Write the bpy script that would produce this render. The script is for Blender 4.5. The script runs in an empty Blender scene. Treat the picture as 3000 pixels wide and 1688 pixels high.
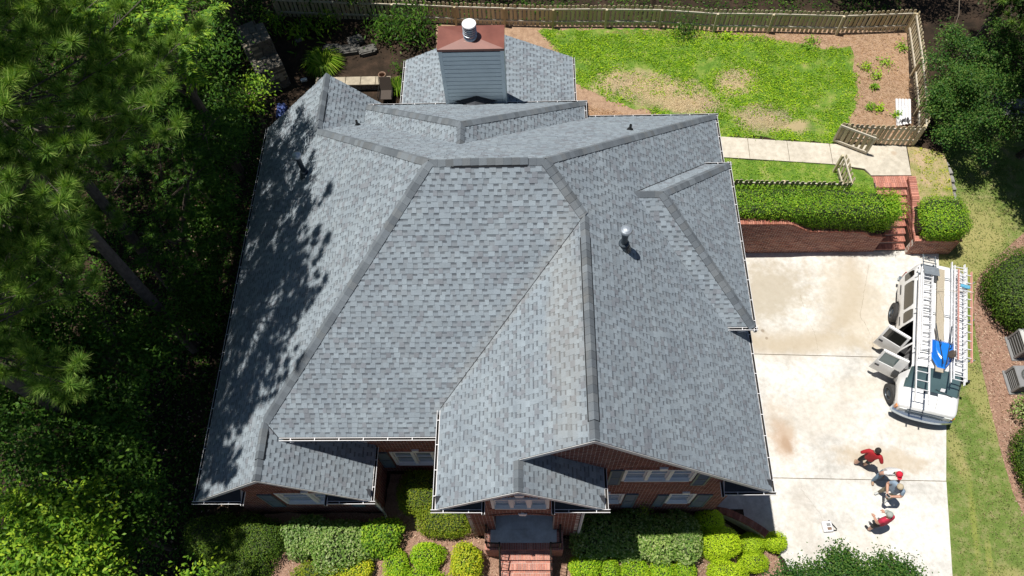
import bpy, bmesh, math, random
import numpy as np
from mathutils import Vector, Matrix, Euler, noise as mnoise
from mathutils.geometry import delaunay_2d_cdt

random.seed(7)
RNG = np.random.default_rng(11)
scene = bpy.context.scene
COL = scene.collection
R_ = math.radians

# ------------------------------------------------------------------ camera
CAMPOS = Vector((0.0, 0.0, 26.52))
cam_d = bpy.data.cameras.new('drone_camera')
cam_d.sensor_width = 36.0
cam_d.lens = 2230.57 / 3000 * 36
cam_d.clip_start = 0.5
cam_d.clip_end = 600
cam = bpy.data.objects.new('drone_camera', cam_d)
COL.objects.link(cam)
cam.matrix_world = (Matrix.Translation(CAMPOS) @ Matrix.Rotation(R_(3.605), 4, 'Z')
                    @ Matrix.Rotation(R_(27.613), 4, 'X') @ Matrix.Rotation(R_(-3.779), 4, 'Z'))
scene.camera = cam

# ------------------------------------------------------------------ sky and sun
SUN = Vector((0.27, -0.075, -1.0)).normalized()        # direction the light travels
world = bpy.data.worlds.new('World')
scene.world = world
world.use_nodes = True
wn = world.node_tree.nodes
wl = world.node_tree.links
bg = wn['Background']
sky = wn.new('ShaderNodeTexSky')
sky.sky_type = 'NISHITA'
sky.sun_disc = False
sky.sun_elevation = math.asin(-SUN.z)
sky.sun_rotation = math.atan2(-SUN.x, -SUN.y)
sky.air_density = 1.0
sky.dust_density = 0.3
sky.ozone_density = 1.5
wl.new(sky.outputs[0], bg.inputs[0])
bg.inputs[1].default_value = 0.05
sl = bpy.data.lights.new('sun', 'SUN')
sl.energy = 5.0
sl.angle = R_(0.6)
sl.color = (1.0, 0.965, 0.90)
so = bpy.data.objects.new('sun', sl)
COL.objects.link(so)
so.rotation_euler = SUN.to_track_quat('-Z', 'Y').to_euler()
so.location = (-20, 6, 60)
scene.view_settings.view_transform = 'Standard'
scene.view_settings.look = 'None'
scene.view_settings.gamma = 1.0
scene.view_settings.use_curve_mapping = False
scene.view_settings.exposure = 0.24
scene.render.engine = 'CYCLES'
scene.cycles.max_bounces = 6
scene.cycles.transparent_max_bounces = 8

# ------------------------------------------------------------------ helpers
class MB:
    """collects polygons; build() links them as one mesh object"""
    def __init__(s):
        s.v = []; s.f = []; s.m = []; s.c = []
    def poly(s, pts, mi=0, col=None):
        i = len(s.v)
        s.v.extend([tuple(p) for p in pts])
        s.f.append(tuple(range(i, i + len(pts)))); s.m.append(mi); s.c.append(col)
    def face(s, idx, mi=0, col=None):
        s.f.append(tuple(idx)); s.m.append(mi); s.c.append(col)
    def vert(s, p):
        s.v.append(tuple(p)); return len(s.v) - 1
    def box(s, x0, x1, y0, y1, z0, z1, mi=0, col=None, M=None):
        P = [(x0,y0,z0),(x1,y0,z0),(x1,y1,z0),(x0,y1,z0),(x0,y0,z1),(x1,y0,z1),(x1,y1,z1),(x0,y1,z1)]
        if M is not None: P = [M @ Vector(p) for p in P]
        i = len(s.v); s.v.extend([tuple(p) for p in P])
        for q in ((0,3,2,1),(4,5,6,7),(0,1,5,4),(1,2,6,5),(2,3,7,6),(3,0,4,7)):
            s.f.append(tuple(i + k for k in q)); s.m.append(mi); s.c.append(col)
    def bevbox(s, x0, x1, y0, y1, z0, z1, b=0.01, mi=0, col=None, M=None):
        """box with its four upper edges and four vertical edges chamfered"""
        lo = [(x0+b,y0),(x1-b,y0),(x1,y0+b),(x1,y1-b),(x1-b,y1),(x0+b,y1),(x0,y1-b),(x0,y0+b)]
        hi = [(x0+2*b,y0+b),(x1-2*b,y0+b),(x1-b,y0+2*b),(x1-b,y1-2*b),(x1-2*b,y1-b),(x0+2*b,y1-b),(x0+b,y1-2*b),(x0+b,y0+2*b)]
        s.prism_rings([[(*p, z0) for p in lo], [(*p, z1-b) for p in lo], [(*p, z1) for p in hi]], mi, col, M)
    def prism_rings(s, rings, mi=0, col=None, M=None, cap=True, closed=True):
        n = len(rings[0]); base = len(s.v)
        for r in rings:
            for p in r:
                s.v.append(tuple(M @ Vector(p)) if M is not None else tuple(p))
        for k in range(len(rings) - 1):
            for j in range(n if closed else n - 1):
                a = base + k*n + j; b = base + k*n + (j+1) % n
                s.f.append((a, b, b + n, a + n)); s.m.append(mi); s.c.append(col)
        if cap:
            s.f.append(tuple(base + j for j in reversed(range(n)))); s.m.append(mi); s.c.append(col)
            s.f.append(tuple(base + (len(rings)-1)*n + j for j in range(n))); s.m.append(mi); s.c.append(col)
    def tube(s, pts, rad, sides=8, mi=0, col=None, cap=True):
        pts = [Vector(p) for p in pts]
        if not hasattr(rad, '__len__'): rad = [rad] * len(pts)
        rings = []
        up = None
        for i, p in enumerate(pts):
            d = (pts[min(i+1, len(pts)-1)] - pts[max(i-1, 0)])
            if d.length < 1e-9: d = Vector((0,0,1))
            d.normalize()
            if up is None:
                a = Vector((0,0,1)) if abs(d.z) < 0.9 else Vector((1,0,0))
            else: a = up
            u = d.cross(a)
            if u.length < 1e-6: u = d.cross(Vector((0.3,1,0.2)))
            u.normalize(); w = u.cross(d).normalized(); up = w
            rings.append([p + (u*math.cos(t) + w*math.sin(t)) * rad[i] for t in [2*math.pi*k/sides for k in range(sides)]])
        s.prism_rings(rings, mi, col, None, cap)
    def lathe(s, prof, sides=16, mi=0, col=None, M=None, center=(0,0,0)):
        c = Vector(center)
        rings = [[(c.x + r*math.cos(2*math.pi*k/sides), c.y + r*math.sin(2*math.pi*k/sides), c.z + z) for k in range(sides)] for r, z in prof]
        s.prism_rings(rings, mi, col, M)
    def mesh(s, name, mats, smooth=False):
        me = bpy.data.meshes.new(name)
        me.from_pydata(s.v, [], s.f)
        if not isinstance(mats, (list, tuple)): mats = [mats]
        for m in mats: me.materials.append(m)
        if len(mats) > 1: me.polygons.foreach_set('material_index', s.m)
        if any(c is not None for c in s.c):
            a = me.attributes.new('Col', 'FLOAT_COLOR', 'FACE')
            arr = np.ones((len(s.f), 4), dtype=np.float32)
            for i, c in enumerate(s.c):
                if c is not None: arr[i, :3] = c
            a.data.foreach_set('color', arr.ravel())
        if smooth: me.polygons.foreach_set('use_smooth', [True] * len(s.f))
        me.update()
        return me
    def build(s, name, mats, parent=None, smooth=False, **kw):
        return obj(name, s.mesh(name, mats, smooth), parent, **kw)

def obj(name, me, parent=None, local=False, **tags):
    o = bpy.data.objects.new(name, me); COL.objects.link(o)
    if parent is not None:
        o.parent = parent
        if not local and parent.type == 'EMPTY':
            o.matrix_parent_inverse = (Matrix.Translation(parent.location) @ parent.rotation_euler.to_matrix().to_4x4()).inverted()
    for k, v in tags.items(): o[k] = v
    return o

def thing(name, label, cat, loc=(0,0,0), rz=0.0, group=None):
    o = bpy.data.objects.new(name, None); COL.objects.link(o)
    o.location = loc; o.rotation_euler = (0, 0, rz); o.empty_display_size = 0.2
    o['label'] = label; o['category'] = cat
    if group: o['group'] = group
    return o
def tag(o, label, cat, group=None):
    o['label'] = label; o['category'] = cat
    if group: o['group'] = group
    return o

def np_mesh(name, V, F, mats, mi=None, col=None, smooth=False):
    """fast mesh from numpy: V (n,3), F (m,k) all faces with k corners"""
    me = bpy.data.meshes.new(name)
    n, m, k = len(V), len(F), F.shape[1]
    me.vertices.add(n); me.vertices.foreach_set('co', np.asarray(V, dtype=np.float32).ravel())
    me.loops.add(m*k); me.loops.foreach_set('vertex_index', np.asarray(F, dtype=np.int32).ravel())
    me.polygons.add(m)
    me.polygons.foreach_set('loop_start', np.arange(0, m*k, k, dtype=np.int32))
    try: me.polygons.foreach_set('loop_total', np.full(m, k, dtype=np.int32))
    except Exception: pass
    if not isinstance(mats, (list, tuple)): mats = [mats]
    for q in mats: me.materials.append(q)
    if mi is not None: me.polygons.foreach_set('material_index', np.asarray(mi, dtype=np.int32))
    if col is not None:
        a = me.attributes.new('Col', 'FLOAT_COLOR', 'FACE')
        arr = np.ones((m, 4), dtype=np.float32); arr[:, :3] = col
        a.data.foreach_set('color', arr.ravel())
    if smooth: me.polygons.foreach_set('use_smooth', np.ones(m, dtype=bool))
    me.update(); me.validate()
    return me

# ------------------------------------------------------------------ materials
def new_mat(name):
    m = bpy.data.materials.new(name); m.use_nodes = True
    nt = m.node_tree; b = nt.nodes['Principled BSDF']
    return m, nt, nt.nodes, nt.links, b
def N(nt, t, **kw):
    n = nt.nodes.new(t)
    for k, v in kw.items():
        if k.startswith('i_'): n.inputs[k[2:].replace('_', ' ')].default_value = v
        else: setattr(n, k, v)
    return n
def ramp(nt, stops, fac):
    r = nt.nodes.new('ShaderNodeValToRGB')
    e = r.color_ramp.elements
    while len(e) < len(stops): e.new(0.5)
    for q, (p, c) in zip(e, stops):
        q.position = p; q.color = (*c, 1) if len(c) == 3 else c
    nt.links.new(fac, r.inputs[0])
    return r.outputs[0]
def mix(nt, fac, a, b, mode='MIX'):
    x = nt.nodes.new('ShaderNodeMix'); x.data_type = 'RGBA'; x.blend_type = mode
    for sock, val in ((x.inputs[0], fac), (x.inputs[6], a), (x.inputs[7], b)):
        if hasattr(val, 'is_linked') or isinstance(val, bpy.types.NodeSocket): nt.links.new(val, sock)
        elif isinstance(val, (int, float)): sock.default_value = val
        else: sock.default_value = (*val, 1)
    return x.outputs[2]
def wpos(nt):
    g = nt.nodes.new('ShaderNodeNewGeometry'); return g.outputs['Position']
def noise_fac(nt, scale, detail=4, rough=0.6, vec=None, dist=0.0):
    n = nt.nodes.new('ShaderNodeTexNoise'); n.inputs['Scale'].default_value = scale
    n.inputs['Detail'].default_value = detail; n.inputs['Roughness'].default_value = rough
    n.inputs['Distortion'].default_value = dist
    nt.links.new(vec if vec is not None else wpos(nt), n.inputs['Vector'])
    return n.outputs[0]
def maprange(nt, fac, a, b, c=0.0, d=1.0, smooth=True):
    m = nt.nodes.new('ShaderNodeMapRange'); m.interpolation_type = 'SMOOTHSTEP' if smooth else 'LINEAR'
    nt.links.new(fac, m.inputs[0])
    for i, v in zip((1,2,3,4), (a,b,c,d)): m.inputs[i].default_value = v
    return m.outputs[0]
def math_(nt, op, a, b=None):
    m = nt.nodes.new('ShaderNodeMath'); m.operation = op
    for i, v in enumerate((a, b)):
        if v is None: continue
        if isinstance(v, (int, float)): m.inputs[i].default_value = v
        else: nt.links.new(v, m.inputs[i])
    return m.outputs[0]
def blob(nt, cx, cy, rx, ry, soft=0.5, nscale=1.2, namt=0.6, ang=0.0):
    """mask (1 inside) of a ragged elliptical patch at a place in the world"""
    mp = nt.nodes.new('ShaderNodeMapping'); mp.vector_type = 'TEXTURE'
    mp.inputs['Location'].default_value = (cx, cy, 0); mp.inputs['Rotation'].default_value = (0, 0, ang)
    mp.inputs['Scale'].default_value = (rx, ry, 1e6)
    nt.links.new(wpos(nt), mp.inputs[0])
    ln = nt.nodes.new('ShaderNodeVectorMath'); ln.operation = 'LENGTH'
    nt.links.new(mp.outputs[0], ln.inputs[0])
    nf = noise_fac(nt, nscale, 5, 0.65)
    d = math_(nt, 'ADD', ln.outputs[1], math_(nt, 'MULTIPLY', math_(nt, 'SUBTRACT', nf, 0.5), namt * 2))
    return maprange(nt, d, 1.0 - soft/2, 1.0 + soft/2, 1.0, 0.0)
def bump(nt, b, height, dist=0.01, strength=0.5):
    n = nt.nodes.new('ShaderNodeBump'); n.inputs['Strength'].default_value = strength; n.inputs['Distance'].default_value = dist
    nt.links.new(height, n.inputs['Height']); nt.links.new(n.outputs[0], b.inputs['Normal'])

def simple(name, col, rough=0.6, metal=0.0, nscale=8.0, var=0.12, spec=None, coat=0.0):
    m, nt, n, l, b = new_mat(name)
    f = noise_fac(nt, nscale, 5, 0.6)
    c = ramp(nt, [(0.25, tuple(x*(1-var) for x in col)), (0.75, tuple(min(1, x*(1+var)) for x in col))], f)
    l.new(c, b.inputs['Base Color'])
    b.inputs['Roughness'].default_value = rough; b.inputs['Metallic'].default_value = metal
    if spec is not None: b.inputs['Specular IOR Level'].default_value = spec
    if coat: b.inputs['Coat Weight'].default_value = coat; b.inputs['Coat Roughness'].default_value = 0.05
    return m
def attr_mat(name, rough=0.9, nscale=60.0, var=0.25, bumpd=0.003, spec=0.3):
    m, nt, n, l, b = new_mat(name)
    a = nt.nodes.new('ShaderNodeAttribute'); a.attribute_name = 'Col'
    f = noise_fac(nt, nscale, 3, 0.7); g = noise_fac(nt, 1.3, 4, 0.6)
    c = mix(nt, 1.0, a.outputs[0], ramp(nt, [(0.3, (1-var,)*3), (0.7, (1+var,)*3)], f), 'MULTIPLY')
    c = mix(nt, 1.0, c, ramp(nt, [(0.3, (0.9, 0.9, 0.91)), (0.7, (1.08, 1.07, 1.05))], g), 'MULTIPLY')
    l.new(c, b.inputs['Base Color']); b.inputs['Roughness'].default_value = rough
    b.inputs['Specular IOR Level'].default_value = spec
    bump(nt, b, f, bumpd, 0.6)
    return m
def leaf_mat(name, cols, trans=0.35, rough=0.6, nscale=0.6):
    """leaf material: every leaf (mesh island) takes its own tone"""
    m, nt, n, l, b = new_mat(name)
    g = nt.nodes.new('ShaderNodeNewGeometry')
    k = len(cols)
    c = ramp(nt, [(i/(k-1), cc) for i, cc in enumerate(cols)], g.outputs['Random Per Island'])
    f = noise_fac(nt, nscale, 3, 0.6)
    c = mix(nt, 1.0, c, ramp(nt, [(0.3, (0.75, 0.8, 0.8)), (0.7, (1.22, 1.15, 1.0))], f), 'MULTIPLY')
    l.new(c, b.inputs['Base Color']); b.inputs['Roughness'].default_value = rough
    b.inputs['Specular IOR Level'].default_value = 0.12
    t = nt.nodes.new('ShaderNodeBsdfTranslucent')
    tc = mix(nt, 1.0, c, (1.25, 1.35, 0.55), 'MULTIPLY'); l.new(tc, t.inputs[0])
    ms = nt.nodes.new('ShaderNodeMixShader'); ms.inputs[0].default_value = trans
    l.new(b.outputs[0], ms.inputs[1]); l.new(t.outputs[0], ms.inputs[2])
    l.new(ms.outputs[0], nt.nodes['Material Output'].inputs[0])
    return m

MAT = {}
MAT['shingle'] = attr_mat('shingle_granules', 0.92, 55.0, 0.16, 0.003)
def stain_roof():
    # tan run-off discolouring of the granules beside the front ridge and main valley
    m = MAT['shingle']; nt = m.node_tree; b = nt.nodes['Principled BSDF']; src = b.inputs['Base Color'].links[0].from_socket
    k = math_(nt, 'MULTIPLY', blob(nt, 0.75, 7.6, 0.42, 2.9, 1.0, 1.6, 0.9), 0.2)
    k2 = math_(nt, 'MULTIPLY', blob(nt, -0.9, 8.35, 2.7, 0.16, 1.0, 2.2, 0.8, 0.79), 0.16)
    c = mix(nt, k, src, (0.36, 0.32, 0.26)); c = mix(nt, k2, c, (0.33, 0.30, 0.26)); nt.links.new(c, b.inputs['Base Color'])
stain_roof()
MAT['brick'] = attr_mat('red_brick', 0.88, 22.0, 0.28, 0.004)
MAT['mortar'] = simple('mortar', (0.56, 0.49, 0.43), 0.95, nscale=14, var=0.2)
MAT['white'] = simple('white_paint', (0.70, 0.69, 0.70), 0.45, nscale=5, var=0.06)
MAT['trim'] = simple('cream_trim_paint', (0.74, 0.73, 0.71), 0.5, nscale=4, var=0.07)
MAT['shutter'] = simple('slate_shutter_paint', (0.10, 0.14, 0.165), 0.5, nscale=6, var=0.15)
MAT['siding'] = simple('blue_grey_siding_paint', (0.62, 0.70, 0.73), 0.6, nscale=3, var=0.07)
MAT['dark_roof'] = simple('dark_membrane', (0.028, 0.03, 0.036), 0.85, nscale=5, var=0.35)
MAT['gutter_inside'] = simple('dark_gutter_inside', (0.045, 0.04, 0.035), 0.95, nscale=30, var=0.5)
MAT['galv'] = simple('galvanised_metal', (0.40, 0.44, 0.48), 0.35, 0.6, nscale=9, var=0.15)
MAT['dark_metal'] = simple('dark_painted_metal', (0.045, 0.06, 0.075), 0.4, 0.3, nscale=9, var=0.2)
MAT['black'] = simple('black_plastic', (0.012, 0.012, 0.013), 0.5, nscale=9, var=0.2)
MAT['rubber'] = simple('tyre_rubber', (0.035, 0.034, 0.033), 0.85, nscale=30, var=0.3)
MAT['iron'] = simple('black_iron', (0.018, 0.016, 0.015), 0.5, 0.4, nscale=12, var=0.3)
MAT['bark'] = simple('bark', (0.085, 0.065, 0.05), 0.95, nscale=9, var=0.5)
MAT['pine_bark'] = simple('pine_bark', (0.10, 0.08, 0.07), 0.95, nscale=7, var=0.5)
MAT['twig'] = simple('grey_twig', (0.16, 0.13, 0.10), 0.9, nscale=20, var=0.3)

def glass_mat(name, tint, rough=0.05):
    m, nt, n, l, b = new_mat(name)
    b.inputs['Base Color'].default_value = (*tint, 1); b.inputs['Roughness'].default_value = rough
    b.inputs['Specular IOR Level'].default_value = 0.9; b.inputs['Coat Weight'].default_value = 0.5
    f = noise_fac(nt, 0.8, 2, 0.5)
    c = ramp(nt, [(0.3, tuple(x*0.7 for x in tint)), (0.7, tuple(x*1.3 for x in tint))], f)
    l.new(c, b.inputs['Base Color'])
    return m
MAT['window_glass'] = glass_mat('window_glass', (0.24, 0.29, 0.33))
MAT['van_glass'] = glass_mat('tinted_van_glass', (0.012, 0.013, 0.010))
MAT['windshield'] = glass_mat('green_windshield_glass', (0.07, 0.115, 0.12))
# ------------------------------------------------------------------ terrain
def sst(a, b, x):
    t = min(1.0, max(0.0, (x - a) / (b - a))); return t*t*(3 - 2*t)
def hf(x, y):
    back = 1.0 + 0.5 * sst(10, 18, y)
    if y > 15.38 and x > 5.71:
        if 13.41 < x < 14.65 and y < 17.6: return -0.02
        if x > 16.45: return -0.02 + 1.0 * sst(17.5, 27, y) + 0.3*sst(20, 28, x)*sst(17, 24, y)
        if x > 14.92: return 1.05 + 0.45 * sst(15.4, 18.6, y)
        return 1.5
    if x > 5.71 and y > 5.3: return -0.02
    if y < 5.3 or x < 5.71:
        z = back if y > 5 else 1.0 - 0.10 * sst(4.0, 0.0, y) - 0.06 * max(0.0, -y)
        if x > 4.8: z = z * (1 - sst(4.9, 7.0, x)) - 0.02 * sst(4.9, 7.0, x)
        z += 0.12 * mnoise.noise((x*0.35, y*0.35, 0.3)) * sst(-9, -14, x)
        return z
    return 0.0

def ground_mat(name, stops, nscale=3.0, fine=40.0, rough=0.95, extra=None, bumpd=0.03, finevar=0.3):
    m, nt, n, l, b = new_mat(name)
    f = noise_fac(nt, nscale, 6, 0.68)
    c = ramp(nt, stops, f)
    g = noise_fac(nt, fine, 4, 0.75)
    c = mix(nt, 1.0, c, ramp(nt, [(0.28, (1-finevar,)*3), (0.72, (1+finevar,)*3)], g), 'MULTIPLY')
    if extra: c = extra(nt, c)
    l.new(c, b.inputs['Base Color']); b.inputs['Roughness'].default_value = rough
    b.inputs['Specular IOR Level'].default_value = 0.15
    bump(nt, b, g, bumpd, 0.8)
    return m

MAT['floor_litter'] = ground_mat('woodland_litter', [(0.3, (0.018, 0.014, 0.010)), (0.55, (0.042, 0.028, 0.019)), (0.78, (0.085, 0.052, 0.035))], 1.8, 30)
MAT['mulch'] = ground_mat('bark_mulch', [(0.25, (0.20, 0.115, 0.08)), (0.5, (0.29, 0.175, 0.125)), (0.8, (0.38, 0.25, 0.185))], 6, 26, finevar=0.45)
MAT['straw'] = ground_mat('pine_straw', [(0.25, (0.22, 0.135, 0.09)), (0.5, (0.35, 0.23, 0.15)), (0.8, (0.46, 0.32, 0.22))], 4, 30, finevar=0.4)
def dead_patches(nt, c):
    dry = (0.42, 0.31, 0.19)
    for a in ((5.4, 22.4, 2.0, 0.72, -0.25), (3.6, 23.1, 0.9, 0.5, 0.3), (9.5, 20.9, 0.9, 0.55, 0.0), (8.7, 22.9, 0.75, 0.5, 0.4), (6.9, 21.6, 0.8, 0.4, 0.0), (10.9, 20.4, 0.45, 0.3, 0.0)):
        c = mix(nt, math_(nt, 'MULTIPLY', blob(nt, a[0], a[1], a[2]*1.15, a[3]*1.15, 1.1, 1.5, 1.3, a[4]), 0.8), c, dry)
    return c
MAT['lawn_back'] = ground_mat('weedy_lawn', [(0.26, (0.06, 0.13, 0.018)), (0.46, (0.11, 0.20, 0.025)), (0.60, (0.20, 0.26, 0.05)), (0.74, (0.36, 0.29, 0.15))], 1.9, 22, extra=dead_patches, finevar=0.5)
def mower_lines(nt, c):
    tan_ = (0.34, 0.30, 0.12)
    for a in ((14.55, 4.9, 0.10, 1.25, -0.16), (14.75, 3.55, 0.05, 0.75, -0.16), (14.62, 3.4, 0.05, 0.8, -0.16)):
        c = mix(nt, math_(nt, 'MULTIPLY', blob(nt, a[0], a[1], a[2], a[3], 1.4, 4.0, 0.6, a[4]), 0.42), c, (0.33, 0.32, 0.08))
    for a in ((16.6, 15.2, 2.2, 1.6, 0.4), (17.6, 16.6, 1.5, 1.2, 0.0), (16.0, 9.3, 0.4, 1.8, 0.1), (15.2, 3.0, 0.6, 0.5, 0.0), (14.6, 7.2, 0.25, 0.9, 0.0)):
        c = mix(nt, math_(nt, 'MULTIPLY', blob(nt, a[0], a[1], a[2], a[3], 0.9, 1.5, 0.8, a[4]), 0.6), c, tan_)
    return c
MAT['lawn_front'] = ground_mat('mown_lawn', [(0.28, (0.085, 0.14, 0.028)), (0.48, (0.135, 0.19, 0.042)), (0.62, (0.215, 0.225, 0.085)), (0.76, (0.34, 0.27, 0.155))], 2.6, 30, extra=mower_lines, finevar=0.35)

def concrete(name, base, stains=True):
    m, nt, n, l, b = new_mat(name)
    f = noise_fac(nt, 0.55, 6, 0.62, dist=0.6)
    c = ramp(nt, [(0.30, tuple(x*0.78 for x in base)), (0.5, base), (0.68, tuple(min(.8, x*1.13) for x in base))], f)
    g = noise_fac(nt, 5.0, 6, 0.7)
    c = mix(nt, 1.0, c, ramp(nt, [(0.3, (0.78, 0.765, 0.74)), (0.62, (1.06, 1.06, 1.06))], g), 'MULTIPLY')
    h = noise_fac(nt, 45.0, 3, 0.7)
    c = mix(nt, 1.0, c, ramp(nt, [(0.3, (0.93,)*3), (0.7, (1.05,)*3)], h), 'MULTIPLY')
    if stains:
        tanst = (0.36, 0.285, 0.19)
        # broad arc of tyre dirt, damp patch by the house, rust stain, slab-edge dirt
        ring = math_(nt, 'MULTIPLY', blob(nt, 9.2, 14.2, 3.5, 3.3, 0.28, 0.7, 0.12), math_(nt, 'SUBTRACT', 1.0, blob(nt, 9.3, 14.4, 2.9, 2.7, 0.5, 0.7, 0.15)))
        c = mix(nt, math_(nt, 'MULTIPLY', ring, 0.7), c, tanst)
        for a, s, col in (((9.0, 13.6, 1.5, 1.2, 0.3), 0.8, (0.38, 0.33, 0.25)), ((8.72, 7.75, 0.34, 0.62, 0.1), 0.55, (0.37, 0.225, 0.14)), ((8.80, 7.55, 0.16, 0.32, 0.2), 0.6, (0.27, 0.165, 0.10)),
                          ((8.65, 8.0, 0.5, 1.1, 0.1), 0.35, (0.42, 0.30, 0.19)), ((12.0, 7.0, 1.5, 0.45, -0.15), 0.65, (0.42, 0.33, 0.22)),
                          ((13.2, 8.0, 0.8, 0.6, 0), 0.3, (0.42, 0.35, 0.25)), ((12.2, 13.0, 1.3, 1.9, 0.2), 0.6, (0.44, 0.37, 0.27)),
                          ((8.9, 4.9, 0.5, 1.3, 0.0), 0.35, (0.40, 0.35, 0.29)), ((10.5, 11.4, 2.6, 0.4, 0), 0.55, (0.43, 0.36, 0.26)),
                          ((8.6, 11.9, 0.06, 0.06, 0), 0.7, (0.22, 0.17, 0.12)), ((8.7, 11.6, 0.05, 0.05, 0), 0.7, (0.22, 0.17, 0.12)), ((14.45, 18.95, 0.1, 0.09, 0), 0.45, (0.36, 0.24, 0.15)), ((10.5, 3.8, 1.2, 0.8, 0.3), 0.3, (0.45, 0.40, 0.33)), ((10.2, 8.6, 1.4, 0.9, 0.2), 0.35, (0.47, 0.41, 0.33)), ((11.8, 9.6, 0.9, 0.5, 0), 0.35, (0.45, 0.39, 0.3))):
            c = mix(nt, math_(nt, 'MULTIPLY', blob(nt, *a[:4], 1.0, 2.4, 0.95, a[4]), s), c, col)
    l.new(c, b.inputs['Base Color']); b.inputs['Roughness'].default_value = 0.85
    b.inputs['Specular IOR Level'].default_value = 0.3
    bump(nt, b, h, 0.004, 0.4)
    return m
MAT['concrete'] = concrete('driveway_concrete', (0.60, 0.58, 0.54))
MAT['path_concrete'] = concrete('path_concrete', (0.54, 0.49, 0.405))
MAT['joint'] = simple('joint_dirt', (0.16, 0.125, 0.08), 0.95, nscale=12, var=0.4)

def jitter_poly(poly, seg, amp, seed=0):
    out = []
    n = len(poly)
    for i in range(n):
        a = Vector(poly[i]); b = Vector(poly[(i+1) % n]); k = max(1, int((b - a).length / seg))
        d = (b - a); nn = Vector((-d.y, d.x)).normalized() if d.length else Vector((0,0))
        for j in range(k):
            p = a + d * (j / k)
            w = mnoise.noise((p.x*1.7 + seed, p.y*1.7, seed*3.1)) + 0.5*mnoise.noise((p.x*5 + seed, p.y*5, seed))
            out.append(p + nn * (w * amp))
    return out
def sheet(name, poly, dz, mat, step=0.8, amp=0.0, seed=0, zfun=None, parent=None, seg=None, flat=None, **tags):
    P = jitter_poly(poly, seg or (0.25 if amp else step), amp, seed)
    n = len(P)
    xs = [p[0] for p in P]; ys = [p[1] for p in P]
    pts = [Vector((p[0], p[1])) for p in P]
    if flat is None:
        x = min(xs) + step/2
        while x < max(xs):
            y = min(ys) + step/2
            while y < max(ys):
                ins = False; j = n - 1
                for i in range(n):
                    if (P[i][1] > y) != (P[j][1] > y) and x < (P[j][0]-P[i][0])*(y-P[i][1])/(P[j][1]-P[i][1]) + P[i][0]: ins = not ins
                    j = i
                if ins: pts.append(Vector((x, y)))
                y += step
            x += step
    vv, ee, ff, *_ = delaunay_2d_cdt(pts, [(i, (i+1) % n) for i in range(n)], [list(range(n))], 1, 1e-5)
    mb = MB()
    for v in vv: mb.vert((v.x, v.y, (flat if flat is not None else (zfun or hf)(v.x, v.y)) + dz))
    for f in ff: mb.face(f)
    o = mb.build(name, mat, parent)
    for k, v in tags.items(): o[k] = v
    return o

# base ground: rectilinear grid with fine lines where the terrain steps
xs = sorted(set([-160, -90, -55] + [round(-40 + 0.8*i, 3) for i in range(0, 88)] + [5.70, 5.72, 13.40, 13.42, 14.64, 14.66, 14.9, 14.94, 16.44, 16.46] + [34, 45, 70, 120, 160]))
ys = sorted(set([-150, -80, -40, -25] + [round(-16 + 0.8*i, 3) for i in range(0, 68)] + [5.28, 5.32, 15.37, 15.39, 17.59, 17.61] + [45, 60, 90, 150]))
gb = MB()
for y in ys:
    for x in xs: gb.vert((x, y, hf(x, y) - 0.004))
nx = len(xs)
for j in range(len(ys)-1):
    for i in range(nx-1):
        gb.face((j*nx+i, j*nx+i+1, (j+1)*nx+i+1, (j+1)*nx+i))
gb.build('ground', MAT['floor_litter'], kind='structure')

# back lawn with weeds, straw along the fence
straw_poly = [(1.9, 18.3), (5.9, 19.4), (6.0, 20.6), (15.2, 19.3), (16.2, 24.0), (16.5, 25.6), (7, 26.2), (-4.3, 26.6), (-4.2, 22.4), (1.8, 22.4)]
sheet('pine_straw_bed', straw_poly, 0.006, MAT['straw'], 0.8, 0.05, 3, flat=1.5, kind='structure')
lawn_poly = [(2.0, 22.9), (2.7, 22.4), (3.3, 21.9), (4.1, 21.65), (4.9, 21.3), (5.7, 20.8), (6.2, 20.15), (9, 19.85), (12.2, 19.55), (13.1, 20.6), (13.7, 22.3), (13.9, 24.7), (12.2, 24.75), (10.0, 25.5), (7.5, 25.85), (3.0, 26.12), (0.3, 26.1), (1.3, 24.6), (1.9, 23)]
sheet('back_lawn', lawn_poly, 0.012, MAT['lawn_back'], 0.8, 0.26, 5, flat=1.5, kind='structure')
sheet('strip_lawn', [(5.9, 16.5), (11.9, 16.4), (13.36, 16.5), (13.38, 17.75), (13.1, 18.15), (11.85, 18.45), (5.9, 19.0)], 0.012, MAT['lawn_back'], 0.8, 0.04, 6, flat=1.5, kind='structure')
MAT['verge'] = ground_mat('dry_verge', [(0.3, (0.13, 0.19, 0.03)), (0.45, (0.30, 0.27, 0.11)), (0.6, (0.42, 0.31, 0.19)), (0.8, (0.48, 0.36, 0.24))], 1.7, 24, finevar=0.4)
sheet('planter_verge', [(14.95, 15.5), (16.42, 15.45), (16.42, 18.9), (15.5, 19.3), (15.05, 19.3), (14.92, 17.8)], 0.01, MAT['verge'], 0.4, 0.03, 7, kind='structure')

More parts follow.
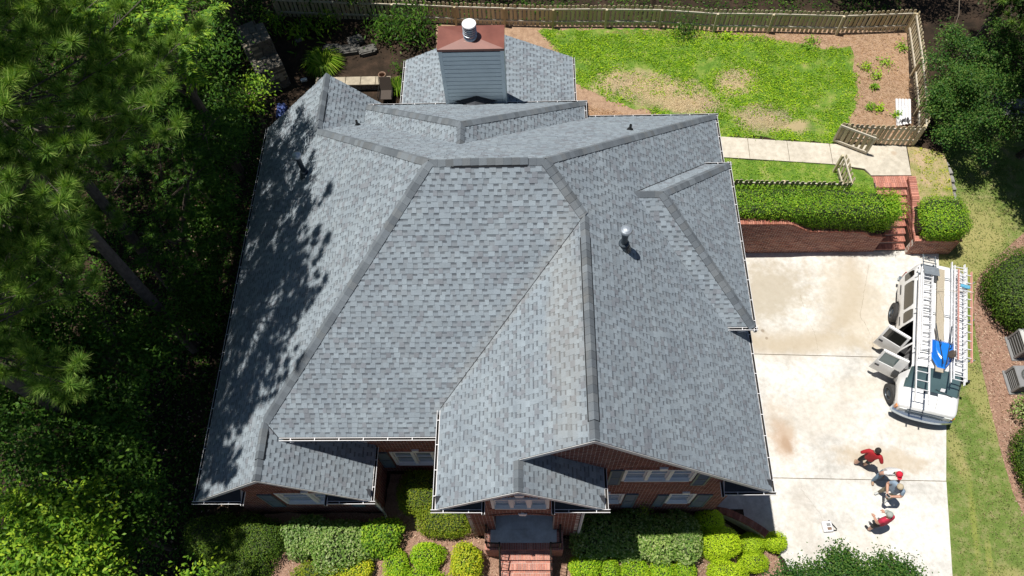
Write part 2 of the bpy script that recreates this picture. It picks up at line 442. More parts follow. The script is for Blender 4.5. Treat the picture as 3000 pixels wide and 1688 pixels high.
# lawn and mulch bed east of the driveway
def edge_x(y):
    tab = [(-6, 12.3), (0, 12.9), (3.23, 13.4), (6.23, 13.97), (8.26, 14.49), (11, 15.05), (15.3, 15.98)]
    for (a, b), (c, d) in zip(tab, tab[1:]):
        if y <= c: return b + (d-b)*(y-a)/(c-a)
    return tab[-1][1]
mulch_edge = [(16.9, -6), (16.7, 2), (16.28, 5.0), (16.11, 5.85), (16.12, 7.22), (16.2, 8.87), (16.31, 10.24), (16.43, 11.45), (16.64, 12.71), (16.9, 13.4), (17.17, 14.02), (17.94, 14.8), (19.56, 16.11), (22, 17.4)]
east_edge = [(edge_x(y), y) for y in (-6, -3, 0, 3.23, 6.23, 8.26, 11, 13, 15.3)]
sheet('front_lawn', east_edge + [(16.0, 15.2), (16.36, 15.2), (16.47, 15.40), (16.47, 21.5), (19, 23), (26, 20), (22, 17.4)] + mulch_edge[:-1][::-1], 0.008, MAT['lawn_front'], 0.8, 0.012, 9, kind='structure')
sheet('mulch_bed', [(17.0, -6)] + mulch_edge[1:] + [(26, 17.5), (26, -6)], 0.004, MAT['mulch'], 0.9, 0.0, 0, kind='structure')
# beds in front of the house
sheet('front_bed', [(-9.0, 5.0), (-5.0, 5.0), (-4.9, 6.3), (-2.0, 6.3), (-2.0, 4.2), (1.2, 4.2), (1.3, 5.0), (5.6, 5.0), (7.4, 4.5), (8.0, 3.6), (8.6, 2.0), (8.8, 0.0), (6, -2), (-7.5, -2), (-8.6, 1.2)], 0.005, MAT['mulch'], 0.6, 0.05, 12, kind='structure')

# driveway: dirt in the joints below, concrete slabs above
dw = sheet('driveway', [(5.6, 15.36), (5.6, 5.3), (6.6, 5.15), (7.4, 4.6), (8.1, 3.7), (8.7, 2.0), (9.0, -5.9)] + [(x-0.01, y) for x, y in east_edge], 0.0, MAT['joint'], 1.0, 0.0, 0, flat=0.004, kind='structure')
def slab(poly, parent, z0, z1, mat):
    mb = MB()
    mb.poly([(x, y, z1) for x, y in poly])
    n = len(poly)
    for i in range(n):
        a, b = poly[i], poly[(i+1) % n]
        mb.poly([(a[0], a[1], z0), (b[0], b[1], z0), (b[0], b[1], z1), (a[0], a[1], z1)])
    return mb.build('slab', mat, parent)
J1 = lambda x: 11.05 - (x-5.6)*0.036
J2 = lambda x: 6.42 - (x-5.6)*0.0225
g = 0.012
slab([(5.6, J1(5.6)+g), (edge_x(10.7), J1(15)+g), (edge_x(13), 13), (edge_x(15.3), 15.3), (5.6, 15.34)], dw, 0.0, 0.03, MAT['concrete'])
slab([(5.6, J2(5.6)+g), (edge_x(6.23), J2(14)+g), (edge_x(8.26), 8.26), (edge_x(10.7), J1(15)-g), (5.6, J1(5.6)-g)], dw, 0.0, 0.03, MAT['concrete'])
slab([(5.6, 5.3), (6.62, 5.14), (7.4, 4.6), (8.1, 3.7), (8.7, 2.0), (8.75, 1.4), (edge_x(1.3), 1.3), (edge_x(3.23), 3.23), (edge_x(6.23), J2(14)-g), (5.6, J2(5.6)-g)], dw, 0.0, 0.03, MAT['concrete'])
slab([(8.76, 1.37), (9.0, -5.8), (edge_x(-5.8), -5.8), (edge_x(0), 0), (edge_x(1.3), 1.27)], dw, 0.0, 0.03, MAT['concrete'])
def crack(pts, w, parent, z):
    mb = MB(); pts = [Vector(p) for p in pts]; fine = []
    for a, b in zip(pts, pts[1:]):
        k = max(2, int((b-a).length / 0.12))
        for i in range(k):
            p = a + (b-a)*(i/k); fine.append(p + Vector((mnoise.noise((p.x*6, p.y*6, 1))*0.05, mnoise.noise((p.x*6, p.y*6, 5))*0.05)))
    for a, b in zip(fine, fine[1:]):
        d = (b-a).normalized(); q = Vector((-d.y, d.x)) * (w * (0.5 + random.random()))
        mb.poly([(*(a-q), z), (*(b-q), z), (*(b+q), z), (*(a+q), z)])
    return mb.build('crack', MAT['joint'], parent)
crack([(13.15, 14.7), (12.75, 13.6), (12.35, 12.5), (12.6, 11.6), (12.55, 10.9)], 0.0035, dw, 0.033)
crack([(10.25, 13.4), (10.35, 12.4), (10.55, 11.6), (10.5, 10.95)], 0.002, dw, 0.033)
crack([(9.0, 6.0), (9.5, 5.2), (9.7, 4.6)], 0.002, dw, 0.033)
# garden path
gp = sheet('garden_path', [(5.9, 20.1), (12.08, 19.45), (15.0, 19.3), (14.87, 17.86), (13.33, 17.88), (13.14, 18.2), (11.89, 18.46), (5.9, 19.05)], 0.0, MAT['joint'], 1.0, 0.0, 0, flat=1.516, kind='structure')
top = lambda x: 20.1 - (x-5.9)*0.105 if x < 12.08 else 19.45 - (x-12.08)*0.051
bot = lambda x: 19.05 - (x-5.9)*0.0985
for a, b in ((5.9, 7.2), (7.22, 8.7), (8.72, 10.26), (10.28, 11.93)):
    slab([(a, bot(a)), (b, bot(b)), (b+0.04, top(b)), (a+0.04, top(a))], gp, 1.5, 1.555, MAT['path_concrete'])
slab([(11.95, 18.455), (13.14, 18.2), (13.33, 17.88), (14.87, 17.86), (15.0, 19.3), (12.0, 19.46)], gp, 1.5, 1.555, MAT['path_concrete'])
# ------------------------------------------------------------------ house
house = thing('house', 'two storey red brick house with grey shingle roof of many hips and gables', 'house', (-1.8, 11.0, 1.0))
pW, pS, pN, pE, p3 = 0.966, 0.896, 0.938, 0.963, 0.904
xW, xE, yS, yN = -9.98, 6.417, 6.007, 17.82
zW, zS, zE = 4.11, 6.28, 5.37
ym = (zE + pN*yN - zS + pS*yS) / (pS + pN); zr = zS + pS*(ym - yS)
xL = xW + (zr - zW)/pW; xR = xE - (zr - zE)/pE
yF1, yR1, yF3, yF4 = 4.752, 18.61, 4.711, 3.96
xg1, xg2, xg3, xg4 = -7.058, -7.404, 1.285, -0.415
zP1 = zW + pW*(xg1-xW); zP2 = zW + pW*(xg2-xW)
yJ1 = yN - (zP1-zE)/pN; yJ2 = yS + (zP2-zS)/pS
z3 = zE + pE*(xE-xg3); yJ3 = yS + (z3-zS)/pS
ze, xl3 = 6.83, -2.565
p3 = (z3 - ze)/(xg3 - xl3)
z4 = z3 - p3*(xg3-xg4); xr4 = xg4 + (z4-ze)/p3
yV = yS + (ze-zS)/pS
xe2 = 2*xg2 - xW
# rear bump
xb, zbE, xbW, xbE, yNb, yb = -2.05, 5.76, -5.88, 1.81, 18.18, 14.30
zb = zbE + pN*(yNb - yb); pbW = (zb-zbE)/(xb-xbW); pbE = (zb-zbE)/(xbE-xb)
ybe = yN - (zb-zE)/pN; ybw = yN - (zbE-zE)/pN
# east bay
xD, yD0, yD1, zD = 6.367, 9.27, 15.10, 6.17
yDm = (yD0+yD1)/2; zDa = 8.83; pDn = (zDa-zD)/(yD1-yDm); xDa = xD - (zDa-zD)/pE; xDe = xE - (zDa-zE)/pE; xDv = xE - (zD-zE)/pE
# sunroom
sx0, sx1, sxm, syN, syS, sz, szt = -5.0, 1.6, -1.7, 22.02, 17.9, 4.0, 5.55
pSu = (szt - sz)/(sxm - sx0)

hipx = lambda y: xL + (y-ym)*(xg2-xL)/(yJ2-ym)
# every slope: name, axis up the slope, sign, eave coordinate, height at eave, pitch, convex pieces in plan
SLOPES = [
 ('S', 'y', 1, yS, zS, pS, [[(hipx(yV), yV), (xl3, yV), (xg3, yJ3), (xR, ym), (xL, ym)],
                            [(xg2, yJ2), (xg2 + (zP2-zS)/pW, yS), (xl3+0.3, yS), (xl3+0.3, yV), (hipx(yV), yV)]]),
 ('W', 'x', 1, xW, zW, pW, [[(xW, yF1), (xg2, yF1), (xg2, yJ2), (xW, yJ2)],
                            [(xW, yJ2), (xg2, yJ2), (xL, ym), (xg1, yJ1), (xW, yJ1)],
                            [(xW, yJ1), (xg1, yJ1), (xg1, yR1), (xW, yR1)]]),
 ('N', 'y', -1, yN, zE, pN, [[(xg1, yJ1), (xL, ym), (xR, ym), (xE, yN), (xg1 + (zP1-zE)/pW, yN)]]),
 ('E', 'x', -1, xE, zE, pE, [[(xg3, yF3), (xE, yF3), (xE, yJ3), (xg3, yJ3)], [(xg3, yJ3), (xE, yJ3), (xE, yN), (xR, ym)]]),
 ('FR', 'x', -1, xe2, zW, pW, [[(xg2, yF1), (xe2, yF1), (xe2, yS+0.42), (xg2, yS+0.42)]]),
 ('RR', 'x', -1, 2*xg1-xW, zW, pW, [[(xg1, yJ1), (2*xg1-xW, yJ1), (2*xg1-xW, yR1), (xg1, yR1)]]),
 ('LW', 'x', 1, xl3, ze, p3, [[(xl3, yF3), (xg3, yF3), (xg3, yJ3), (xl3, yV)], [(xl3, yF4), (xg4, yF4), (xg4, yF3), (xl3, yF3)]]),
 ('ER', 'x', -1, xr4, ze, p3, [[(xg4, yF4), (xr4, yF4), (xr4, yF3+0.33), (xg4, yF3+0.33)]]),
 ('BN', 'y', -1, yNb, zbE, pN, [[(xbE, yNb), (xbW, yNb), (xb, yb)]]),
 ('BW', 'x', 1, xbW, zbE, pbW, [[(xbW, yNb), (xbW, ybw), (xb, ybe), (xb, yb)]]),
 ('BE', 'x', -1, xbE, zbE, pbE, [[(xbE, ybw), (xbE, yNb), (xb, yb), (xb, ybe)]]),
 ('DE', 'x', -1, xD, zD, pE, [[(xD, yD0), (xD, yD1), (xDa, yDm)]]),
 ('DS', 'y', 1, yD0, zD, pDn, [[(xDv, yD0), (xD, yD0), (xDa, yDm), (xDe, yDm)]]),
 ('DN', 'y', -1, yD1, zD, pDn, [[(xD, yD1), (xDv, yD1), (xDe, yDm), (xDa, yDm)]]),
 ('SW', 'x', 1, sx0, sz, pSu, [[(sx0, syS), (sxm, syS), (sxm, syN), (sx0, syN)]]),
 ('SE', 'x', -1, sx1, sz, pSu, [[(sxm, syS), (sx1, syS), (sx1, syN), (sxm, syN)]]),
]
def area2(p): return sum(p[i][0]*p[(i+1) % len(p)][1] - p[(i+1) % len(p)][0]*p[i][1] for i in range(len(p)))
def clip_poly(sub, conv):
    out = sub
    n = len(conv)
    for i in range(n):
        ax, ay = conv[i]; bx_, by_ = conv[(i+1) % n]
        ex, ey = bx_-ax, by_-ay
        inp = out; out = []
        if not inp: return []
        dist = [ex*(q[1]-ay) - ey*(q[0]-ax) for q in inp]
        if min(dist) >= -1e-9: out = inp; continue
        if max(dist) <= 1e-9: return []
        for j in range(len(inp)):
            k = (j+1) % len(inp)
            if dist[j] >= 0: out.append(inp[j])
            if (dist[j] > 0) != (dist[k] > 0):
                t = dist[j]/(dist[j]-dist[k])
                out.append((inp[j][0]+(inp[k][0]-inp[j][0])*t, inp[j][1]+(inp[k][1]-inp[j][1])*t))
    return out

LIGHT = [(0.240, 0.279, 0.313), (0.250, 0.292, 0.326), (0.230, 0.268, 0.300), (0.218, 0.249, 0.276), (0.199, 0.217, 0.242), (0.183, 0.198, 0.220)]
LW_ = [6, 5, 5, 3, 2.2, 1.2]
GAPC = [(0.238, 0.277, 0.310), (0.223, 0.259, 0.290), (0.212, 0.238, 0.263)]
BAND = [(0.125, 0.144, 0.163), (0.139, 0.159, 0.179), (0.114, 0.130, 0.149)]
deck = MB()
strips = []                      # (distance to camera, whole?, [pieces])
rs = random.Random(5)
def vj(c, a=0.06):
    k = 1 + rs.uniform(-a, a); return (c[0]*k, c[1]*k, c[2]*k)
for name, axis, sg, e0, z0, pit, pieces in SLOPES:
    cs = math.cos(math.atan(pit)); dv = 0.1429*cs
    # plan coordinates as (u, t): t = distance up the slope in plan
    def uv(p): return (p[1], (p[0]-e0)*sg) if axis == 'x' else (p[0], (p[1]-e0)*sg)
    def world_pt(u, t, h):
        z = z0 + pit*t + h/cs
        return (e0 + sg*t, u, z) if axis == 'x' else (u, e0 + sg*t, z)
    conv = []
    for pc in pieces:
        q = [uv(p) for p in pc]
        if area2(q) < 0: q.reverse()
        conv.append(q)
        deck.poly([world_pt(u, t, -0.012) for u, t in q]); deck.poly([world_pt(u, t, -0.14) for u, t in reversed(q)])
        for i in range(len(q)):
            a, b = q[i], q[(i+1) % len(q)]
            deck.poly([world_pt(*a, -0.14), world_pt(*b, -0.14), world_pt(*b, -0.012), world_pt(*a, -0.012)])
    umin = min(u for q in conv for u, t in q); umax = max(u for q in conv for u, t in q); tmax = max(t for q in conv for u, t in q)
    rows = int(tmax/dv) + 1
    flip = (axis == 'x') == (sg > 0)       # orientation of (u,t) seen from above
    for r in range(rows):
        t0, t1 = r*dv, (r+1)*dv
        u = umin - rs.uniform(0, 1.0)
        while u < umax:
            u1 = u + 1.0
            rects = []
            a = u; tooth = rs.random() < 0.5
            tone = rs.uniform(0.95, 1.05)
            while a < u1 - 0.01:
                wdt = rs.choice((0.11, 0.13, 0.14, 0.155, 0.17)) if tooth else rs.choice((0.10, 0.12, 0.135, 0.15))
                b = min(a + wdt, u1)
                if u1 - b < 0.05: b = u1
                if tooth:
                    c = tuple(x*tone for x in vj(rs.choices(LIGHT, LW_)[0])); rects.append((a, b, t0-0.004, t1, 0.019, 0.010, c))
                else:
                    tm = t0 + (t1-t0)*rs.uniform(0.56, 0.66)
                    c = tuple(x*tone for x in vj(rs.choice(GAPC)))
                    rects.append((a, b, t0-0.004, tm, 0.010, 0.006, c)); rects.append((a, b, tm, t1, 0.006, 0.002, vj(rs.choice(BAND), 0.12)))
                a = b; tooth = not tooth
            faces = []; whole = True
            for (a, b, ta, tb, ha, hb, c) in rects:
                sub = [(a, ta), (b, ta), (b, tb), (a, tb)]
                for q in conv:
                    # let the first course overhang the eave slightly
                    cl = clip_poly(sub, q) if r > 0 else clip_poly([(a, max(ta, 0)), (b, max(ta, 0)), (b, tb), (a, tb)], q)
                    if len(cl) < 3: whole = False if len(conv) == 1 else whole; continue
                    if len(cl) != 4: whole = False
                    hh = [ha + (hb-ha)*(t-ta)/(tb-ta) for _, t in cl]
                    faces.append(([world_pt(uu, tt, h) for (uu, tt), h in zip(cl, hh)], [world_pt(uu, tt, -0.004) for uu, tt in cl], c, cl))
            if faces:
                ctr = Vector(faces[len(faces)//2][0][0])
                tot = sum(abs(area2(f[3]))/2 for f in faces)
                strips.append(((ctr - CAMPOS).length, tot > 0.97*dv*1.0, faces, flip))
            u = u1
roof = deck.build('roof', MAT['dark_roof'], house)
def strip_mesh(mb, faces, flip):
    for tp, bt, c, cl in faces:
        n = len(tp)
        if flip: tp = tp[::-1]; bt = bt[::-1]
        mb.poly(tp, col=c)
        for i in range(n):
            j = (i+1) % n
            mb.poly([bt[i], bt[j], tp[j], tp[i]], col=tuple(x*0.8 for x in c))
order = sorted([i for i, s in enumerate(strips) if s[1]], key=lambda i: strips[i][0])[:300]
osel = set(order)
for i in order:
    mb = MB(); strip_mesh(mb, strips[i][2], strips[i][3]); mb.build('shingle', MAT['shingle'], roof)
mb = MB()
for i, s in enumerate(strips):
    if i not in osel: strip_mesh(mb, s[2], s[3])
mb.build('shingles', MAT['shingle'], roof, kind='stuff')

# ---- hip and ridge caps
CAPC = [(0.142, 0.162, 0.182), (0.127, 0.145, 0.163), (0.158, 0.180, 0.200), (0.146, 0.160, 0.172)]
def caps(p0, p1, nA, nB, vent=None, half=0.165, lift=0.012):
    """p0 -> p1 with p0 the upper / starting end; nA, nB plan gradients (dz/dx, dz/dy) of both slopes"""
    p0 = Vector(p0); p1 = Vector(p1); d = (p1-p0); L = d.length; d.normalize()
    sides = []
    for g_, s in ((nA, 1), (nB, -1)):
        nrm = Vector((-g_[0], -g_[1], 1)).normalized()
        w = nrm.cross(d).normalized() * s
        if w.z > 0 or (abs(w.z) < 1e-6): w = -w if w.z > 0 else w
        sides.append((w, nrm))
    up = (sides[0][1] + sides[1][1]).normalized()
    step = 0.205; k = int(L/step)
    for i in range(k+1):
        a = i*step; b = min(a + step + 0.012, L)
        if b - a < 0.05: continue
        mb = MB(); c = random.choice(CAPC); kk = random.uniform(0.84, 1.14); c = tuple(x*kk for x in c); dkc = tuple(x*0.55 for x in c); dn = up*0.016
        ra = 0.0
        if vent and vent[0] < (a+b)/2 < vent[1]: ra = 0.032
        A = p0 + d*a + up*(0.040+ra); B = p0 + d*b + up*(0.050+ra)
        prof = []
        for (w, nrm) in sides:
            prof.append((A + w*half*0.45 - up*0.006, B + w*half*0.45 - up*0.006, A + w*half - nrm*0.010, B + w*half - nrm*0.010, nrm))
        (a1, b1, a2, b2, n1), (a3, b3, a4, b4, n2) = prof
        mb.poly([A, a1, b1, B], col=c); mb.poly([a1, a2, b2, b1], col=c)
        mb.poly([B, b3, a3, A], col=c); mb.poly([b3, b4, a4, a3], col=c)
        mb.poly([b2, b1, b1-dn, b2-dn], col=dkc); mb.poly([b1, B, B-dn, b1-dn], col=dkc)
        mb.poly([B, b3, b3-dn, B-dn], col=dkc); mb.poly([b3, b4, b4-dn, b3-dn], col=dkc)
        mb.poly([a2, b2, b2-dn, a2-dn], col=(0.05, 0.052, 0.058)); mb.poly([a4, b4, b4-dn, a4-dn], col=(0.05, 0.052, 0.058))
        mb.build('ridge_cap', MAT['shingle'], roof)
    if vent:
        mb = MB()
        for (w, nrm) in sides:
            a0 = p0 + d*vent[0]; b0 = p0 + d*vent[1]
            r = [a0 + w*(half-0.004), b0 + w*(half-0.004)]
            mb.poly([r[0]-nrm*0.01, r[1]-nrm*0.01, r[1]+nrm*0.026, r[0]+nrm*0.026])
            mb.poly([r[0]+nrm*0.026, r[1]+nrm*0.026, b0+up*0.03, a0+up*0.03])
        for e_, sgn in ((p0 + d*vent[0], -1), (p0 + d*vent[1], 1)):
            mb.poly([e_ + sides[0][0]*(half+.012), e_ + up*0.03, e_ + sides[1][0]*(half+.012), e_ + sides[1][0]*(half+.012)-up*0.03, e_ + sides[0][0]*(half+.012)-up*0.03])
        mb.build('ridge_vent', MAT['black'], roof)
gW, gS, gN, gE = (pW, 0), (0, pS), (0, -pN), (-pE, 0)
Lp, Rp = (xL, ym, zr), (xR, ym, zr)
J1p, J2p, J3p = (xg1, yJ1, zP1), (xg2, yJ2, zP2), (xg3, yJ3, z3)
caps(Lp, Rp, gS, gN, vent=(0.55, xR-xL-0.45))
caps(Lp, J1p, gW, gN); caps(Lp, J2p, gS, gW)
caps(Rp, (xE, yN, zE), gE, gN); caps(Rp, J3p, gE, gS)
caps(J1p, (xg1, yR1, zP1), gW, (-pW, 0), vent=(0.45, 1.6))
caps(J2p, (xg2, yF1, zP2), gW, (-pW, 0), vent=(0.25, 1.05))
caps(J3p, (xg3, yF3, z3), gE, (p3, 0), vent=(0.6, yJ3-yF3-0.45))
caps((xg4, yF3-0.02, z4), (xg4, yF4, z4), (p3, 0), (-p3, 0))
caps((xb, yb, zb), (xb, ybe, zb), (pbW, 0), (-pbE, 0)); caps((xb, yb, zb), (xbW, yNb, zbE), gN, (pbW, 0)); caps((xb, yb, zb), (xbE, yNb, zbE), gN, (-pbE, 0))
caps((xDa, yDm, zDa), (xDe, yDm, zDa), (0, pDn), (0, -pDn)); caps((xDa, yDm, zDa), (xD, yD0, zD), gE, (0, pDn)); caps((xDa, yDm, zDa), (xD, yD1, zD), gE, (0, -pDn))
caps((sxm, syS, szt), (sxm, syN, szt), (pSu, 0), (-pSu, 0))

# ---- open valleys: thin dark cut lines where two slopes meet
def valley(a, b, w=0.007):
    a = Vector(a); b = Vector(b); d = (b-a).normalized(); sd = d.cross(Vector((0, 0, 1))).normalized()*w; u = Vector((0, 0, 0.036))
    mb = MB(); mb.prism_rings([[a-sd, a+sd, a+sd+u, a-sd+u], [b-sd, b+sd, b+sd+u, b-sd+u]]); mb.build('valley', MAT['dark_roof'], roof)
valley((xl3, yV, ze), (xg3, yJ3, z3)); valley((xg2, yJ2, zP2), (xg2+(zP2-zS)/pW, yS, zS), 0.01)
valley((xDe, yDm, zDa), (xDv, yD1, zD), 0.012)
# ---- gutters
def gutter(p0, p1, out, z, hang=True, name='gutter'):
    p0 = Vector((*p0, z)); p1 = Vector((*p1, z)); o = Vector((*out, 0)); d = (p1-p0).normalized(); mb = MB()
    L = (p1-p0).length
    def sec(p): return [p + o*0.006 + Vector((0,0,-0.015)), p + o*0.006 + Vector((0,0,-0.115)), p + o*0.07 + Vector((0,0,-0.12)), p + o*0.088 + Vector((0,0,-0.07)), p + o*0.092 + Vector((0,0,-0.018)),
                       p + o*0.080 + Vector((0,0,-0.016)), p + o*0.076 + Vector((0,0,-0.07)), p + o*0.06 + Vector((0,0,-0.105)), p + o*0.02 + Vector((0,0,-0.10)), p + o*0.02 + Vector((0,0,-0.015))]
    a, b = sec(p0), sec(p1); n = len(a)
    for i in range(n):
        j = (i+1) % n
        mi = 1 if i in (5, 6, 7, 8) else 0  # inner faces of the channel take a plain darker tone
        mb.poly([a[i], a[j], b[j], b[i]], mi)
    mb.poly(a); mb.poly(b[::-1])
    k = int(L/0.62)
    for i in range(k):
        q = p0 + d*((i+0.5)*L/k)
        if hang: mb.box(-0.009, 0.009, 0.0, 0.085, -0.03, -0.017, M=Matrix.Translation(q) @ Matrix(((d.x, o.x, 0, 0), (d.y, o.y, 0, 0), (0, 0, 1, 0), (0, 0, 0, 1))))
    mb.build(name, [MAT['white'], MAT['gutter_inside']], house)
gutter((xW, yF1), (xW, yR1), (-1, 0), zW); gutter((xe2, yF1), (xe2, yS+0.35), (1, 0), zW)
gutter((xg2+(zP2-zS)/pW, yS), (xl3+0.2, yS), (0, -1), zS)
gutter((xl3, yF4), (xl3, yV+0.02), (-1, 0), ze); gutter((xr4, yF4), (xr4, yF3+0.28), (1, 0), ze)
gutter((xE, yF3), (xE, yN), (1, 0), zE); gutter((1.9, yN), (xE+0.13, yN), (0, 1), zE)
gutter((xD, yD0-0.13), (xD, yD1+0.13), (1, 0), zD); gutter((xDv, yD0), (xD+0.13, yD0), (0, -1), zD); gutter((xDv, yD1), (xD+0.13, yD1), (0, 1), zD)
gutter((xbW-0.13, yNb), (-3.06, yNb), (0, 1), zbE); gutter((-0.88, yNb), (xbE+0.13, yNb), (0, 1), zbE); gutter((xbW, ybw+0.02), (xbW, yNb), (-1, 0), zbE); gutter((xbE, ybw+0.02), (xbE, yNb), (1, 0), zbE)
gutter((sx0, syS+0.5), (sx0, syN), (-1, 0), sz); gutter((sx1, syS+0.5), (sx1, syN), (1, 0), sz)
# ---- cornice returns: small dark roofs at the gable feet with gutters along front and inner end
def cornice(x0, x1, yf, yw, z, inner):
    mb = MB()
    mb.poly([(x0, yf, z-0.03), (x1, yf, z-0.03), (x1, yw, z+0.16), (x0, yw, z+0.16)], 1)
    mb.box(x0, x1, yf+0.005, yw, z-0.22, z-0.035, 0)
    xi = x1 if inner > 0 else x0
    mb.poly([(xi, yf, z-0.035), (xi, yw, z-0.035), (xi, yw, z+0.16)], 0)
    mb.build('cornice_return', [MAT['trim'], MAT['dark_roof']], house)
    gutter((x0-0.13*(inner > 0), yf), (x1+0.13*(inner < 0), yf), (0, -1), z)
    gutter((xi, yf-0.13), (xi, yw-0.02), (inner, 0), z+0.0, hang=True)
WALLF1, WALLF3, WALLF4, WALLS = yF1+0.30, yF3+0.29, yF4+0.30, yS+0.39
cornice(xW, -8.66, yF1, WALLF1, zW, 1); cornice(-6.10, xe2, yF1, WALLF1, zW, -1)
cornice(xl3, -1.40, yF4, WALLF4, ze, 1); cornice(0.47, xr4, yF4, WALLF4, ze, -1)
cornice(5.14, xE, yF3, WALLF3, zE, -1)
# ---- rake boards under the gable edges
def rake(a, b, n=-1):
    a = Vector(a); b = Vector(b); mb = MB(); o = Vector((0, n*0.012, 0)); dn = Vector((0, 0, -0.20)); i_ = Vector((0, -n*0.03, 0))
    mb.prism_rings([[a+o+Vector((0,0,-.02)), a+i_+Vector((0,0,-.02)), a+i_+dn, a+o+dn], [b+o+Vector((0,0,-.02)), b+i_+Vector((0,0,-.02)), b+i_+dn, b+o+dn]])
    mb.build('rake_board', MAT['trim'], house)
for (x0, zz0, x1, zz1, yy, n) in ((xW, zW, xg2, zP2, yF1, -1), (xg2, zP2, xe2, zW, yF1, -1), (xl3, ze, xg4, z4, yF4, -1), (xg4, z4, xr4, ze, yF4, -1), (xg4, z4, xg3, z3, yF3, -1), (xg3, z3, xE, zE, yF3, -1),
                                (xW, zW, xg1, zP1, yR1, 1), (xg1, zP1, 2*xg1-xW, zW, yR1, 1), (sx0, sz, sxm, szt, syN, 1), (sxm, szt, sx1, sz, syN, 1)):
    rake((x0, yy, zz0), (x1, yy, zz1), n)

# ---- brick walls, course by course, every brick a piece of its own
BRC = [(0.20, 0.070, 0.052), (0.24, 0.092, 0.068), (0.165, 0.060, 0.046), (0.26, 0.11, 0.08), (0.18, 0.075, 0.06), (0.215, 0.082, 0.056)]
BRICKS = []                                  # (distance, frame matrix, u0,u1,n0,n1,z0,z1, colour, wall object)
def frame(origin, u, n):
    u = Vector(u); n = Vector(n); o = Vector(origin)
    return Matrix(((u.x, n.x, 0, o.x), (u.y, n.y, 0, o.y), (u.z, n.z, 1, o.z), (0, 0, 0, 1)))
def intervals(lo, hi, z, openings):
    iv = [(lo, hi)]
    for (a, b, c, d) in openings:
        if c <= z <= d:
            nv = []
            for (p, q) in iv:
                if b <= p or a >= q: nv.append((p, q)); continue
                if a > p: nv.append((p, a))
                if b < q: nv.append((b, q))
            iv = nv
    return iv
def brick_wall(M, lo, hi, z0, z1, openings=(), name='wall', parent=house, pal=BRC, thick=0.11, store=BRICKS, vis_from=None):
    """lo(z), hi(z): extent of the wall along u at height z"""
    ch = 0.0677; mb = MB(); k = int((z1-z0)/ch) + 1; loc = []
    for r in range(k):
        za = z0 + r*ch; zb_ = min(za + ch, z1); zc = (za+zb_)/2
        if zb_ - za < 0.01: continue
        l0, h0 = lo(zc), hi(zc)
        if h0 - l0 < 0.02: continue
        off = 0.1035 if r % 2 else 0.0
        for (p, q) in intervals(l0, h0, zc, openings):
            mb.box(p, q, -thick, -0.004, za, zb_, M=M)
            u = math.floor((p-off)/0.207)*0.207 + off
            while u < q:
                a, b = max(u+0.008, p), min(u+0.199, q)
                if b - a > 0.03:
                    c = random.choice(pal); kk = random.uniform(0.85, 1.2)
                    loc.append((a, b, za+0.0075, zb_-0.0075, tuple(x*kk for x in c), random.uniform(-0.002, 0.002)))
                u += 0.207
    w = mb.build(name, MAT['mortar'], parent)
    for (a, b, c, d, col, dn) in loc:
        P = M @ Vector(((a+b)/2, 0, (c+d)/2))
        store.append(((P-CAMPOS).length, M, a, b, -0.012, dn, c, d, col, w))
    return w
def soldier(M, a, b, z0, z1, out=0.018, pal=BRC, wall=None, store=BRICKS, pitch=0.0735):
    k = max(1, int(round((b-a)/pitch))); st = (b-a)/k
    for i in range(k):
        c = random.choice(pal); kk = random.uniform(0.9, 1.2)
        P = M @ Vector((a+st*(i+.5), 0, (z0+z1)/2))
        store.append(((P-CAMPOS).length, M, a+st*i+0.007, a+st*(i+1)-0.007, -0.03, out, z0, z1, tuple(x*kk for x in c), wall))

def gable(xa, xb_, za, xm, zm):
    """extent functions for a wall under a gable roof with feet (xa,za),(xb,za) and peak (xm,zm)"""
    lo = lambda z, xl=None: None
    return None
def under(xl, zl, xm, zm, xr, zr2, wl, wr):
    """wall from wl to wr below the roof line (xl,zl)-(xm,zm)-(xr,zr2)"""
    sl = (zm-zl)/(xm-xl); sr = (zm-zr2)/(xr-xm)
    lo = lambda z: max(wl, xl + (z + 0.16 - zl)/sl); hi = lambda z: min(wr, xr - (z + 0.16 - zr2)/sr)
    return lo, hi
EX = (1, 0, 0)
# front-left wing
MF1 = frame((0, WALLF1, 0), EX, (0, -1, 0))
lo, hi = under(xW, zW, xg2, zP2, xe2, zW, -9.42, -5.02)
wFL = brick_wall(MF1, lo, hi, 0.6, zP2-0.2, [(-7.84, -5.84, 2.36, 3.78)])
soldier(MF1, -7.9, -5.8, 2.15, 2.35, 0.03, wall=wFL); soldier(MF1, -7.9, -5.8, 3.79, 3.99, 0.01, wall=wFL)
MFE = frame((-5.02, 0, 0), (0, 1, 0), (1, 0, 0))
wFLe = brick_wall(MFE, lambda z: WALLF1-0.0, lambda z: WALLS, 0.6, 3.95)
# recessed front wall
MS = frame((0, WALLS, 0), EX, (0, -1, 0))
wS = brick_wall(MS, lambda z: -5.02, lambda z: -2.12, 0.4, zS-0.08, [(-4.55, -2.55, 1.87, 3.40)])
soldier(MS, -4.6, -2.5, 1.66, 1.86, 0.03, wall=wS); soldier(MS, -4.6, -2.5, 3.41, 3.61, 0.01, wall=wS)
# wall of the main storey above the front-left wing roof
mbw = MB(); mbw.box(-6.85, -5.02, WALLS, WALLS+0.2, 3.0, zS-0.1); mbw.build('wall', MAT['mortar'], house)
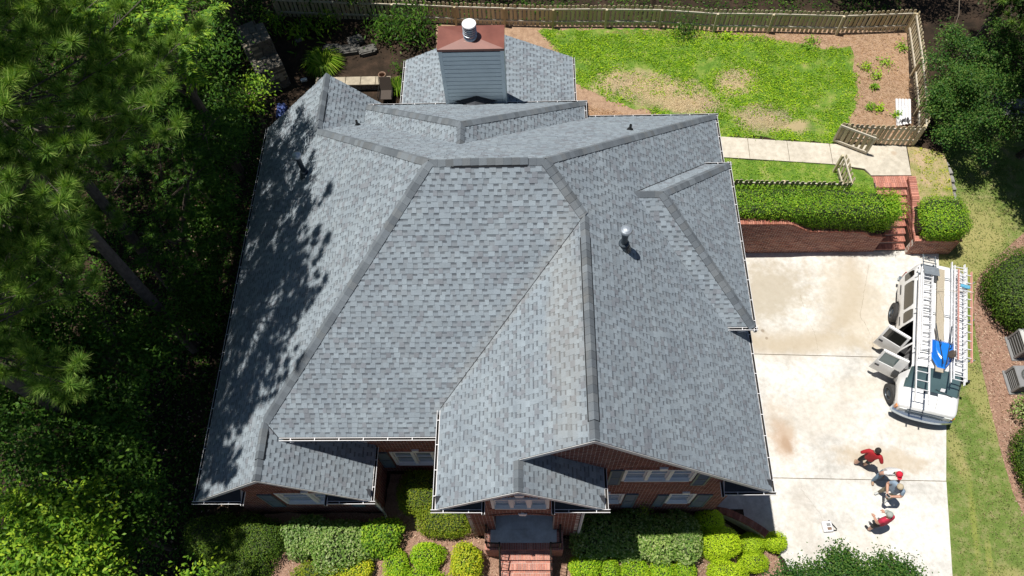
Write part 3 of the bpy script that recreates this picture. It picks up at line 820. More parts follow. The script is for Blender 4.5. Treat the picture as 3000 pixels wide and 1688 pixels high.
# right wing
MF3 = frame((0, WALLF3, 0), EX, (0, -1, 0))
lo, hi = under(xl3, ze, xg3, z3, xE, zE, 1.27, 5.66)
lo3 = lambda z: (max(xg4 + (z + 0.16 - z4)/p3, xg4) if z > ze+0.1 else 1.27)
openR = [(2.33, 4.25, 5.43, 6.62), (1.45, 2.60, 2.57, 3.83), (3.92, 4.70, 2.57, 3.83)]
wR = brick_wall(MF3, lo3, hi, 0.0, z3-0.2, openR)
for a, b, c, d in openR:
    soldier(MF3, a-0.05, b+0.05, c-0.21, c-0.005, 0.03, wall=wR); soldier(MF3, a-0.05, b+0.05, d+0.005, d+0.2, 0.01, wall=wR)
soldier(MF3, xg3-0.38, xg3+0.38, z3-0.62, z3-0.42, 0.03, wall=wR)
# entry bay
MF4 = frame((0, WALLF4, 0), EX, (0, -1, 0))
lo, hi = under(xl3, ze, xg4, z4, xr4, ze, -2.0, 1.25)
openE = [(-1.20, 0.34, 5.46, 6.58), (-0.90, 0.04, 6.5, 6.92), (-1.26, 0.49, 2.0, 4.42), (-1.0, 0.22, 4.40, 4.56), (-0.72, -0.06, 4.5, 4.64)]
wE = brick_wall(MF4, lo, hi, 1.2, z4-0.2, openE)
soldier(MF4, -1.26, 0.40, 5.25, 5.455, 0.03, wall=wE)
for i in range(23):                      # arch over the porch opening and over the tall window
    t = -1 + 2*i/22.0
    for (cx_, hw, zbase, rise, hh) in ((-0.385, 0.93, 4.42, 0.24, 0.19), (-0.43, 0.80, 6.62, 0.34, 0.17)):
        if i in (11,): continue
        u = cx_ + hw*t; z = zbase + rise*(1-t*t)
        c = random.choice(BRC); P = MF4 @ Vector((u, 0, z))
        BRICKS.append(((P-CAMPOS).length, MF4 @ Matrix.Translation((u, 0, z)) @ Matrix.Rotation(-t*0.55, 4, 'Y'), -0.034, 0.034, -0.05, 0.022, 0, hh, c, wE))
MEW = frame((-2.0, 0, 0), (0, -1, 0), (-1, 0, 0)); brick_wall(MEW, lambda z: -WALLS, lambda z: -WALLF4, 0.6, ze-0.1)
MEE = frame((1.25, 0, 0), (0, 1, 0), (1, 0, 0)); brick_wall(MEE, lambda z: WALLF4, lambda z: WALLF3, 0.6, ze-0.1)
# bricks: the 300 that show largest as objects, the rest as one part
def emit_bricks(store, limit, thing_wall, mat=MAT['brick']):
    store.sort(key=lambda s: s[0])
    for s in store[:limit]:
        mb = MB(); _, M, a, b, n0, n1, c, d, col, w = s
        mb.box(a, b, n0, n1, c, d, col=col, M=M); mb.build('brick', mat, w)
    if len(store) > limit:
        mb = MB()
        for s in store[limit:]:
            _, M, a, b, n0, n1, c, d, col, w = s
            mb.box(a, b, n0, n1, c, d, col=col, M=M)
        mb.build('bricks', mat, thing_wall, kind='stuff')
emit_bricks(BRICKS, 300, house)
# hidden-side walls with a brick surface
mB, ntB, nB, lB, bB = new_mat('brick_courses')
bt = ntB.nodes.new('ShaderNodeTexBrick')
for k_, v_ in (('Scale', 1.0), ('Brick Width', 0.207), ('Row Height', 0.0677), ('Mortar Size', 0.006)): bt.inputs[k_].default_value = v_
bt.inputs['Color1'].default_value = (0.16, 0.06, 0.042, 1); bt.inputs['Color2'].default_value = (0.12, 0.045, 0.035, 1); bt.inputs['Mortar'].default_value = (0.33, 0.27, 0.23, 1)
tc = ntB.nodes.new('ShaderNodeNewGeometry'); sp = ntB.nodes.new('ShaderNodeSeparateXYZ'); cb = ntB.nodes.new('ShaderNodeCombineXYZ')
lB.new(tc.outputs['Position'], sp.inputs[0]); ad = math_(ntB, 'ADD', sp.outputs[0], sp.outputs[1]); lB.new(ad, cb.inputs[0]); lB.new(sp.outputs[2], cb.inputs[1])
lB.new(cb.outputs[0], bt.inputs['Vector']); lB.new(bt.outputs[0], bB.inputs['Base Color']); bB.inputs['Roughness'].default_value = 0.9
MAT['brick_tex'] = mB
def wallbox(x0, x1, y0, y1, z0, z1):
    mb = MB(); mb.box(x0, x1, y0, y1, z0, z1); mb.build('wall', MAT['brick_tex'], house)
wallbox(-9.42, -9.22, WALLF1+0.115, yR1-0.3, 0.3, zW-0.02); wallbox(5.46, 5.66, WALLF3+0.115, yN-0.4, -0.3, zE-0.05)
wallbox(5.66, 5.95, yD0+0.35, yD1-0.35, -0.3, zD-0.1)
wallbox(-4.55, 5.46, yN-0.42, yN-0.22, 0.8, zE-0.05); wallbox(-5.5, 1.45, yNb-0.6, yNb-0.4, 0.8, zbE-0.08)
wallbox(-4.7, -4.5, yN-0.4, yR1-0.3, 0.8, zW); wallbox(-9.22, -4.5, yR1-0.5, yR1-0.3, 0.8, zW+0.1)
mbg = MB(); mbg.poly([(-9.3, yR1-0.31, zW), (-4.6, yR1-0.31, zW), (xg1, yR1-0.31, zP1-0.2)]); mbg.build('wall', MAT['brick_tex'], house)
wallbox(sx0+0.35, sx0+0.5, 18.4, syN-0.3, 0.8, sz); wallbox(sx1-0.5, sx1-0.35, 18.4, syN-0.3, 0.8, sz); wallbox(sx0+0.35, sx1-0.35, syN-0.5, syN-0.3, 0.8, sz)
mbg = MB(); mbg.poly([(sx0+.3, syN-.3, sz-.05), (sx1-.3, syN-.3, sz-.05), (sxm, syN-.3, szt-.2)]); mbg.build('wall', MAT['brick_tex'], house)
# soffits
for (x0, x1, y0, y1, z) in ((xW, -9.22, yF1, yR1, zW-0.15), (5.6, xE, yF3+0.3, yN, zE-0.15), (xDv, xD, yD0, yD1, zD-0.14), (xl3, -2.0, yF4+0.3, WALLS+0.2, ze-0.15), (1.25, xr4, yF4+0.3, yF3+0.3, ze-0.15), (-7.0, xl3, yS, WALLS+0.02, zS-0.15)):
    mb = MB(); mb.box(x0, x1, y0, y1, z-0.02, z); mb.build('soffit', MAT['trim'], house)

# ---- windows and shutters
def window(M, a, b, z0, z1, lights, rail=True, sillout=0.04):
    wroot = None
    mb = MB(); cw = 0.075
    mb.box(a, a+cw, -0.09, 0.02, z0, z1, M=M); mb.box(b-cw, b, -0.09, 0.02, z0, z1, M=M)
    mb.box(a+cw, b-cw, -0.09, 0.02, z1-cw, z1, M=M); mb.box(a+cw, b-cw, -0.09, sillout, z0, z0+0.05, M=M)
    w = mb.build('window', MAT['trim'], house)
    n = lights; W = (b-a-2*cw); st = W/n
    for i in range(n):
        ua, ub = a+cw+st*i, a+cw+st*(i+1)
        if i > 0:
            q = MB(); q.box(ua-0.05, ua+0.05, -0.085, 0.015, z0+0.05, z1-cw, M=M); q.build('mullion', MAT['trim'], w)
        q = MB(); e = 0.035; ia, ib = ua+(0.05 if i else 0), ub-(0.05 if i < n-1 else 0)
        for (p0, p1, r0, r1) in ((ia, ia+e, z0+.05, z1-cw), (ib-e, ib, z0+.05, z1-cw), (ia+e, ib-e, z0+.05, z0+.05+e*1.4), (ia+e, ib-e, z1-cw-e, z1-cw)):
            q.box(p0, p1, -0.085, -0.05, r0, r1, M=M)
        if rail: q.box(ia+e, ib-e, -0.085, -0.045, (z0+z1)/2-0.02, (z0+z1)/2+0.02, M=M)
        q.build('sash', MAT['white'], w)
        q = MB(); q.box(ia+e*0.8, ib-e*0.8, -0.088, -0.078, z0+.06, z1-cw, M=M); q.build('pane', MAT['window_glass'], w)
def shutter(M, a, b, z0, z1):
    mb = MB(); e = 0.05
    for (p0, p1, r0, r1) in ((a, a+e, z0, z1), (b-e, b, z0, z1), (a+e, b-e, z0, z0+e), (a+e, b-e, z1-e, z1), (a+e, b-e, (z0+z1)/2-e/2, (z0+z1)/2+e/2)):
        mb.box(p0, p1, 0.004, 0.045, r0, r1, M=M)
    s = mb.build('shutter', MAT['shutter'], house)
    k = int((z1-z0-2*e)/0.055); q = MB()
    for i in range(k):
        z = z0+e+(z1-z0-2*e)*i/k
        q.poly([M @ Vector(p) for p in ((a+e, 0.036, z), (b-e, 0.036, z), (b-e, 0.01, z+0.05), (a+e, 0.01, z+0.05))])
    q.build('louvres', MAT['shutter'], s)
def keystone(M, u, z, w=0.10, h=0.22):
    mb = MB(); mb.prism_rings([[(u-w*.8, 0.0, z), (u+w*.8, 0.0, z), (u+w*1.1, 0, z+h), (u-w*1.1, 0, z+h)], [(u-w*.8, 0.05, z), (u+w*.8, 0.05, z), (u+w*1.1, .05, z+h), (u-w*1.1, .05, z+h)]], M=M)
    mb.build('keystone', MAT['trim'], house)
window(MF1, -7.84, -5.84, 2.36, 3.78, 2); shutter(MF1, -8.40, -7.96, 2.0, 3.62); shutter(MF1, -5.83, -5.42, 2.0, 3.62); keystone(MF1, -6.85, 3.80)
window(MS, -4.55, -2.55, 1.87, 3.40, 3); shutter(MS, -5.0, -4.62, 1.6, 3.35); keystone(MS, -3.7, 3.42)
window(MF3, 2.33, 4.25, 5.43, 6.62, 3); shutter(MF3, 1.95, 2.31, 5.1, 6.62); shutter(MF3, 4.28, 4.68, 5.0, 6.35); keystone(MF3, 3.3, 6.64)
window(MF3, 1.45, 2.60, 2.57, 3.83, 2); shutter(MF3, 2.63, 3.0, 2.08, 3.84); keystone(MF3, 2.05, 3.85)
window(MF3, 3.92, 4.70, 2.57, 3.83, 1); shutter(MF3, 3.58, 3.90, 2.2, 3.72); shutter(MF3, 4.74, 5.18, 2.12, 3.75); keystone(MF3, 4.35, 3.85)
window(MF4, -1.20, 0.34, 5.46, 6.58, 3); keystone(MF4, -0.43, 6.93, 0.12, 0.24); keystone(MF4, -0.385, 4.62, 0.11, 0.22)
MAT['fan'] = simple('brown_fan_panel', (0.22, 0.13, 0.09), 0.6, nscale=20, var=0.3)
mb = MB()
mb.poly([MF4 @ Vector(p) for p in [(-0.90, -0.06, 6.56), (0.04, -0.06, 6.56), (0.04, -0.06, 6.74), (-0.2, -0.06, 6.9), (-0.43, -0.06, 6.94), (-0.66, -0.06, 6.9), (-0.90, -0.06, 6.74)]])
for i in range(11): mb.box(-0.9+0.085*i, -0.9+0.085*i+0.03, -0.06, -0.03, 6.56, 6.72, M=MF4)
mb.build('fan_panel', MAT['fan'], house)
# ---- porch recess, floor, door
mb = MB()
mb.box(-1.26, 0.49, WALLF4+1.5, WALLF4+1.6, 2.0, 4.7); mb.box(-1.36, -1.26, WALLF4+0.115, WALLF4+1.6, 2.0, 4.7); mb.box(0.49, 0.59, WALLF4+0.115, WALLF4+1.6, 2.0, 4.7); mb.box(-1.36, 0.59, WALLF4+0.115, WALLF4+1.6, 4.7, 4.8)
mb.build('porch_recess', MAT['brick_tex'], house)
mb = MB(); mb.box(-0.85, 0.08, WALLF4+1.46, WALLF4+1.5, 2.32, 4.4); d_ = mb.build('door', MAT['shutter'], house)
mb = MB(); mb.lathe([(0.03, 0), (0.03, 0.02)], 10, center=(-0.7, WALLF4+1.44, 3.3)); mb.build('handle', MAT['galv'], d_)
mb = MB(); mb.box(-1.26, 0.49, WALLF4-0.01, WALLF4+1.5, 2.0, 2.30); mb.box(-1.42, 0.61, 3.86, WALLF4-0.012, 2.0, 2.298)
MAT['slate_floor'] = concrete('porch_slate', (0.58, 0.60, 0.58), False)
pf = mb.build('porch_floor', MAT['slate_floor'], house)
BR2 = []; REDP = [(0.42, 0.185, 0.135), (0.37, 0.155, 0.115), (0.47, 0.225, 0.17), (0.40, 0.19, 0.15)]
mb = MB(); mb.box(-1.59, 0.80, 3.66, 3.862, 0.8, 2.28); mb.box(-1.59, -1.42, 3.862, WALLF4-0.03, 0.8, 2.28); mb.box(0.61, 0.80, 3.862, WALLF4-0.03, 0.8, 2.28)
pb = mb.build('porch_base', MAT['mortar'], house)
def top_bricks(x0, x1, y0, y1, z, along='x', pitch=0.0735, store=BR2, wall=None, h=0.02):
    n = max(1, int(round(((x1-x0) if along == 'x' else (y1-y0))/pitch))); st = ((x1-x0) if along == 'x' else (y1-y0))/n
    for i in range(n):
        c = random.choice(REDP); kk = random.uniform(0.85, 1.15); c = tuple(q*kk for q in c)
        if along == 'x': a = (x0+st*i+0.005, x0+st*(i+1)-0.005, y0+0.003, y1-0.003)
        else: a = (x0+0.003, x1-0.003, y0+st*i+0.005, y0+st*(i+1)-0.005)
        store.append(((Vector((a[0], a[2], z))-CAMPOS).length, Matrix.Identity(4), a[0], a[1], a[2], a[3], z-0.004, z+h, c, wall))
top_bricks(-1.59, 0.80, 3.655, 3.86, 2.28, 'x', wall=pb); top_bricks(-1.59, -1.42, 3.87, WALLF4-0.03, 2.28, 'y', wall=pb); top_bricks(0.61, 0.80, 3.87, WALLF4-0.03, 2.28, 'y', wall=pb)
for z in [2.28-0.0677*(i+1) for i in range(20)]:
    u = -1.59 + (0.1 if int(z*100) % 2 else 0)
    while u < 0.80:
        c = random.choice(REDP); BR2.append((30, Matrix.Identity(4), u+.005, min(u+.2, .8), 3.648, 3.661, z+.005, z+.0627, c, pb)); u += 0.207
st_ = MB()
for i in range(9):                     # front steps
    y1 = 3.66-0.27*i; zt_ = 2.30-0.155*(i+1)
    st_.box(-1.15, 0.46, y1-0.27, y1-0.001*i, 0.3, zt_)
stp = st_.build('front_steps', MAT['mortar'], house)
for i in range(9):
    y1 = 3.66-0.27*i; zt_ = 2.30-0.155*(i+1)
    top_bricks(-1.15, 0.46, y1-0.285, y1-0.085, zt_, 'x', wall=stp); 
    top_bricks(-1.15, 0.46, y1-0.08, y1-0.004, zt_, 'x', 0.2, wall=stp)
emit_bricks(BR2, 200, stp)
# railings
def railing(pts, zs, n_between):
    mb = MB(); 
    for (a, b), (za, zb_) in zip(zip(pts, pts[1:]), zip(zs, zs[1:])):
        A = Vector((*a, za)); B = Vector((*b, zb_))
        mb.tube([A+Vector((0,0,.9)), B+Vector((0,0,.9))], 0.022, 6); mb.tube([A+Vector((0,0,.12)), B+Vector((0,0,.12))], 0.012, 6)
        k = max(1, int((B-A).length/0.115))
        for i in range(1, k):
            p = A + (B-A)*(i/k); mb.tube([p+Vector((0,0,.12)), p+Vector((0,0,.9))], 0.0075, 5)
    for p, z in zip(pts, zs): mb.box(p[0]-.02, p[0]+.02, p[1]-.02, p[1]+.02, z, z+0.95); mb.box(p[0]-.03, p[0]+.03, p[1]-.03, p[1]+.03, z+0.95, z+0.97)
    mb.build('railing', MAT['iron'], house)
railing([(-1.50, WALLF4-0.06), (-1.50, 3.72), (-1.10, 3.70), (-1.10, 2.0)], [2.30, 2.30, 2.30, 1.25], 8)
railing([(0.70, WALLF4-0.06), (0.70, 3.72), (0.41, 3.70), (0.41, 2.0)], [2.30, 2.30, 2.30, 1.25], 8)
# ---- downspouts
def spout(pts, w=0.07, d=0.055):
    mb = MB(); mb.tube(pts, 0.042, 4); mb.build('downspout', MAT['white'], house)
spout([(xe2-0.02, WALLF1-0.12, zW-0.1), (-4.96, WALLF1-0.08, zW-0.4), (-4.96, WALLF1-0.08, 1.15), (-4.9, WALLF1-0.25, 1.02)])
spout([(1.6, WALLF4-0.1, ze-0.1), (1.30, WALLF4-0.03, ze-0.5), (1.30, WALLF4-0.03, 1.1)])
spout([(-6.75, yS-0.07, zS-0.1), (-6.75, yS-0.05, zS-0.35), (-6.75, yS+0.2, 6.0)])
spout([(6.15, yD0-0.06, zD-0.1), (6.0, yD0+0.0, zD-0.35), (5.95, yD0+0.2, zD-0.5)])
spout([(xbW-0.06, ybw+0.35, zbE-0.1), (xbW-0.06, ybw+0.30, zbE-0.3)])
# ---- chimney chase with gapped siding boards, copper cap and flue
ck = MB(); cx0, cx1, cy0, cy1, cz1 = -3.03, -0.92, 18.2, 19.16, 8.36
ck.box(cx0, cx1, cy0+0.02, cy1, 3.5, cz1)
chim = ck.build('chimney', MAT['dark_metal'], house)  # dark core behind the open board gaps stands for lap shadow lines
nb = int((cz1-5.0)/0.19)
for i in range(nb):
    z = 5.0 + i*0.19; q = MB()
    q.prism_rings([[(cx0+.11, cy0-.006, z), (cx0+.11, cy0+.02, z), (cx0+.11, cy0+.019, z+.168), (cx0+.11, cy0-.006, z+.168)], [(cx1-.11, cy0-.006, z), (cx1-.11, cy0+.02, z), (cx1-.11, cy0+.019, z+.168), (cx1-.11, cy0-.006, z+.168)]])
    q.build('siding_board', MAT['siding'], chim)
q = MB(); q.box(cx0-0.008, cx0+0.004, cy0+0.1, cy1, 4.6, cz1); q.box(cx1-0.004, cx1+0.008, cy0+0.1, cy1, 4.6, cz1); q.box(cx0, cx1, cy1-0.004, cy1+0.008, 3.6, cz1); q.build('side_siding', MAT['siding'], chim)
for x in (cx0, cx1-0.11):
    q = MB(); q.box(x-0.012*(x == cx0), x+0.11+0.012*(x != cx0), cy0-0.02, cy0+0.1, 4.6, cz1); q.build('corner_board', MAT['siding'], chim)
mC, ntC, nC, lC, bC = new_mat('weathered_copper_cap')
fC = noise_fac(ntC, 1.6, 5, 0.6); lC.new(ramp(ntC, [(0.3, (0.155, 0.054, 0.038)), (0.7, (0.225, 0.082, 0.058))], fC), bC.inputs['Base Color']); bC.inputs['Roughness'].default_value = 0.38; bC.inputs['Specular IOR Level'].default_value = 0.6
q = MB(); e = 0.035
r0 = [(cx0-e, cy0-e-.02), (cx1+e, cy0-e-.02), (cx1+e, cy1+e), (cx0-e, cy1+e)]
q.prism_rings([[(*p, cz1-0.06) for p in r0], [(*p, cz1+0.04) for p in r0]], cap=False)
ap = (-2.0, 18.66, cz1+0.15)
for i in range(4): q.poly([(*r0[i], cz1+0.04), (*r0[(i+1) % 4], cz1+0.04), ap])
cap_ = q.build('chimney_cap', mC, chim)
q = MB(); q.lathe([(0.25, 0.0), (0.22, 0.06), (0.19, 0.08), (0.19, 0.16), (0.235, 0.17), (0.235, 0.19), (0.20, 0.2), (0.20, 0.26), (0.225, 0.27), (0.225, 0.285), (0.20, 0.29), (0.20, 0.35), (0.225, 0.36), (0.225, 0.375), (0.20, 0.38), (0.20, 0.44), (0.225, 0.45), (0.225, 0.46), (0.16, 0.47), (0.16, 0.52)], 24, center=(-1.99, 18.64, cz1+0.08))
q.build('flue', MAT['galv'], chim)
q = MB(); q.lathe([(0.225, 0), (0.232, 0.03), (0.225, 0.055), (0.0, 0.062)], 28, center=(-1.99, 18.64, cz1+0.60)); q.build('flue_lid', MAT['white'], chim)
# small cricket behind the chase
q = MB(); q.poly([(-2.75, cy0+.0, zbE+.12), (-2.0, cy0-.42, zbE+.34), (-1.95, cy0, zbE+.40)]); q.poly([(-1.95, cy0, zbE+.40), (-2.0, cy0-.42, zbE+.34), (-1.2, cy0, zbE+.12)])
q.build('cricket', MAT['dark_roof'], chim)
# ---- vents on the slopes
def flue_vent(x, y, z, h, r, capr, label):
    q = MB(); q.lathe([(r*2.6, -0.12), (r*1.9, 0.05), (r*1.15, 0.16), (r, 0.18), (r, h-0.1)], 14, center=(x, y, z)); v = q.build('vent_pipe', MAT['dark_metal'], house, label=label)
    q = MB(); q.lathe([(r*1.05, 0), (capr*0.95, 0.02), (capr, 0.05), (capr*0.98, 0.075), (capr*1.03, 0.08), (capr*0.9, 0.115), (capr*0.55, 0.145), (0.01, 0.155)], 18, center=(x, y, z+h-0.1)); q.build('vent_cap', MAT['galv'], v)
    q = MB(); q.lathe([(r*1.6, 0), (r*1.6, 0.03), (r*1.2, 0.05)], 14, center=(x, y, z+0.15)); q.build('collar', MAT['dark_metal'], v)
flue_vent(2.34, 10.19, 9.29, 0.82, 0.085, 0.155, 'dark vent pipe with domed metal cap on the east slope')
flue_vent(-7.35, 14.59, 6.66, 1.0, 0.078, 0.145, 'tall dark vent pipe with domed metal cap in tree shade on the west slope')
for (x, y, z) in ((-5.96, 16.91, 6.22), (3.01, 15.24, 7.79)):
    q = MB(); q.lathe([(0.13, -0.12), (0.10, 0.03), (0.05, 0.09), (0.045, 0.1), (0.04, 0.26), (0.03, 0.26), (0.03, 0.1)], 12, center=(x, y, z)); q.build('plumbing_vent', MAT['black'], house)
# ------------------------------------------------------------------ foliage tools
def rand_unit(n, rng=RNG):
    v = rng.normal(size=(n, 3)); return v / np.linalg.norm(v, axis=1, keepdims=True)
def norm_(v): return v / np.maximum(np.linalg.norm(v, axis=1, keepdims=True), 1e-9)
def leaf_quads(P, axis, nrm, L, W):
    """rhombic leaves: base P, growing along axis, in the plane across nrm"""
    side = norm_(np.cross(nrm, axis)); L = np.asarray(L)[:, None]; W = np.asarray(W)[:, None]
    up = norm_(np.cross(axis, side))
    a = P; b = P + axis*L*0.45 + side*W*0.5 + up*W*0.12; c = P + axis*L - up*L*0.12; d = P + axis*L*0.45 - side*W*0.5 + up*W*0.12
    V = np.stack([a, b, c, d], 1).reshape(-1, 3)
    F = np.arange(len(P)*4).reshape(-1, 4)
    return V, F
def leaves_at(P, N_, size, aspect=0.5, jitter=0.6, rng=RNG, droop=0.0):
    n = len(P)
    nn = norm_(N_ + jitter*rand_unit(n, rng))
    ax = rand_unit(n, rng); ax = ax - nn*np.sum(ax*nn, 1, keepdims=True); ax[:, 2] -= droop; ax = norm_(ax)
    L = size * rng.uniform(0.65, 1.3, n)
    return leaf_quads(P, ax, nn, L, L*aspect)

GREENS = {
 'azalea':  [(0.121, 0.259, 0.014), (0.224, 0.414, 0.019), (0.345, 0.535, 0.028), (0.500, 0.621, 0.041)],
 'yellow':  [(0.149, 0.267, 0.014), (0.356, 0.446, 0.024), (0.535, 0.564, 0.036), (0.669, 0.624, 0.048)],
 'lime':    [(0.206, 0.356, 0.012), (0.338, 0.506, 0.018), (0.450, 0.619, 0.027), (0.544, 0.675, 0.038)],
 'pale':    [(0.075, 0.16, 0.028), (0.16, 0.28, 0.055), (0.28, 0.39, 0.11), (0.44, 0.50, 0.25)],
 'box':     [(0.036, 0.078, 0.013), (0.065, 0.130, 0.017), (0.104, 0.182, 0.023), (0.156, 0.221, 0.033)],
 'olive':   [(0.075, 0.135, 0.012), (0.135, 0.209, 0.017), (0.209, 0.269, 0.021), (0.284, 0.314, 0.036)],
 'hedge':   [(0.079, 0.192, 0.018), (0.146, 0.316, 0.025), (0.247, 0.427, 0.033), (0.383, 0.540, 0.046)],
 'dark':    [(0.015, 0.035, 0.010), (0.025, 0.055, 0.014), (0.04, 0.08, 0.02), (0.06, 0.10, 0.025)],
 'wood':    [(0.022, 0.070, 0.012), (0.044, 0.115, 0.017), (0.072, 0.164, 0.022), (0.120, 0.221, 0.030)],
 'bright':  [(0.070, 0.169, 0.019), (0.140, 0.287, 0.025), (0.246, 0.406, 0.035), (0.421, 0.558, 0.047)],
 'pine':    [(0.075, 0.165, 0.032), (0.135, 0.26, 0.045), (0.20, 0.34, 0.065), (0.37, 0.47, 0.13)],
 'feather': [(0.051, 0.133, 0.017), (0.094, 0.217, 0.024), (0.160, 0.308, 0.031), (0.362, 0.504, 0.048)],
 'turf':    [(0.09, 0.15, 0.03), (0.15, 0.21, 0.045), (0.24, 0.25, 0.09), (0.36, 0.30, 0.17)],
 'myrtle':  [(0.022, 0.077, 0.017), (0.045, 0.122, 0.024), (0.080, 0.168, 0.029), (0.160, 0.235, 0.062)],
 'grass':   [(0.070, 0.168, 0.017), (0.140, 0.280, 0.022), (0.238, 0.392, 0.028), (0.392, 0.476, 0.084)],
}
for k_, c_ in GREENS.items():
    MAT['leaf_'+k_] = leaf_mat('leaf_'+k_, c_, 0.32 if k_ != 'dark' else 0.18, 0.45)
MAT['core'] = simple('dark_core_green', (0.035, 0.05, 0.014), 0.95, nscale=12, var=0.4)

def lumps(D, seed, k=26, amp=0.10, width=0.30):
    rng = np.random.default_rng(seed); C_ = rand_unit(k, rng); A = rng.uniform(-0.7, 1.0, k)*amp
    d = D @ C_.T
    return 1.0 + (np.exp(-(1-d)/(width*width)) * A).sum(1)
def shrub(name, label, cat, c, rx, ry, h, kind, n=2600, size=0.05, power=2.0, seed=0, group=None, amp=0.10, aspect=0.55, jitter=0.55, depth=0.14, z0=None, rz=0.0, trunk=True, lumpk=26, lumpw=0.3, zb=0.75):
    """a clipped or loose shrub: shell of leaves over twigs, standing at c=(x,y)"""
    rng = np.random.default_rng(seed + 100)
    zg = hf(*c) if z0 is None else z0
    root = thing(name, label, cat, (c[0], c[1], zg), 0.0, group)
    cz, rh = h*0.46, h*0.54
    def shell(D):
        q = np.abs(D)**power
        r = (q.sum(1))**(-1.0/power)
        r = r*lumps(D, seed, lumpk, amp, lumpw)
        return D*r[:, None]*np.array([rx, ry, rh])
    D = rand_unit(int(n*1.35), rng); D = D[D[:, 2] > -0.75][:n]
    S = shell(D)
    e = norm_(D/np.array([rx, ry, rh]))
    P = S*(1 - depth*rng.random(len(D))**1.6 + 0.10*rng.random(len(D))**4)[:, None] + np.array([0, 0, cz])
    cr, sr = math.cos(rz), math.sin(rz); RM = np.array([[cr, -sr, 0], [sr, cr, 0], [0, 0, 1]])
    P = P @ RM.T; e = e @ RM.T
    V, F = leaves_at(P, e + np.array([0, 0, zb]), size*1.15, aspect, jitter*0.8, rng)
    o = obj('foliage', np_mesh('foliage', V, F, MAT['leaf_'+kind]), root, local=True)
    # closed dark hull that stops views through the shrub
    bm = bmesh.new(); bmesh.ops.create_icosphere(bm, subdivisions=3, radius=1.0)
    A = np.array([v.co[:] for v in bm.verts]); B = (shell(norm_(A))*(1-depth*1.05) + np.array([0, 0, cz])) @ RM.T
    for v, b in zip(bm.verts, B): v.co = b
    me = bpy.data.meshes.new('dark_core'); bm.to_mesh(me); bm.free(); me.materials.append(MAT['core'])
    obj('dark_core', me, root, local=True)
    if trunk:
        mb = MB(); mb.tube([(0, 0, -0.08), (0.02, 0.01, h*0.4)], [0.05, 0.03], 6); mb.build('stem', MAT['bark'], root, local=True)
    return root

# ------------------------------------------------------------------ retaining wall, steps, planter
def mono(tab):
    def f(x):
        if x <= tab[0][0]: return tab[0][1]
        for (a, b), (c, d) in zip(tab, tab[1:]):
            if x <= c: t = (x-a)/(c-a); t = t*t*(3-2*t); return b+(d-b)*t
        return tab[-1][1]
    return f
BRW = [(0.260, 0.094, 0.065), (0.312, 0.124, 0.086), (0.208, 0.075, 0.057), (0.351, 0.156, 0.111), (0.286, 0.111, 0.072)]
rw = thing('retaining_wall', 'long red brick retaining wall with stepped curved top below the clipped hedge', 'wall', (9.6, 15.4, 0.0))
ztop = mono([(5.7, 2.24), (9.4, 2.18), (10.55, 1.62), (12.35, 1.56), (12.95, 1.20), (13.42, 1.18)])
RB = []
MRW = frame((0, 15.28, 0), (1, 0, 0), (0, -1, 0))
def hi_rw(z):
    x = 13.42
    while x > 5.75 and ztop(x) < z: x -= 0.02
    return x
wbase = brick_wall(MRW, lambda z: 5.75, hi_rw, 0.0, 2.22, name='wall_body', parent=rw, pal=BRW, thick=0.24, store=RB)
MRWe = frame((13.42, 0, 0), (0, 1, 0), (1, 0, 0))
brick_wall(MRWe, lambda z: 15.285, lambda z: 15.52, 0.0, 1.16, name='wall_end', parent=rw, pal=BRW, thick=0.1, store=RB)
x = 5.8
while x < 13.40:
    za = ztop(x); sl_ = math.atan((ztop(x+0.07)-za)/0.07); c = random.choice(BRW); k = random.uniform(0.95, 1.3)
    M_ = Matrix.Translation((x, 15.26, za)) @ Matrix.Rotation(-sl_, 4, 'Y')
    RB.append(((Vector((x, 15.3, za))-CAMPOS).length-5, M_, 0.004, 0.066/max(0.5, math.cos(sl_)), -0.02, 0.27, -0.02, 0.06, tuple(q*k for q in c), wbase)); x += 0.0735
emit_bricks(RB, 300, rw)

pw = thing('planter_wall', 'red brick planter wall with brick coping beside the side steps', 'wall', (15.4, 15.3, 0.0))
PB = []
MPW = frame((0, 15.15, 0), (1, 0, 0), (0, -1, 0))
wp1 = brick_wall(MPW, lambda z: 14.65, lambda z: 16.34, 0.0, 0.98, name='wall_body', parent=pw, pal=BRW, thick=0.22, store=PB)
zcap = mono([(15.15, 0.99), (15.6, 1.05), (16.35, 1.42), (16.8, 1.62), (17.62, 1.74)])
MPX = frame((14.65, 0, 0), (0, -1, 0), (-1, 0, 0))
def lo_p(z):
    return -17.64
def hi_p(z):
    y = 15.16
    while y < 17.63 and zcap(y) < z: y += 0.02
    return -y
wp2 = brick_wall(MPX, lo_p, hi_p, 0.0, 1.74, name='wall_body', parent=pw, pal=BRW, thick=0.2, store=PB)
MPE = frame((16.34, 0, 0), (0, 1, 0), (1, 0, 0)); brick_wall(MPE, lambda z: 15.16, lambda z: 15.45, 0.0, 0.98, name='wall_body', parent=pw, pal=BRW, thick=0.1, store=PB)
REDC = [(0.43, 0.18, 0.13), (0.38, 0.155, 0.115), (0.48, 0.215, 0.16), (0.41, 0.185, 0.145)]
y = 15.15
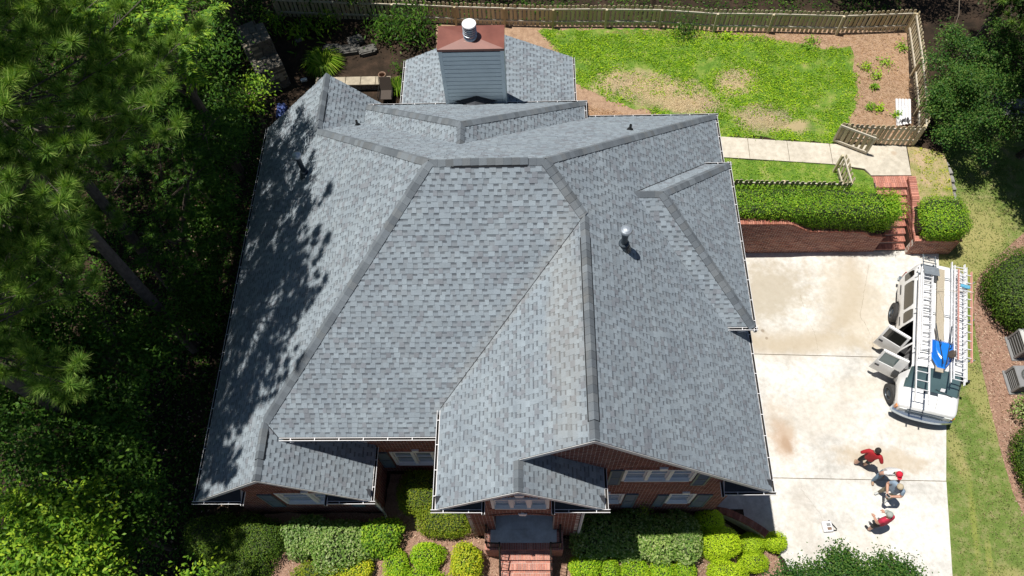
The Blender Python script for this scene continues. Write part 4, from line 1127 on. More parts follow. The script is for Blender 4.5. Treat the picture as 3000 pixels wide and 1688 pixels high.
while y < 17.64:
    za = zcap(y); sl_ = math.atan((zcap(y+0.07)-za)/0.07); c = random.choice(REDC); k = random.uniform(0.85, 1.15)
    M_ = Matrix.Translation((14.62, y, za)) @ Matrix.Rotation(sl_, 4, 'X')
    PB.append(((Vector((14.6, y, za))-CAMPOS).length-6, M_, -0.02, 0.26, 0.004, 0.068/max(.6, math.cos(sl_)), -0.02, 0.06, tuple(q*k for q in c), wp2)); y += 0.0735
x = 14.92
while x < 16.34:
    c = random.choice(REDC); PB.append(((Vector((x, 15.2, 1))-CAMPOS).length-6, Matrix.Translation((x, 15.13, 0.985)), 0.004, 0.066, -0.01, 0.25, -0.01, 0.055, c, wp1)); x += 0.0735
emit_bricks(PB, 300, pw)

ss = thing('side_steps', 'straight flight of red brick steps between hedge and planter wall', 'steps', (14.0, 16.4, 0.0))
SB = []
for i in range(9):
    y0 = 15.34 + 0.2525*i; z1 = 0.167*(i+1) - 0.02
    mb = MB(); mb.box(13.43, 14.64, y0, (y0+0.2525 if i < 8 else 17.86), 0.0, z1); stp_ = mb.build('step', MAT['mortar'], ss)
    def tb(x0, x1, ya, yb_, pitch):
        n = int(round((x1-x0)/pitch)); st = (x1-x0)/n
        for k in range(n):
            c = random.choice(REDC); kk = random.uniform(0.8, 1.15)
            SB.append((10, Matrix.Identity(4), x0+st*k+.004, x0+st*(k+1)-.004, ya, yb_, z1-.05, z1+.02, tuple(q*kk for q in c), stp_))
    tb(13.43, 14.64, y0-0.02, y0+0.185, 0.0735)
    if i < 8: tb(13.43, 14.64, y0+0.19, y0+0.25, 0.21)
    else: tb(13.3, 14.86, y0+0.19, 17.86, 0.0735)
emit_bricks(SB, 290, ss)

# low curved brick kerb between front bed and driveway
kb = thing('brick_kerb', 'curved low brick kerb wall between lime shrubs and shaded driveway', 'wall', (6.4, 5.05, 0.0))
kpts = [(5.66, 5.16), (5.94, 5.24), (6.25, 5.19), (6.54, 5.07), (6.82, 4.93), (7.06, 4.79), (7.37, 4.58), (7.52, 4.45)]
mb = MB(); KB = []
for (a, b) in zip(kpts, kpts[1:]):
    A = Vector((*a, 0)); B = Vector((*b, 0)); d = (B-A); L = d.length; ang = math.atan2(d.y, d.x)
    M_ = Matrix.Translation(A) @ Matrix.Rotation(ang, 4, 'Z'); mb.box(0, L, -0.22, -0.01, -0.1, 0.72, M=M_)
    n = max(1, int(L/0.0735))
    for k in range(n):
        c = random.choice(BRW); KB.append((1, M_, L*k/n+.004, L*(k+1)/n-.004, -0.225, 0.0, 0.70, 0.80, c, None))
    for r in range(10):
        u = 0.1*(r % 2)
        while u < L-0.02:
            KB.append((2, M_, u+.004, min(u+.2, L), -0.02, 0.0, 0.0677*r+.005, 0.0677*(r+1)-.005, random.choice(BRW), None)); u += 0.207
kw = mb.build('wall_body', MAT['mortar'], kb)
KB = [s[:-1] + (kw,) for s in KB]
emit_bricks(KB, 60, kb)

# ------------------------------------------------------------------ timber fences
def wood_mat(name, cols):
    m, nt, n, l, b = new_mat(name)
    g = nt.nodes.new('ShaderNodeObjectInfo')
    c = ramp(nt, [(i/(len(cols)-1), cc) for i, cc in enumerate(cols)], g.outputs['Random'])
    tcn = nt.nodes.new('ShaderNodeTexCoord'); mp = nt.nodes.new('ShaderNodeMapping'); mp.inputs['Scale'].default_value = (14, 14, 1.5)
    l.new(tcn.outputs['Object'], mp.inputs[0]); f = noise_fac(nt, 3.0, 5, 0.65, mp.outputs[0])
    c = mix(nt, 1.0, c, ramp(nt, [(0.3, (0.7, 0.7, 0.68)), (0.7, (1.2, 1.18, 1.15))], f), 'MULTIPLY')
    l.new(c, b.inputs['Base Color']); b.inputs['Roughness'].default_value = 0.9; bump(nt, b, f, 0.004, 0.4)
    return m
MAT['fence'] = wood_mat('weathered_fence_wood', [(0.44, 0.36, 0.23), (0.54, 0.45, 0.29), (0.50, 0.42, 0.29), (0.60, 0.52, 0.36), (0.48, 0.42, 0.32)])
MAT['rail'] = wood_mat('bleached_rail_wood', [(0.50, 0.45, 0.37), (0.58, 0.54, 0.46)])
def picket_mesh(h, w=0.128, t=0.018):
    mb = MB(); e = 0.035
    pr = [(-w/2, 0), (w/2, 0), (w/2, h-e), (w/2-e, h), (-w/2+e, h), (-w/2, h-e)]
    mb.prism_rings([[(x, -t/2, z) for x, z in pr], [(x, t/2, z) for x, z in pr]])
    return mb.mesh('picket', MAT['fence'])
PICKETS = {}
def fence_run(root, pts, z, h=1.18, side=1, gap=0.19, posts=None, rails=(0.30, 0.98), post_h=1.05, drop_first=0.0):
    """pickets along the polyline pts; side=+1 puts pickets left of the walking direction, rails and posts on the other side"""
    key = round(h, 2)
    if key not in PICKETS: PICKETS[key] = [picket_mesh(h+dh) for dh in (-0.015, 0.0, 0.012)]
    for i, (a, b) in enumerate(zip(pts, pts[1:])):
        A = Vector((*a, z)); B = Vector((*b, z)); d = B-A; L = d.length; d.normalize(); n = Vector((-d.y, d.x, 0))*side; ang = math.atan2(d.y, d.x)
        k = int(L/gap)
        for j in range(k):
            p = A + d*((j+0.5)*L/k + random.uniform(-.008, .008)) + n*0.032
            o = obj('picket', random.choice(PICKETS[key]), root); o.location = p + Vector((0, 0, 0.03+random.uniform(-.012, .012))); o.rotation_euler = (random.uniform(-.02, .02), random.uniform(-.02, .02), ang)
        for r in rails:
            mb = MB(); mb.box(0, L, -0.02, 0.02, -0.045, 0.045); o = mb.build('rail', MAT['rail'], root); o.location = A + Vector((0, 0, r+random.uniform(-.015, .015))); o.rotation_euler = (0, 0, ang)
        mb = MB(); mb.box(-0.045, 0.045, -0.045, 0.045, -0.05, post_h); o = mb.build('post', MAT['fence'], root); o.location = A - n*0.066; o.rotation_euler = (0, 0, ang)
    mb = MB(); mb.box(-0.045, 0.045, -0.045, 0.045, -0.05, post_h); o = mb.build('post', MAT['fence'], root); o.location = Vector((*pts[-1], z)) - n*0.066; o.rotation_euler = (0, 0, ang)
f1 = thing('picket_fence', 'long weathered picket fence along the back of the yard', 'fence', (4, 26.2, 1.5))
fence_run(f1, [(-11.6, 27.3), (-8.8, 27.05), (-6.2, 26.85), (-3.4, 26.6), (-1.2, 26.45), (0.96, 26.3), (3.3, 26.25), (5.7, 26.15), (8.07, 25.85), (10.45, 25.74), (13.4, 25.55), (16.5, 25.62)], 1.5)
f2 = thing('picket_fence', 'picket fence running down the east side of the yard beside the dark tree', 'fence', (16.1, 22.6, 1.5))
fence_run(f2, [(16.5, 25.6), (16.15, 23.0), (15.8, 20.9), (15.45, 19.5)], 1.5)
f3 = thing('picket_fence', 'short picket fence section behind the open gate', 'fence', (13.8, 19.5, 1.5))
fence_run(f3, [(15.35, 19.36), (13.8, 19.44), (12.22, 19.56)], 1.5, side=1)
f4 = thing('picket_fence', 'picket fence behind the clipped hedge with only its tops showing', 'fence', (9, 17.0, 1.5))
fence_run(f4, [(12.0, 16.78), (9.5, 16.9), (7.2, 17.0), (5.9, 17.08)], 1.5, side=1)
f5 = thing('fence_panel', 'short stub of picket fence standing at the path edge', 'fence', (12.0, 17.5, 1.5))
fence_run(f5, [(12.03, 16.85), (11.98, 18.12)], 1.5, side=-1)
gt = thing('garden_gate', 'open wooden garden gate swung out over the concrete path', 'gate', (12.1, 19.56, 1.5), math.atan2(18.88-19.56, 13.33-12.1))
Lg = math.hypot(13.33-12.1, 18.88-19.56)
for i in range(7):
    o = obj('picket', random.choice(PICKETS[1.18]), gt, local=True); o.location = (0.1+i*(Lg-0.2)/6, 0.035, 0.06)
for z in (0.2, 1.08):
    mb = MB(); mb.box(0, Lg, -0.03, 0.015, z-0.045, z+0.045); mb.build('rail', MAT['rail'], gt, local=True)
for x in (0.03, Lg-0.03):
    mb = MB(); mb.box(x-0.04, x+0.04, -0.035, 0.012, 0.25, 1.03); mb.build('stile', MAT['fence'], gt, local=True)

# ------------------------------------------------------------------ hedge and shrubs
shrub('hedge', 'long clipped green hedge above the brick retaining wall', 'hedge', (9.75, 15.98), 3.75, 0.60, 1.34, 'hedge', 34000, 0.055, 9.0, 3, amp=0.03, z0=1.53, zb=0.12, jitter=0.9, rz=-0.035, depth=0.12, lumpk=60, lumpw=0.12, trunk=False)
shrub('shrub', 'clipped square topped green bush in the brick planter', 'bush', (15.58, 15.86), 0.88, 0.80, 1.05, 'hedge', 7500, 0.055, 4.0, 4, amp=0.06, z0=1.02, zb=0.2, jitter=0.9)
shrub('shrub', 'huge round dark green bush in the mulch bed', 'bush', (18.5, 12.95), 1.68, 1.62, 2.3, 'box', 12000, 0.06, 2.6, 5, amp=0.05, lumpk=60, lumpw=0.2)
shrub('shrub', 'low dark hedge at the lower right edge', 'bush', (17.45, 6.6), 1.25, 1.35, 1.3, 'box', 7000, 0.055, 3.0, 6, amp=0.07)
def flowers(root, n, r, z, col):
    mb = MB(); m = simple('rose_petals', col, 0.6)
    for i in range(n):
        a = random.uniform(0, 6.28); q = random.uniform(0, r); c = Vector((q*math.cos(a), q*math.sin(a), z+random.uniform(-.1, .08)))
        mb.lathe([(0.015, 0), (0.05, 0.02), (0.045, 0.05), (0.01, 0.06)], 7, center=c)
    mb.build('blossoms', m, root, local=True)
rb = shrub('shrub', 'loose rose bush with red blooms beside the grey air conditioner', 'bush', (17.35, 8.65), 0.62, 0.55, 0.95, 'pale', 900, 0.07, 2.0, 8, amp=0.3, depth=0.6)
flowers(rb, 7, 0.5, 0.85, (0.5, 0.03, 0.03))
# front beds: (label, x, y, rx, ry, h, kind, n, size, amp)
FRONT = [
 ('olive clipped bush tucked in the brick corner left of the porch', -3.75, 5.55, 0.72, 0.70, 0.95, 'olive', 4200, 0.045, 0.06, 3.5),
 ('olive clipped bush beside the porch wall, nearer the steps', -2.95, 4.72, 0.88, 0.55, 0.90, 'olive', 4200, 0.045, 0.06, 3.2),
 ('pale variegated bush half in house shade, farthest left', -7.25, 4.12, 0.80, 0.62, 0.95, 'pale', 3600, 0.075, 0.16, 2.4),
 ('large pale variegated bush in full sun below the left wing', -6.15, 4.02, 0.85, 0.66, 0.95, 'pale', 4200, 0.075, 0.16, 2.4),
 ('darker green bush right of the pale variegated ones', -5.1, 4.18, 0.66, 0.56, 0.95, 'bright', 2800, 0.07, 0.14, 2.4),
 ('bright yellow green azalea below the pale bushes', -5.85, 3.22, 0.72, 0.42, 0.65, 'yellow', 2600, 0.05, 0.14, 2.2),
 ('dull green azalea at the lower edge left of the yellow one', -7.1, 2.95, 0.62, 0.45, 0.6, 'olive', 2200, 0.05, 0.16, 2.2),
 ('small lime azalea between mulch paths', -4.4, 3.30, 0.36, 0.50, 0.6, 'azalea', 1900, 0.05, 0.14, 2.2),
 ('round lime azalea in the middle of the left bed', -3.48, 3.62, 0.52, 0.46, 0.65, 'azalea', 2400, 0.05, 0.12, 2.2),
 ('lime azalea cut by the bottom edge left of the steps', -3.45, 2.82, 0.56, 0.40, 0.6, 'azalea', 2200, 0.05, 0.14, 2.2),
 ('round yellow leaved bush just left of the front steps', -2.2, 3.38, 0.52, 0.58, 1.05, 'yellow', 2600, 0.06, 0.12, 2.2),
 ('variegated evergreen bush in shade right of the porch', 1.95, 4.20, 0.80, 0.68, 1.1, 'pale', 3400, 0.075, 0.14, 2.6),
 ('variegated evergreen bush in shade below the ground floor windows', 2.95, 4.25, 0.78, 0.70, 1.1, 'pale', 3400, 0.075, 0.14, 2.6),
 ('pale variegated bush with one half in sunlight', 3.85, 4.10, 0.74, 0.72, 1.1, 'pale', 3600, 0.075, 0.14, 2.6),
 ('pale variegated bush next to the lime cypress', 4.62, 4.15, 0.52, 0.70, 1.05, 'pale', 2600, 0.075, 0.14, 2.6),
 ('clipped azalea nearest the right side of the steps', 1.50, 3.26, 0.46, 0.36, 0.75, 'azalea', 2000, 0.05, 0.08, 2.8),
 ('smallest clipped azalea in the row', 2.28, 3.14, 0.28, 0.36, 0.65, 'azalea', 1400, 0.045, 0.06, 2.8),
 ('clipped azalea in the middle of the row', 3.05, 3.14, 0.43, 0.38, 0.7, 'azalea', 2000, 0.045, 0.06, 2.8),
 ('clipped azalea fourth in the row from the steps', 3.90, 3.14, 0.36, 0.38, 0.7, 'azalea', 1800, 0.045, 0.06, 2.8),
 ('clipped azalea at the right end of the row', 4.60, 3.14, 0.33, 0.38, 0.7, 'azalea', 1700, 0.045, 0.06, 2.8),
 ('largest lime green cypress bush by the brick kerb', 5.80, 4.02, 0.76, 0.58, 1.1, 'lime', 5200, 0.04, 0.12, 2.2),
 ('lime cypress bush in the house shadow against the wall', 5.55, 4.72, 0.55, 0.38, 1.0, 'lime', 2600, 0.04, 0.10, 2.2),
 ('round lime cypress bush left of the kerb tip', 7.02, 4.14, 0.48, 0.40, 0.85, 'lime', 2600, 0.04, 0.10, 2.2),
 ('small lime cypress bush at the driveway edge', 7.78, 4.18, 0.40, 0.36, 0.85, 'lime', 2200, 0.04, 0.10, 2.2),
 ('lime cypress bush at the bottom edge', 5.92, 3.10, 0.66, 0.46, 1.0, 'lime', 3600, 0.04, 0.12, 2.2),
 ('lime cypress bush partly under the crape myrtle', 6.98, 3.55, 0.56, 0.36, 0.85, 'lime', 2400, 0.04, 0.12, 2.2),
 ('dark feathery cypress bush at far left of the house front', -10.35, 4.05, 0.85, 0.72, 1.1, 'box', 4200, 0.05, 0.22, 2.0),
 ('dark rounded cypress bush below the left gable corner', -8.98, 4.1, 0.90, 0.72, 1.1, 'box', 4600, 0.05, 0.18, 2.0),
 ('dark cypress bush lowest of the three at left', -9.35, 3.05, 0.95, 0.6, 1.1, 'box', 4400, 0.05, 0.22, 2.0),
]
for i, (lab, x, y, rx, ry, h, kind, n, sz_, am, pw_) in enumerate(FRONT):
    kl = 0.88 if kind == 'lime' else 1.0
    shrub('shrub', lab, 'bush', (x, y), rx*kl, ry*kl, h*kl, kind, int(n*1.35), sz_, pw_, 40+i, 'shrubs in the front beds', amp=am*(1.1 if pw_ > 2.7 else 1.2 if kind == 'lime' else 2.0), depth=0.26, lumpk=22, lumpw=0.34, jitter=0.85)

# ------------------------------------------------------------------ small garden things
def clump(name, label, cat, c, r, n, h, kind, z0=None, w=0.014):
    rng = np.random.default_rng(int(abs(c[0]*100))); zg = hf(*c) if z0 is None else z0
    root = thing(name, label, cat, (c[0], c[1], zg))
    V = []; F = []
    for i in range(n):
        a = rng.uniform(0, 2*math.pi); rr = rng.uniform(0.03, 0.3)*r; L = rng.uniform(0.7, 1.2)
        d = np.array([math.cos(a), math.sin(a), 0]); s = np.array([-d[1], d[0], 0])*w
        p0 = d*rr*0.6; p1 = p0 + d*r*0.45*L + np.array([0, 0, h*L]); p2 = p0 + d*r*L + np.array([0, 0, h*0.45*L])
        k = len(V); V += [p0-s, p0+s, p1+s, p1-s, p2]; F += [(k, k+1, k+2, k+3), (k+3, k+2, k+4, k+4)]
    me = bpy.data.meshes.new('blades'); me.from_pydata([tuple(v) for v in V], [], [f if f[2] != f[3] else f[:3] for f in F]); me.materials.append(MAT['leaf_'+kind])
    obj('blades', me, root, local=True); return root
clump('grass_clump', 'sunlit ornamental grass clump beyond the rear gable peak', 'plant', (-9.2, 24.2), 0.85, 420, 0.45, 'grass', w=0.02)
clump('grass_clump', 'grass clump beside the patio chair', 'plant', (-5.75, 22.75), 0.5, 220, 0.4, 'grass', w=0.018)
WEEDL = ['weed at the foot of the back fence farthest left', 'larger weed at the back fence above the lawn corner', 'weed on the lawn edge just below the larger fence weed', 'weed left of the yellowish clump in the straw bed', 'yellowish weed clump in the middle of the straw bed', 'weed tucked in the shaded fence corner', 'weed below the yellowish clump in the straw bed', 'small sprout midway down the straw bed', 'left of the pair of sprouts near the gate fence', 'right of the pair of sprouts near the gate fence', 'sprout beside the white trim bundle']
for i, (x, y, r) in enumerate(((8.6, 25.4, 0.3), (12.26, 25.1, 0.35), (12.05, 24.75, 0.3), (14.28, 23.5, 0.32), (15.1, 23.7, 0.42), (16.05, 24.6, 0.3), (14.6, 23.0, 0.3), (14.4, 22.4, 0.2), (14.0, 21.3, 0.22), (14.35, 21.2, 0.2), (15.0, 20.9, 0.2))):
    rng = np.random.default_rng(i); n = 90
    root = thing('weed', WEEDL[i], 'plant', (x, y, 1.51), 0, 'weeds in the pine straw')
    P = rng.normal(size=(n, 3))*np.array([r*.42, r*.42, 0.08]) + np.array([0, 0, 0.12]); P[:, 2] = np.maximum(P[:, 2], 0.02)
    V, F = leaves_at(P, np.tile([0, 0, 1.0], (n, 1)), 0.10, 0.5, 0.5, rng); obj('foliage', np_mesh('foliage', V, F, MAT['leaf_hedge' if i % 3 else 'leaf_azalea']), root, local=True)
# lawn growth: tufts and weeds over the back lawn (uncountable)
def in_poly(P, poly):
    ins = np.zeros(len(P), bool); j = len(poly)-1
    for i in range(len(poly)):
        xi, yi = poly[i]; xj, yj = poly[j]
        c = ((yi > P[:, 1]) != (yj > P[:, 1])) & (P[:, 0] < (xj-xi)*(P[:, 1]-yi)/((yj-yi) if yj != yi else 1e-9)+xi); ins ^= c; j = i
    return ins
def tufts(name, label, polys, z, n, kind, size, thin=None, seed=1, spread=0.08, per=6):
    rng = np.random.default_rng(seed); out = []
    for poly in polys:
        a = np.array(poly); lo_, hi_ = a.min(0), a.max(0)
        m = int(n*abs(area2(poly))/2); P = rng.uniform(lo_, hi_, (m*2, 2)); P = P[in_poly(P, poly)][:m]
        if thin is not None: P = P[thin(P, rng)]
        Q = np.repeat(P, per, 0) + rng.normal(size=(len(P)*per, 2))*spread
        zz = z(Q) if callable(z) else np.full(len(Q), z)
        out.append(np.column_stack([Q, zz + rng.uniform(0.0, 0.05, len(Q))]))
    P = np.concatenate(out); V, F = leaves_at(P, np.tile([0, 0, 1.0], (len(P), 1)), size, 0.45, 0.8, rng)
    o = obj(name, np_mesh(name, V, F, MAT['leaf_'+kind]), None, kind='stuff'); tag(o, label, 'grass'); return o
def thin_dead(P, rng):
    keep = np.ones(len(P), bool)
    for a in ((5.4, 22.4, 2.1, 0.8, -0.25), (3.6, 23.1, 0.9, 0.5, 0.3), (9.5, 20.9, 0.95, 0.6, 0.0), (8.7, 22.9, 0.8, 0.5, 0.4), (6.9, 21.6, 0.8, 0.4, 0.0), (10.9, 20.4, 0.45, 0.3, 0)):
        dx, dy = P[:, 0]-a[0], P[:, 1]-a[1]; c, s = math.cos(a[4]), math.sin(a[4])
        d = ((dx*c+dy*s)/a[2])**2 + ((-dx*s+dy*c)/a[3])**2
        keep &= (d > rng.uniform(0.25, 1.9, len(P))) | (rng.random(len(P)) < 0.22)
    nz = np.array([mnoise.noise((p[0]*0.9, p[1]*0.9, 2.0)) for p in P]); keep &= (nz > -0.35 + 0.3*rng.random(len(P)))
    return keep
tufts('lawn_weeds', 'bright green weeds and grass tufts across the back lawn', [lawn_poly], 1.515, 70, 'azalea', 0.085, thin_dead, 3)
tufts('lawn_grass', 'deeper green grass between the weeds of the back lawn', [lawn_poly, [(6, 16.9), (11.9, 16.8), (13.2, 17.1), (13.2, 17.75), (11.85, 18.4), (6, 18.95)]], 1.512, 80, 'hedge', 0.06, thin_dead, 4)
def thin_patch(P, rng):
    nz = np.array([mnoise.noise((p[0]*0.55+9, p[1]*0.55, 7.0)) for p in P]); return (nz > 0.02 + 0.25*rng.random(len(P))) & thin_dead(P, rng)
tufts('lawn_clover', 'broadleaf weed patches in the back lawn', [lawn_poly], 1.52, 90, 'bright', 0.075, thin_patch, 12)
tufts('verge_grass', 'sunlit grass on the planter verge beside the stone edging', [[(15.0, 17.0), (16.5, 16.9), (16.5, 18.8), (15.3, 19.25)]], lambda Q: np.array([hf(x, y) for x, y in Q])+0.01, 26, 'yellow', 0.07, None, 5)
hfv = lambda Q: np.array([hf(x, y) for x, y in Q])+0.01
tufts('lawn_turf', 'mown grass blades of the lawn between driveway and mulch bed', [[(13.45, 2.0), (14.0, 6.2), (14.52, 8.3), (15.1, 11), (16.1, 15.1), (16.6, 17.5), (19, 20), (22, 18), (19.4, 16.0), (17.1, 14.0), (16.6, 12.7), (16.3, 10.2), (16.05, 7.2), (16.05, 5.9), (16.4, 4.0), (16.6, 2)]], lambda Q: hfv(Q)-0.02, 130, 'turf', 0.06, None, 8, 0.08, 6)
tufts('ground_cover', 'low leafy ground cover under the trees on the left', [[(-24, 2), (-11.2, 2), (-10.6, 18), (-13, 30), (-24, 30)]], hfv, 26, 'wood', 0.13, None, 6, 0.2, 7)
tufts('ground_cover', 'dim leafy ground cover beyond the back fence', [[(-14, 27.6), (17, 26.2), (17, 31), (-14, 32)]], hfv, 12, 'wood', 0.12, None, 7, 0.2, 7)
# loose straw and mulch chips
def chips(name, label, poly, z, n, mat, L, W, seed):
    rng = np.random.default_rng(seed); a = np.array(poly); P = rng.uniform(a.min(0), a.max(0), (n*2, 2)); P = P[in_poly(P, poly)][:n]
    zz = z(P) if callable(z) else np.full(len(P), z)
    P3 = np.column_stack([P, zz+rng.uniform(0.0, 0.025, len(P))]); ang = rng.uniform(0, 6.28, len(P)); ax = norm_(np.column_stack([np.cos(ang), np.sin(ang), rng.uniform(-.25, .25, len(P))]))
    V, F = leaf_quads(P3, ax, norm_(np.tile([0, 0, 1.0], (len(P), 1))+0.3*rand_unit(len(P), rng)), L*rng.uniform(.5, 1.3, len(P)), np.full(len(P), W))
    o = obj(name, np_mesh(name, V, F, mat), None, kind='stuff'); tag(o, label, 'litter'); return o
MAT['chips'] = leaf_mat('mulch_chips', [(0.14, 0.08, 0.055), (0.27, 0.165, 0.12), (0.38, 0.26, 0.20), (0.50, 0.38, 0.30)], 0.0, 0.9)
MAT['needles'] = leaf_mat('dry_needles', [(0.20, 0.10, 0.05), (0.36, 0.2, 0.11), (0.47, 0.30, 0.18), (0.58, 0.42, 0.28)], 0.0, 0.9)
chips('mulch_chips', 'bark chips scattered over the bed east of the lawn', [(16.2, 0), (16.1, 7), (16.4, 11.5), (17, 14), (19.6, 16.1), (22, 17), (22, 0)], hfv, 16000, MAT['chips'], 0.09, 0.035, 1)
chips('mulch_chips', 'bark chips scattered between the front shrubs', [(-8, 2), (8, 2), (8, 4.3), (5.5, 5), (-8, 5)], hfv, 12000, MAT['chips'], 0.08, 0.03, 2)
chips('pine_needles', 'dry pine needles over the bed along the east fence', [(13.1, 20.4), (15.4, 19.4), (16.4, 25.4), (6, 26), (3, 25.9), (13.9, 24.7), (13.6, 22)], 1.512, 15000, MAT['needles'], 0.14, 0.012, 3)
chips('pine_needles', 'dry pine needles by the rear house corner', [(1.9, 18.6), (5.9, 19.4), (6, 20.4), (4, 21.2), (1.9, 21.8)], 1.512, 7000, MAT['needles'], 0.14, 0.012, 4)
MAT['dry_blades'] = leaf_mat('dry_grass_blades', [(0.30, 0.22, 0.12), (0.42, 0.32, 0.19), (0.52, 0.42, 0.27), (0.62, 0.52, 0.36)], 0.0, 0.9)
def ell(cx, cy, rx, ry, a, k=16): return [(cx+rx*math.cos(t)*math.cos(a)-ry*math.sin(t)*math.sin(a), cy+rx*math.cos(t)*math.sin(a)+ry*math.sin(t)*math.cos(a)) for t in [2*math.pi*i/k for i in range(k)]]
for i, a in enumerate(((5.4, 22.4, 2.3, 1.0, -0.25, 5000, 'largest'), (9.5, 20.9, 1.2, 0.8, 0.0, 2200, 'lower right'), (8.7, 22.9, 1.1, 0.8, 0.4, 1800, 'upper right'), (6.9, 21.6, 1.0, 0.6, 0.0, 1500, 'middle'))):
    chips('dry_grass', 'dry grass blades on the '+a[6]+' bare patch of the back lawn', ell(*a[:5]), 1.515, a[5], MAT['dry_blades'], 0.09, 0.016, 20+i)
chips('leaf_litter', 'fallen leaves on the dark ground beside the west wall', [(-16, 2), (-9.6, 2), (-9.6, 22), (-16, 24)], hfv, 3000, MAT['chips'], 0.10, 0.05, 5)

# stone edging blocks
MAT['stone'] = simple('grey_field_stone', (0.24, 0.23, 0.21), 0.9, nscale=5, var=0.35)
MAT['tan_stone'] = simple('tan_flagstone', (0.36, 0.31, 0.23), 0.9, nscale=4, var=0.35)
def rock(name, label, c, s, rz=0, mat='stone', z0=None, group=None, seed=0):
    bm = bmesh.new(); bmesh.ops.create_cube(bm, size=1.0); bmesh.ops.bevel(bm, geom=bm.edges[:], offset=0.12, segments=2, affect='EDGES')
    for v in bm.verts:
        k = 1 + 0.14*mnoise.noise(v.co*2.3 + Vector((seed*3.7, 0, 0))); v.co = Vector((v.co.x*s[0]*k, v.co.y*s[1]*k, (v.co.z+0.5)*s[2]*k))
    me = bpy.data.meshes.new(name); bm.to_mesh(me); bm.free(); me.materials.append(MAT[mat])
    o = obj(name, me); o.location = (c[0], c[1], (hf(*c) if z0 is None else z0)); o.rotation_euler = (0, 0, rz); tag(o, label, 'stone', group); return o
for i, (x, y, sx_, sy_, h, lab) in enumerate(((16.63, 18.75, 0.3, 0.34, 0.95, 'dark shaded edging stone farthest up the verge'), (16.66, 18.38, 0.32, 0.40, 0.93, 'rough speckled edging stone second from the shaded end'), (16.68, 17.97, 0.30, 0.34, 0.92, 'middle grey edging stone along the verge'), (16.66, 17.62, 0.30, 0.34, 0.9, 'smooth pale edging stone second from the bush'), (16.6, 17.18, 0.32, 0.48, 0.88, 'sunlit edging stone next to the square bush'))):
    rock('edging_stone', lab, (x, y), (sx_, sy_, h), 0.1, 'stone', 0.15, 'edging stones of the verge', i)
for i, (x, y) in enumerate(((20.0, 22.1), (20.7, 22.0), (21.4, 21.8), (19.9, 21.5), (20.6, 21.3))):
    rock('wall_stone', ('leftmost upper stone', 'middle upper stone', 'rightmost upper stone', 'left lower stone', 'right lower stone')[i]+' of the low grey field wall at far right', (x, y), (0.7, 0.5, 0.5), 0.1*i, 'stone', 0.4, 'low stone wall', 20+i)
# white trim offcuts leaning against the east fence
wb = thing('trim_bundle', 'bundle of white trim lengths lying against the east fence', 'trim', (15.2, 21.0, 1.52), math.atan2(-1.42, -0.3))
for i in range(5):
    mb = MB(); yo = -0.22+0.105*i
    mb.prism_rings([[(-0.72+.03*i, yo, 0.02+.05*i), (-0.72+.03*i, yo+0.1, 0.03+.05*i), (-0.72+.03*i, yo+0.1, 0.05+.05*i), (-0.72+.03*i, yo+.01, 0.06+.05*i)], [(0.72-.02*i, yo+.02, 0.02+.03*i), (0.72-.02*i, yo+0.12, 0.03+.03*i), (0.72-.02*i, yo+0.12, 0.05+.03*i), (0.72-.02*i, yo+.03, 0.06+.03*i)]])
    mb.build('trim_length', MAT['white'], wb, local=True)
mb = MB()
for i in range(14): mb.box(0.42+random.uniform(0, .2), 0.5+random.uniform(0, .2), -0.2+0.03*i, -0.19+0.03*i, 0.07+.012*i, 0.1+.02*i)
mb.build('scuff_marks', MAT['black'], wb, local=True)
# ------------------------------------------------------------------ patio behind the house
sheet('patio', [(-9.6, 19.0), (-5.3, 19.0), (-5.3, 22.75), (-9.6, 22.75)], 0.0, MAT['tan_stone'], 1.0, flat=1.46, kind='structure')
sw = thing('seat_wall', 'low stone seat wall with pale cap slabs behind the patio', 'wall', (-7.6, 22.95, 1.4))
for i in range(5):
    mb = MB(); x0 = -9.3+0.65*i; mb.bevbox(x0+.01, x0+.64, 22.72, 23.18, 1.84, 1.92, 0.012); mb.build('cap_slab', MAT['tan_stone'], sw)
for r in range(3):
    x0 = -9.3
    while x0 < -6.1:
        w_ = random.uniform(0.2, 0.42); mb = MB(); mb.bevbox(x0+.008, min(x0+w_, -6.06), 22.78+random.uniform(0, .02), 23.1, 1.40+.148*r, 1.535+.148*r, 0.015); mb.build('stone', MAT['stone'], sw); x0 += w_
MAT['clay'] = simple('glazed_clay', (0.19, 0.115, 0.075), 0.5, nscale=7, var=0.3)
q = MB(); q.lathe([(0.10, 0), (0.15, 0.06), (0.175, 0.16), (0.165, 0.26), (0.14, 0.33), (0.165, 0.37), (0.165, 0.40), (0.13, 0.40), (0.12, 0.30), (0.14, 0.2), (0.1, 0.08)], 22)
o = q.build('clay_pot', MAT['clay'], smooth=True); o.location = (-6.35, 22.9, 1.92); tag(o, 'brown clay pot standing on the seat wall cap', 'pot')
ch = thing('patio_chair', 'dark sling patio chair in front of the seat wall', 'chair', (-6.2, 22.15, 1.46), math.pi)
MAT['sling'] = simple('brown_sling_fabric', (0.06, 0.045, 0.035), 0.8, nscale=30, var=0.2)
mb = MB(); mb.prism_rings([[(-.25, -.25, .43), (.25, -.25, .43), (.25, -.25, .45), (-.25, -.25, .45)], [(-.25, .22, .38), (.25, .22, .38), (.25, .22, .40), (-.25, .22, .40)]]); mb.build('seat', MAT['sling'], ch, local=True)
mb = MB(); mb.prism_rings([[(-.25, -.24, .45), (.25, -.24, .45), (.25, -.26, .45), (-.25, -.26, .45)], [(-.24, -.48, .98), (.24, -.48, .98), (.24, -.50, .98), (-.24, -.50, .98)]]); mb.build('backrest', MAT['sling'], ch, local=True)
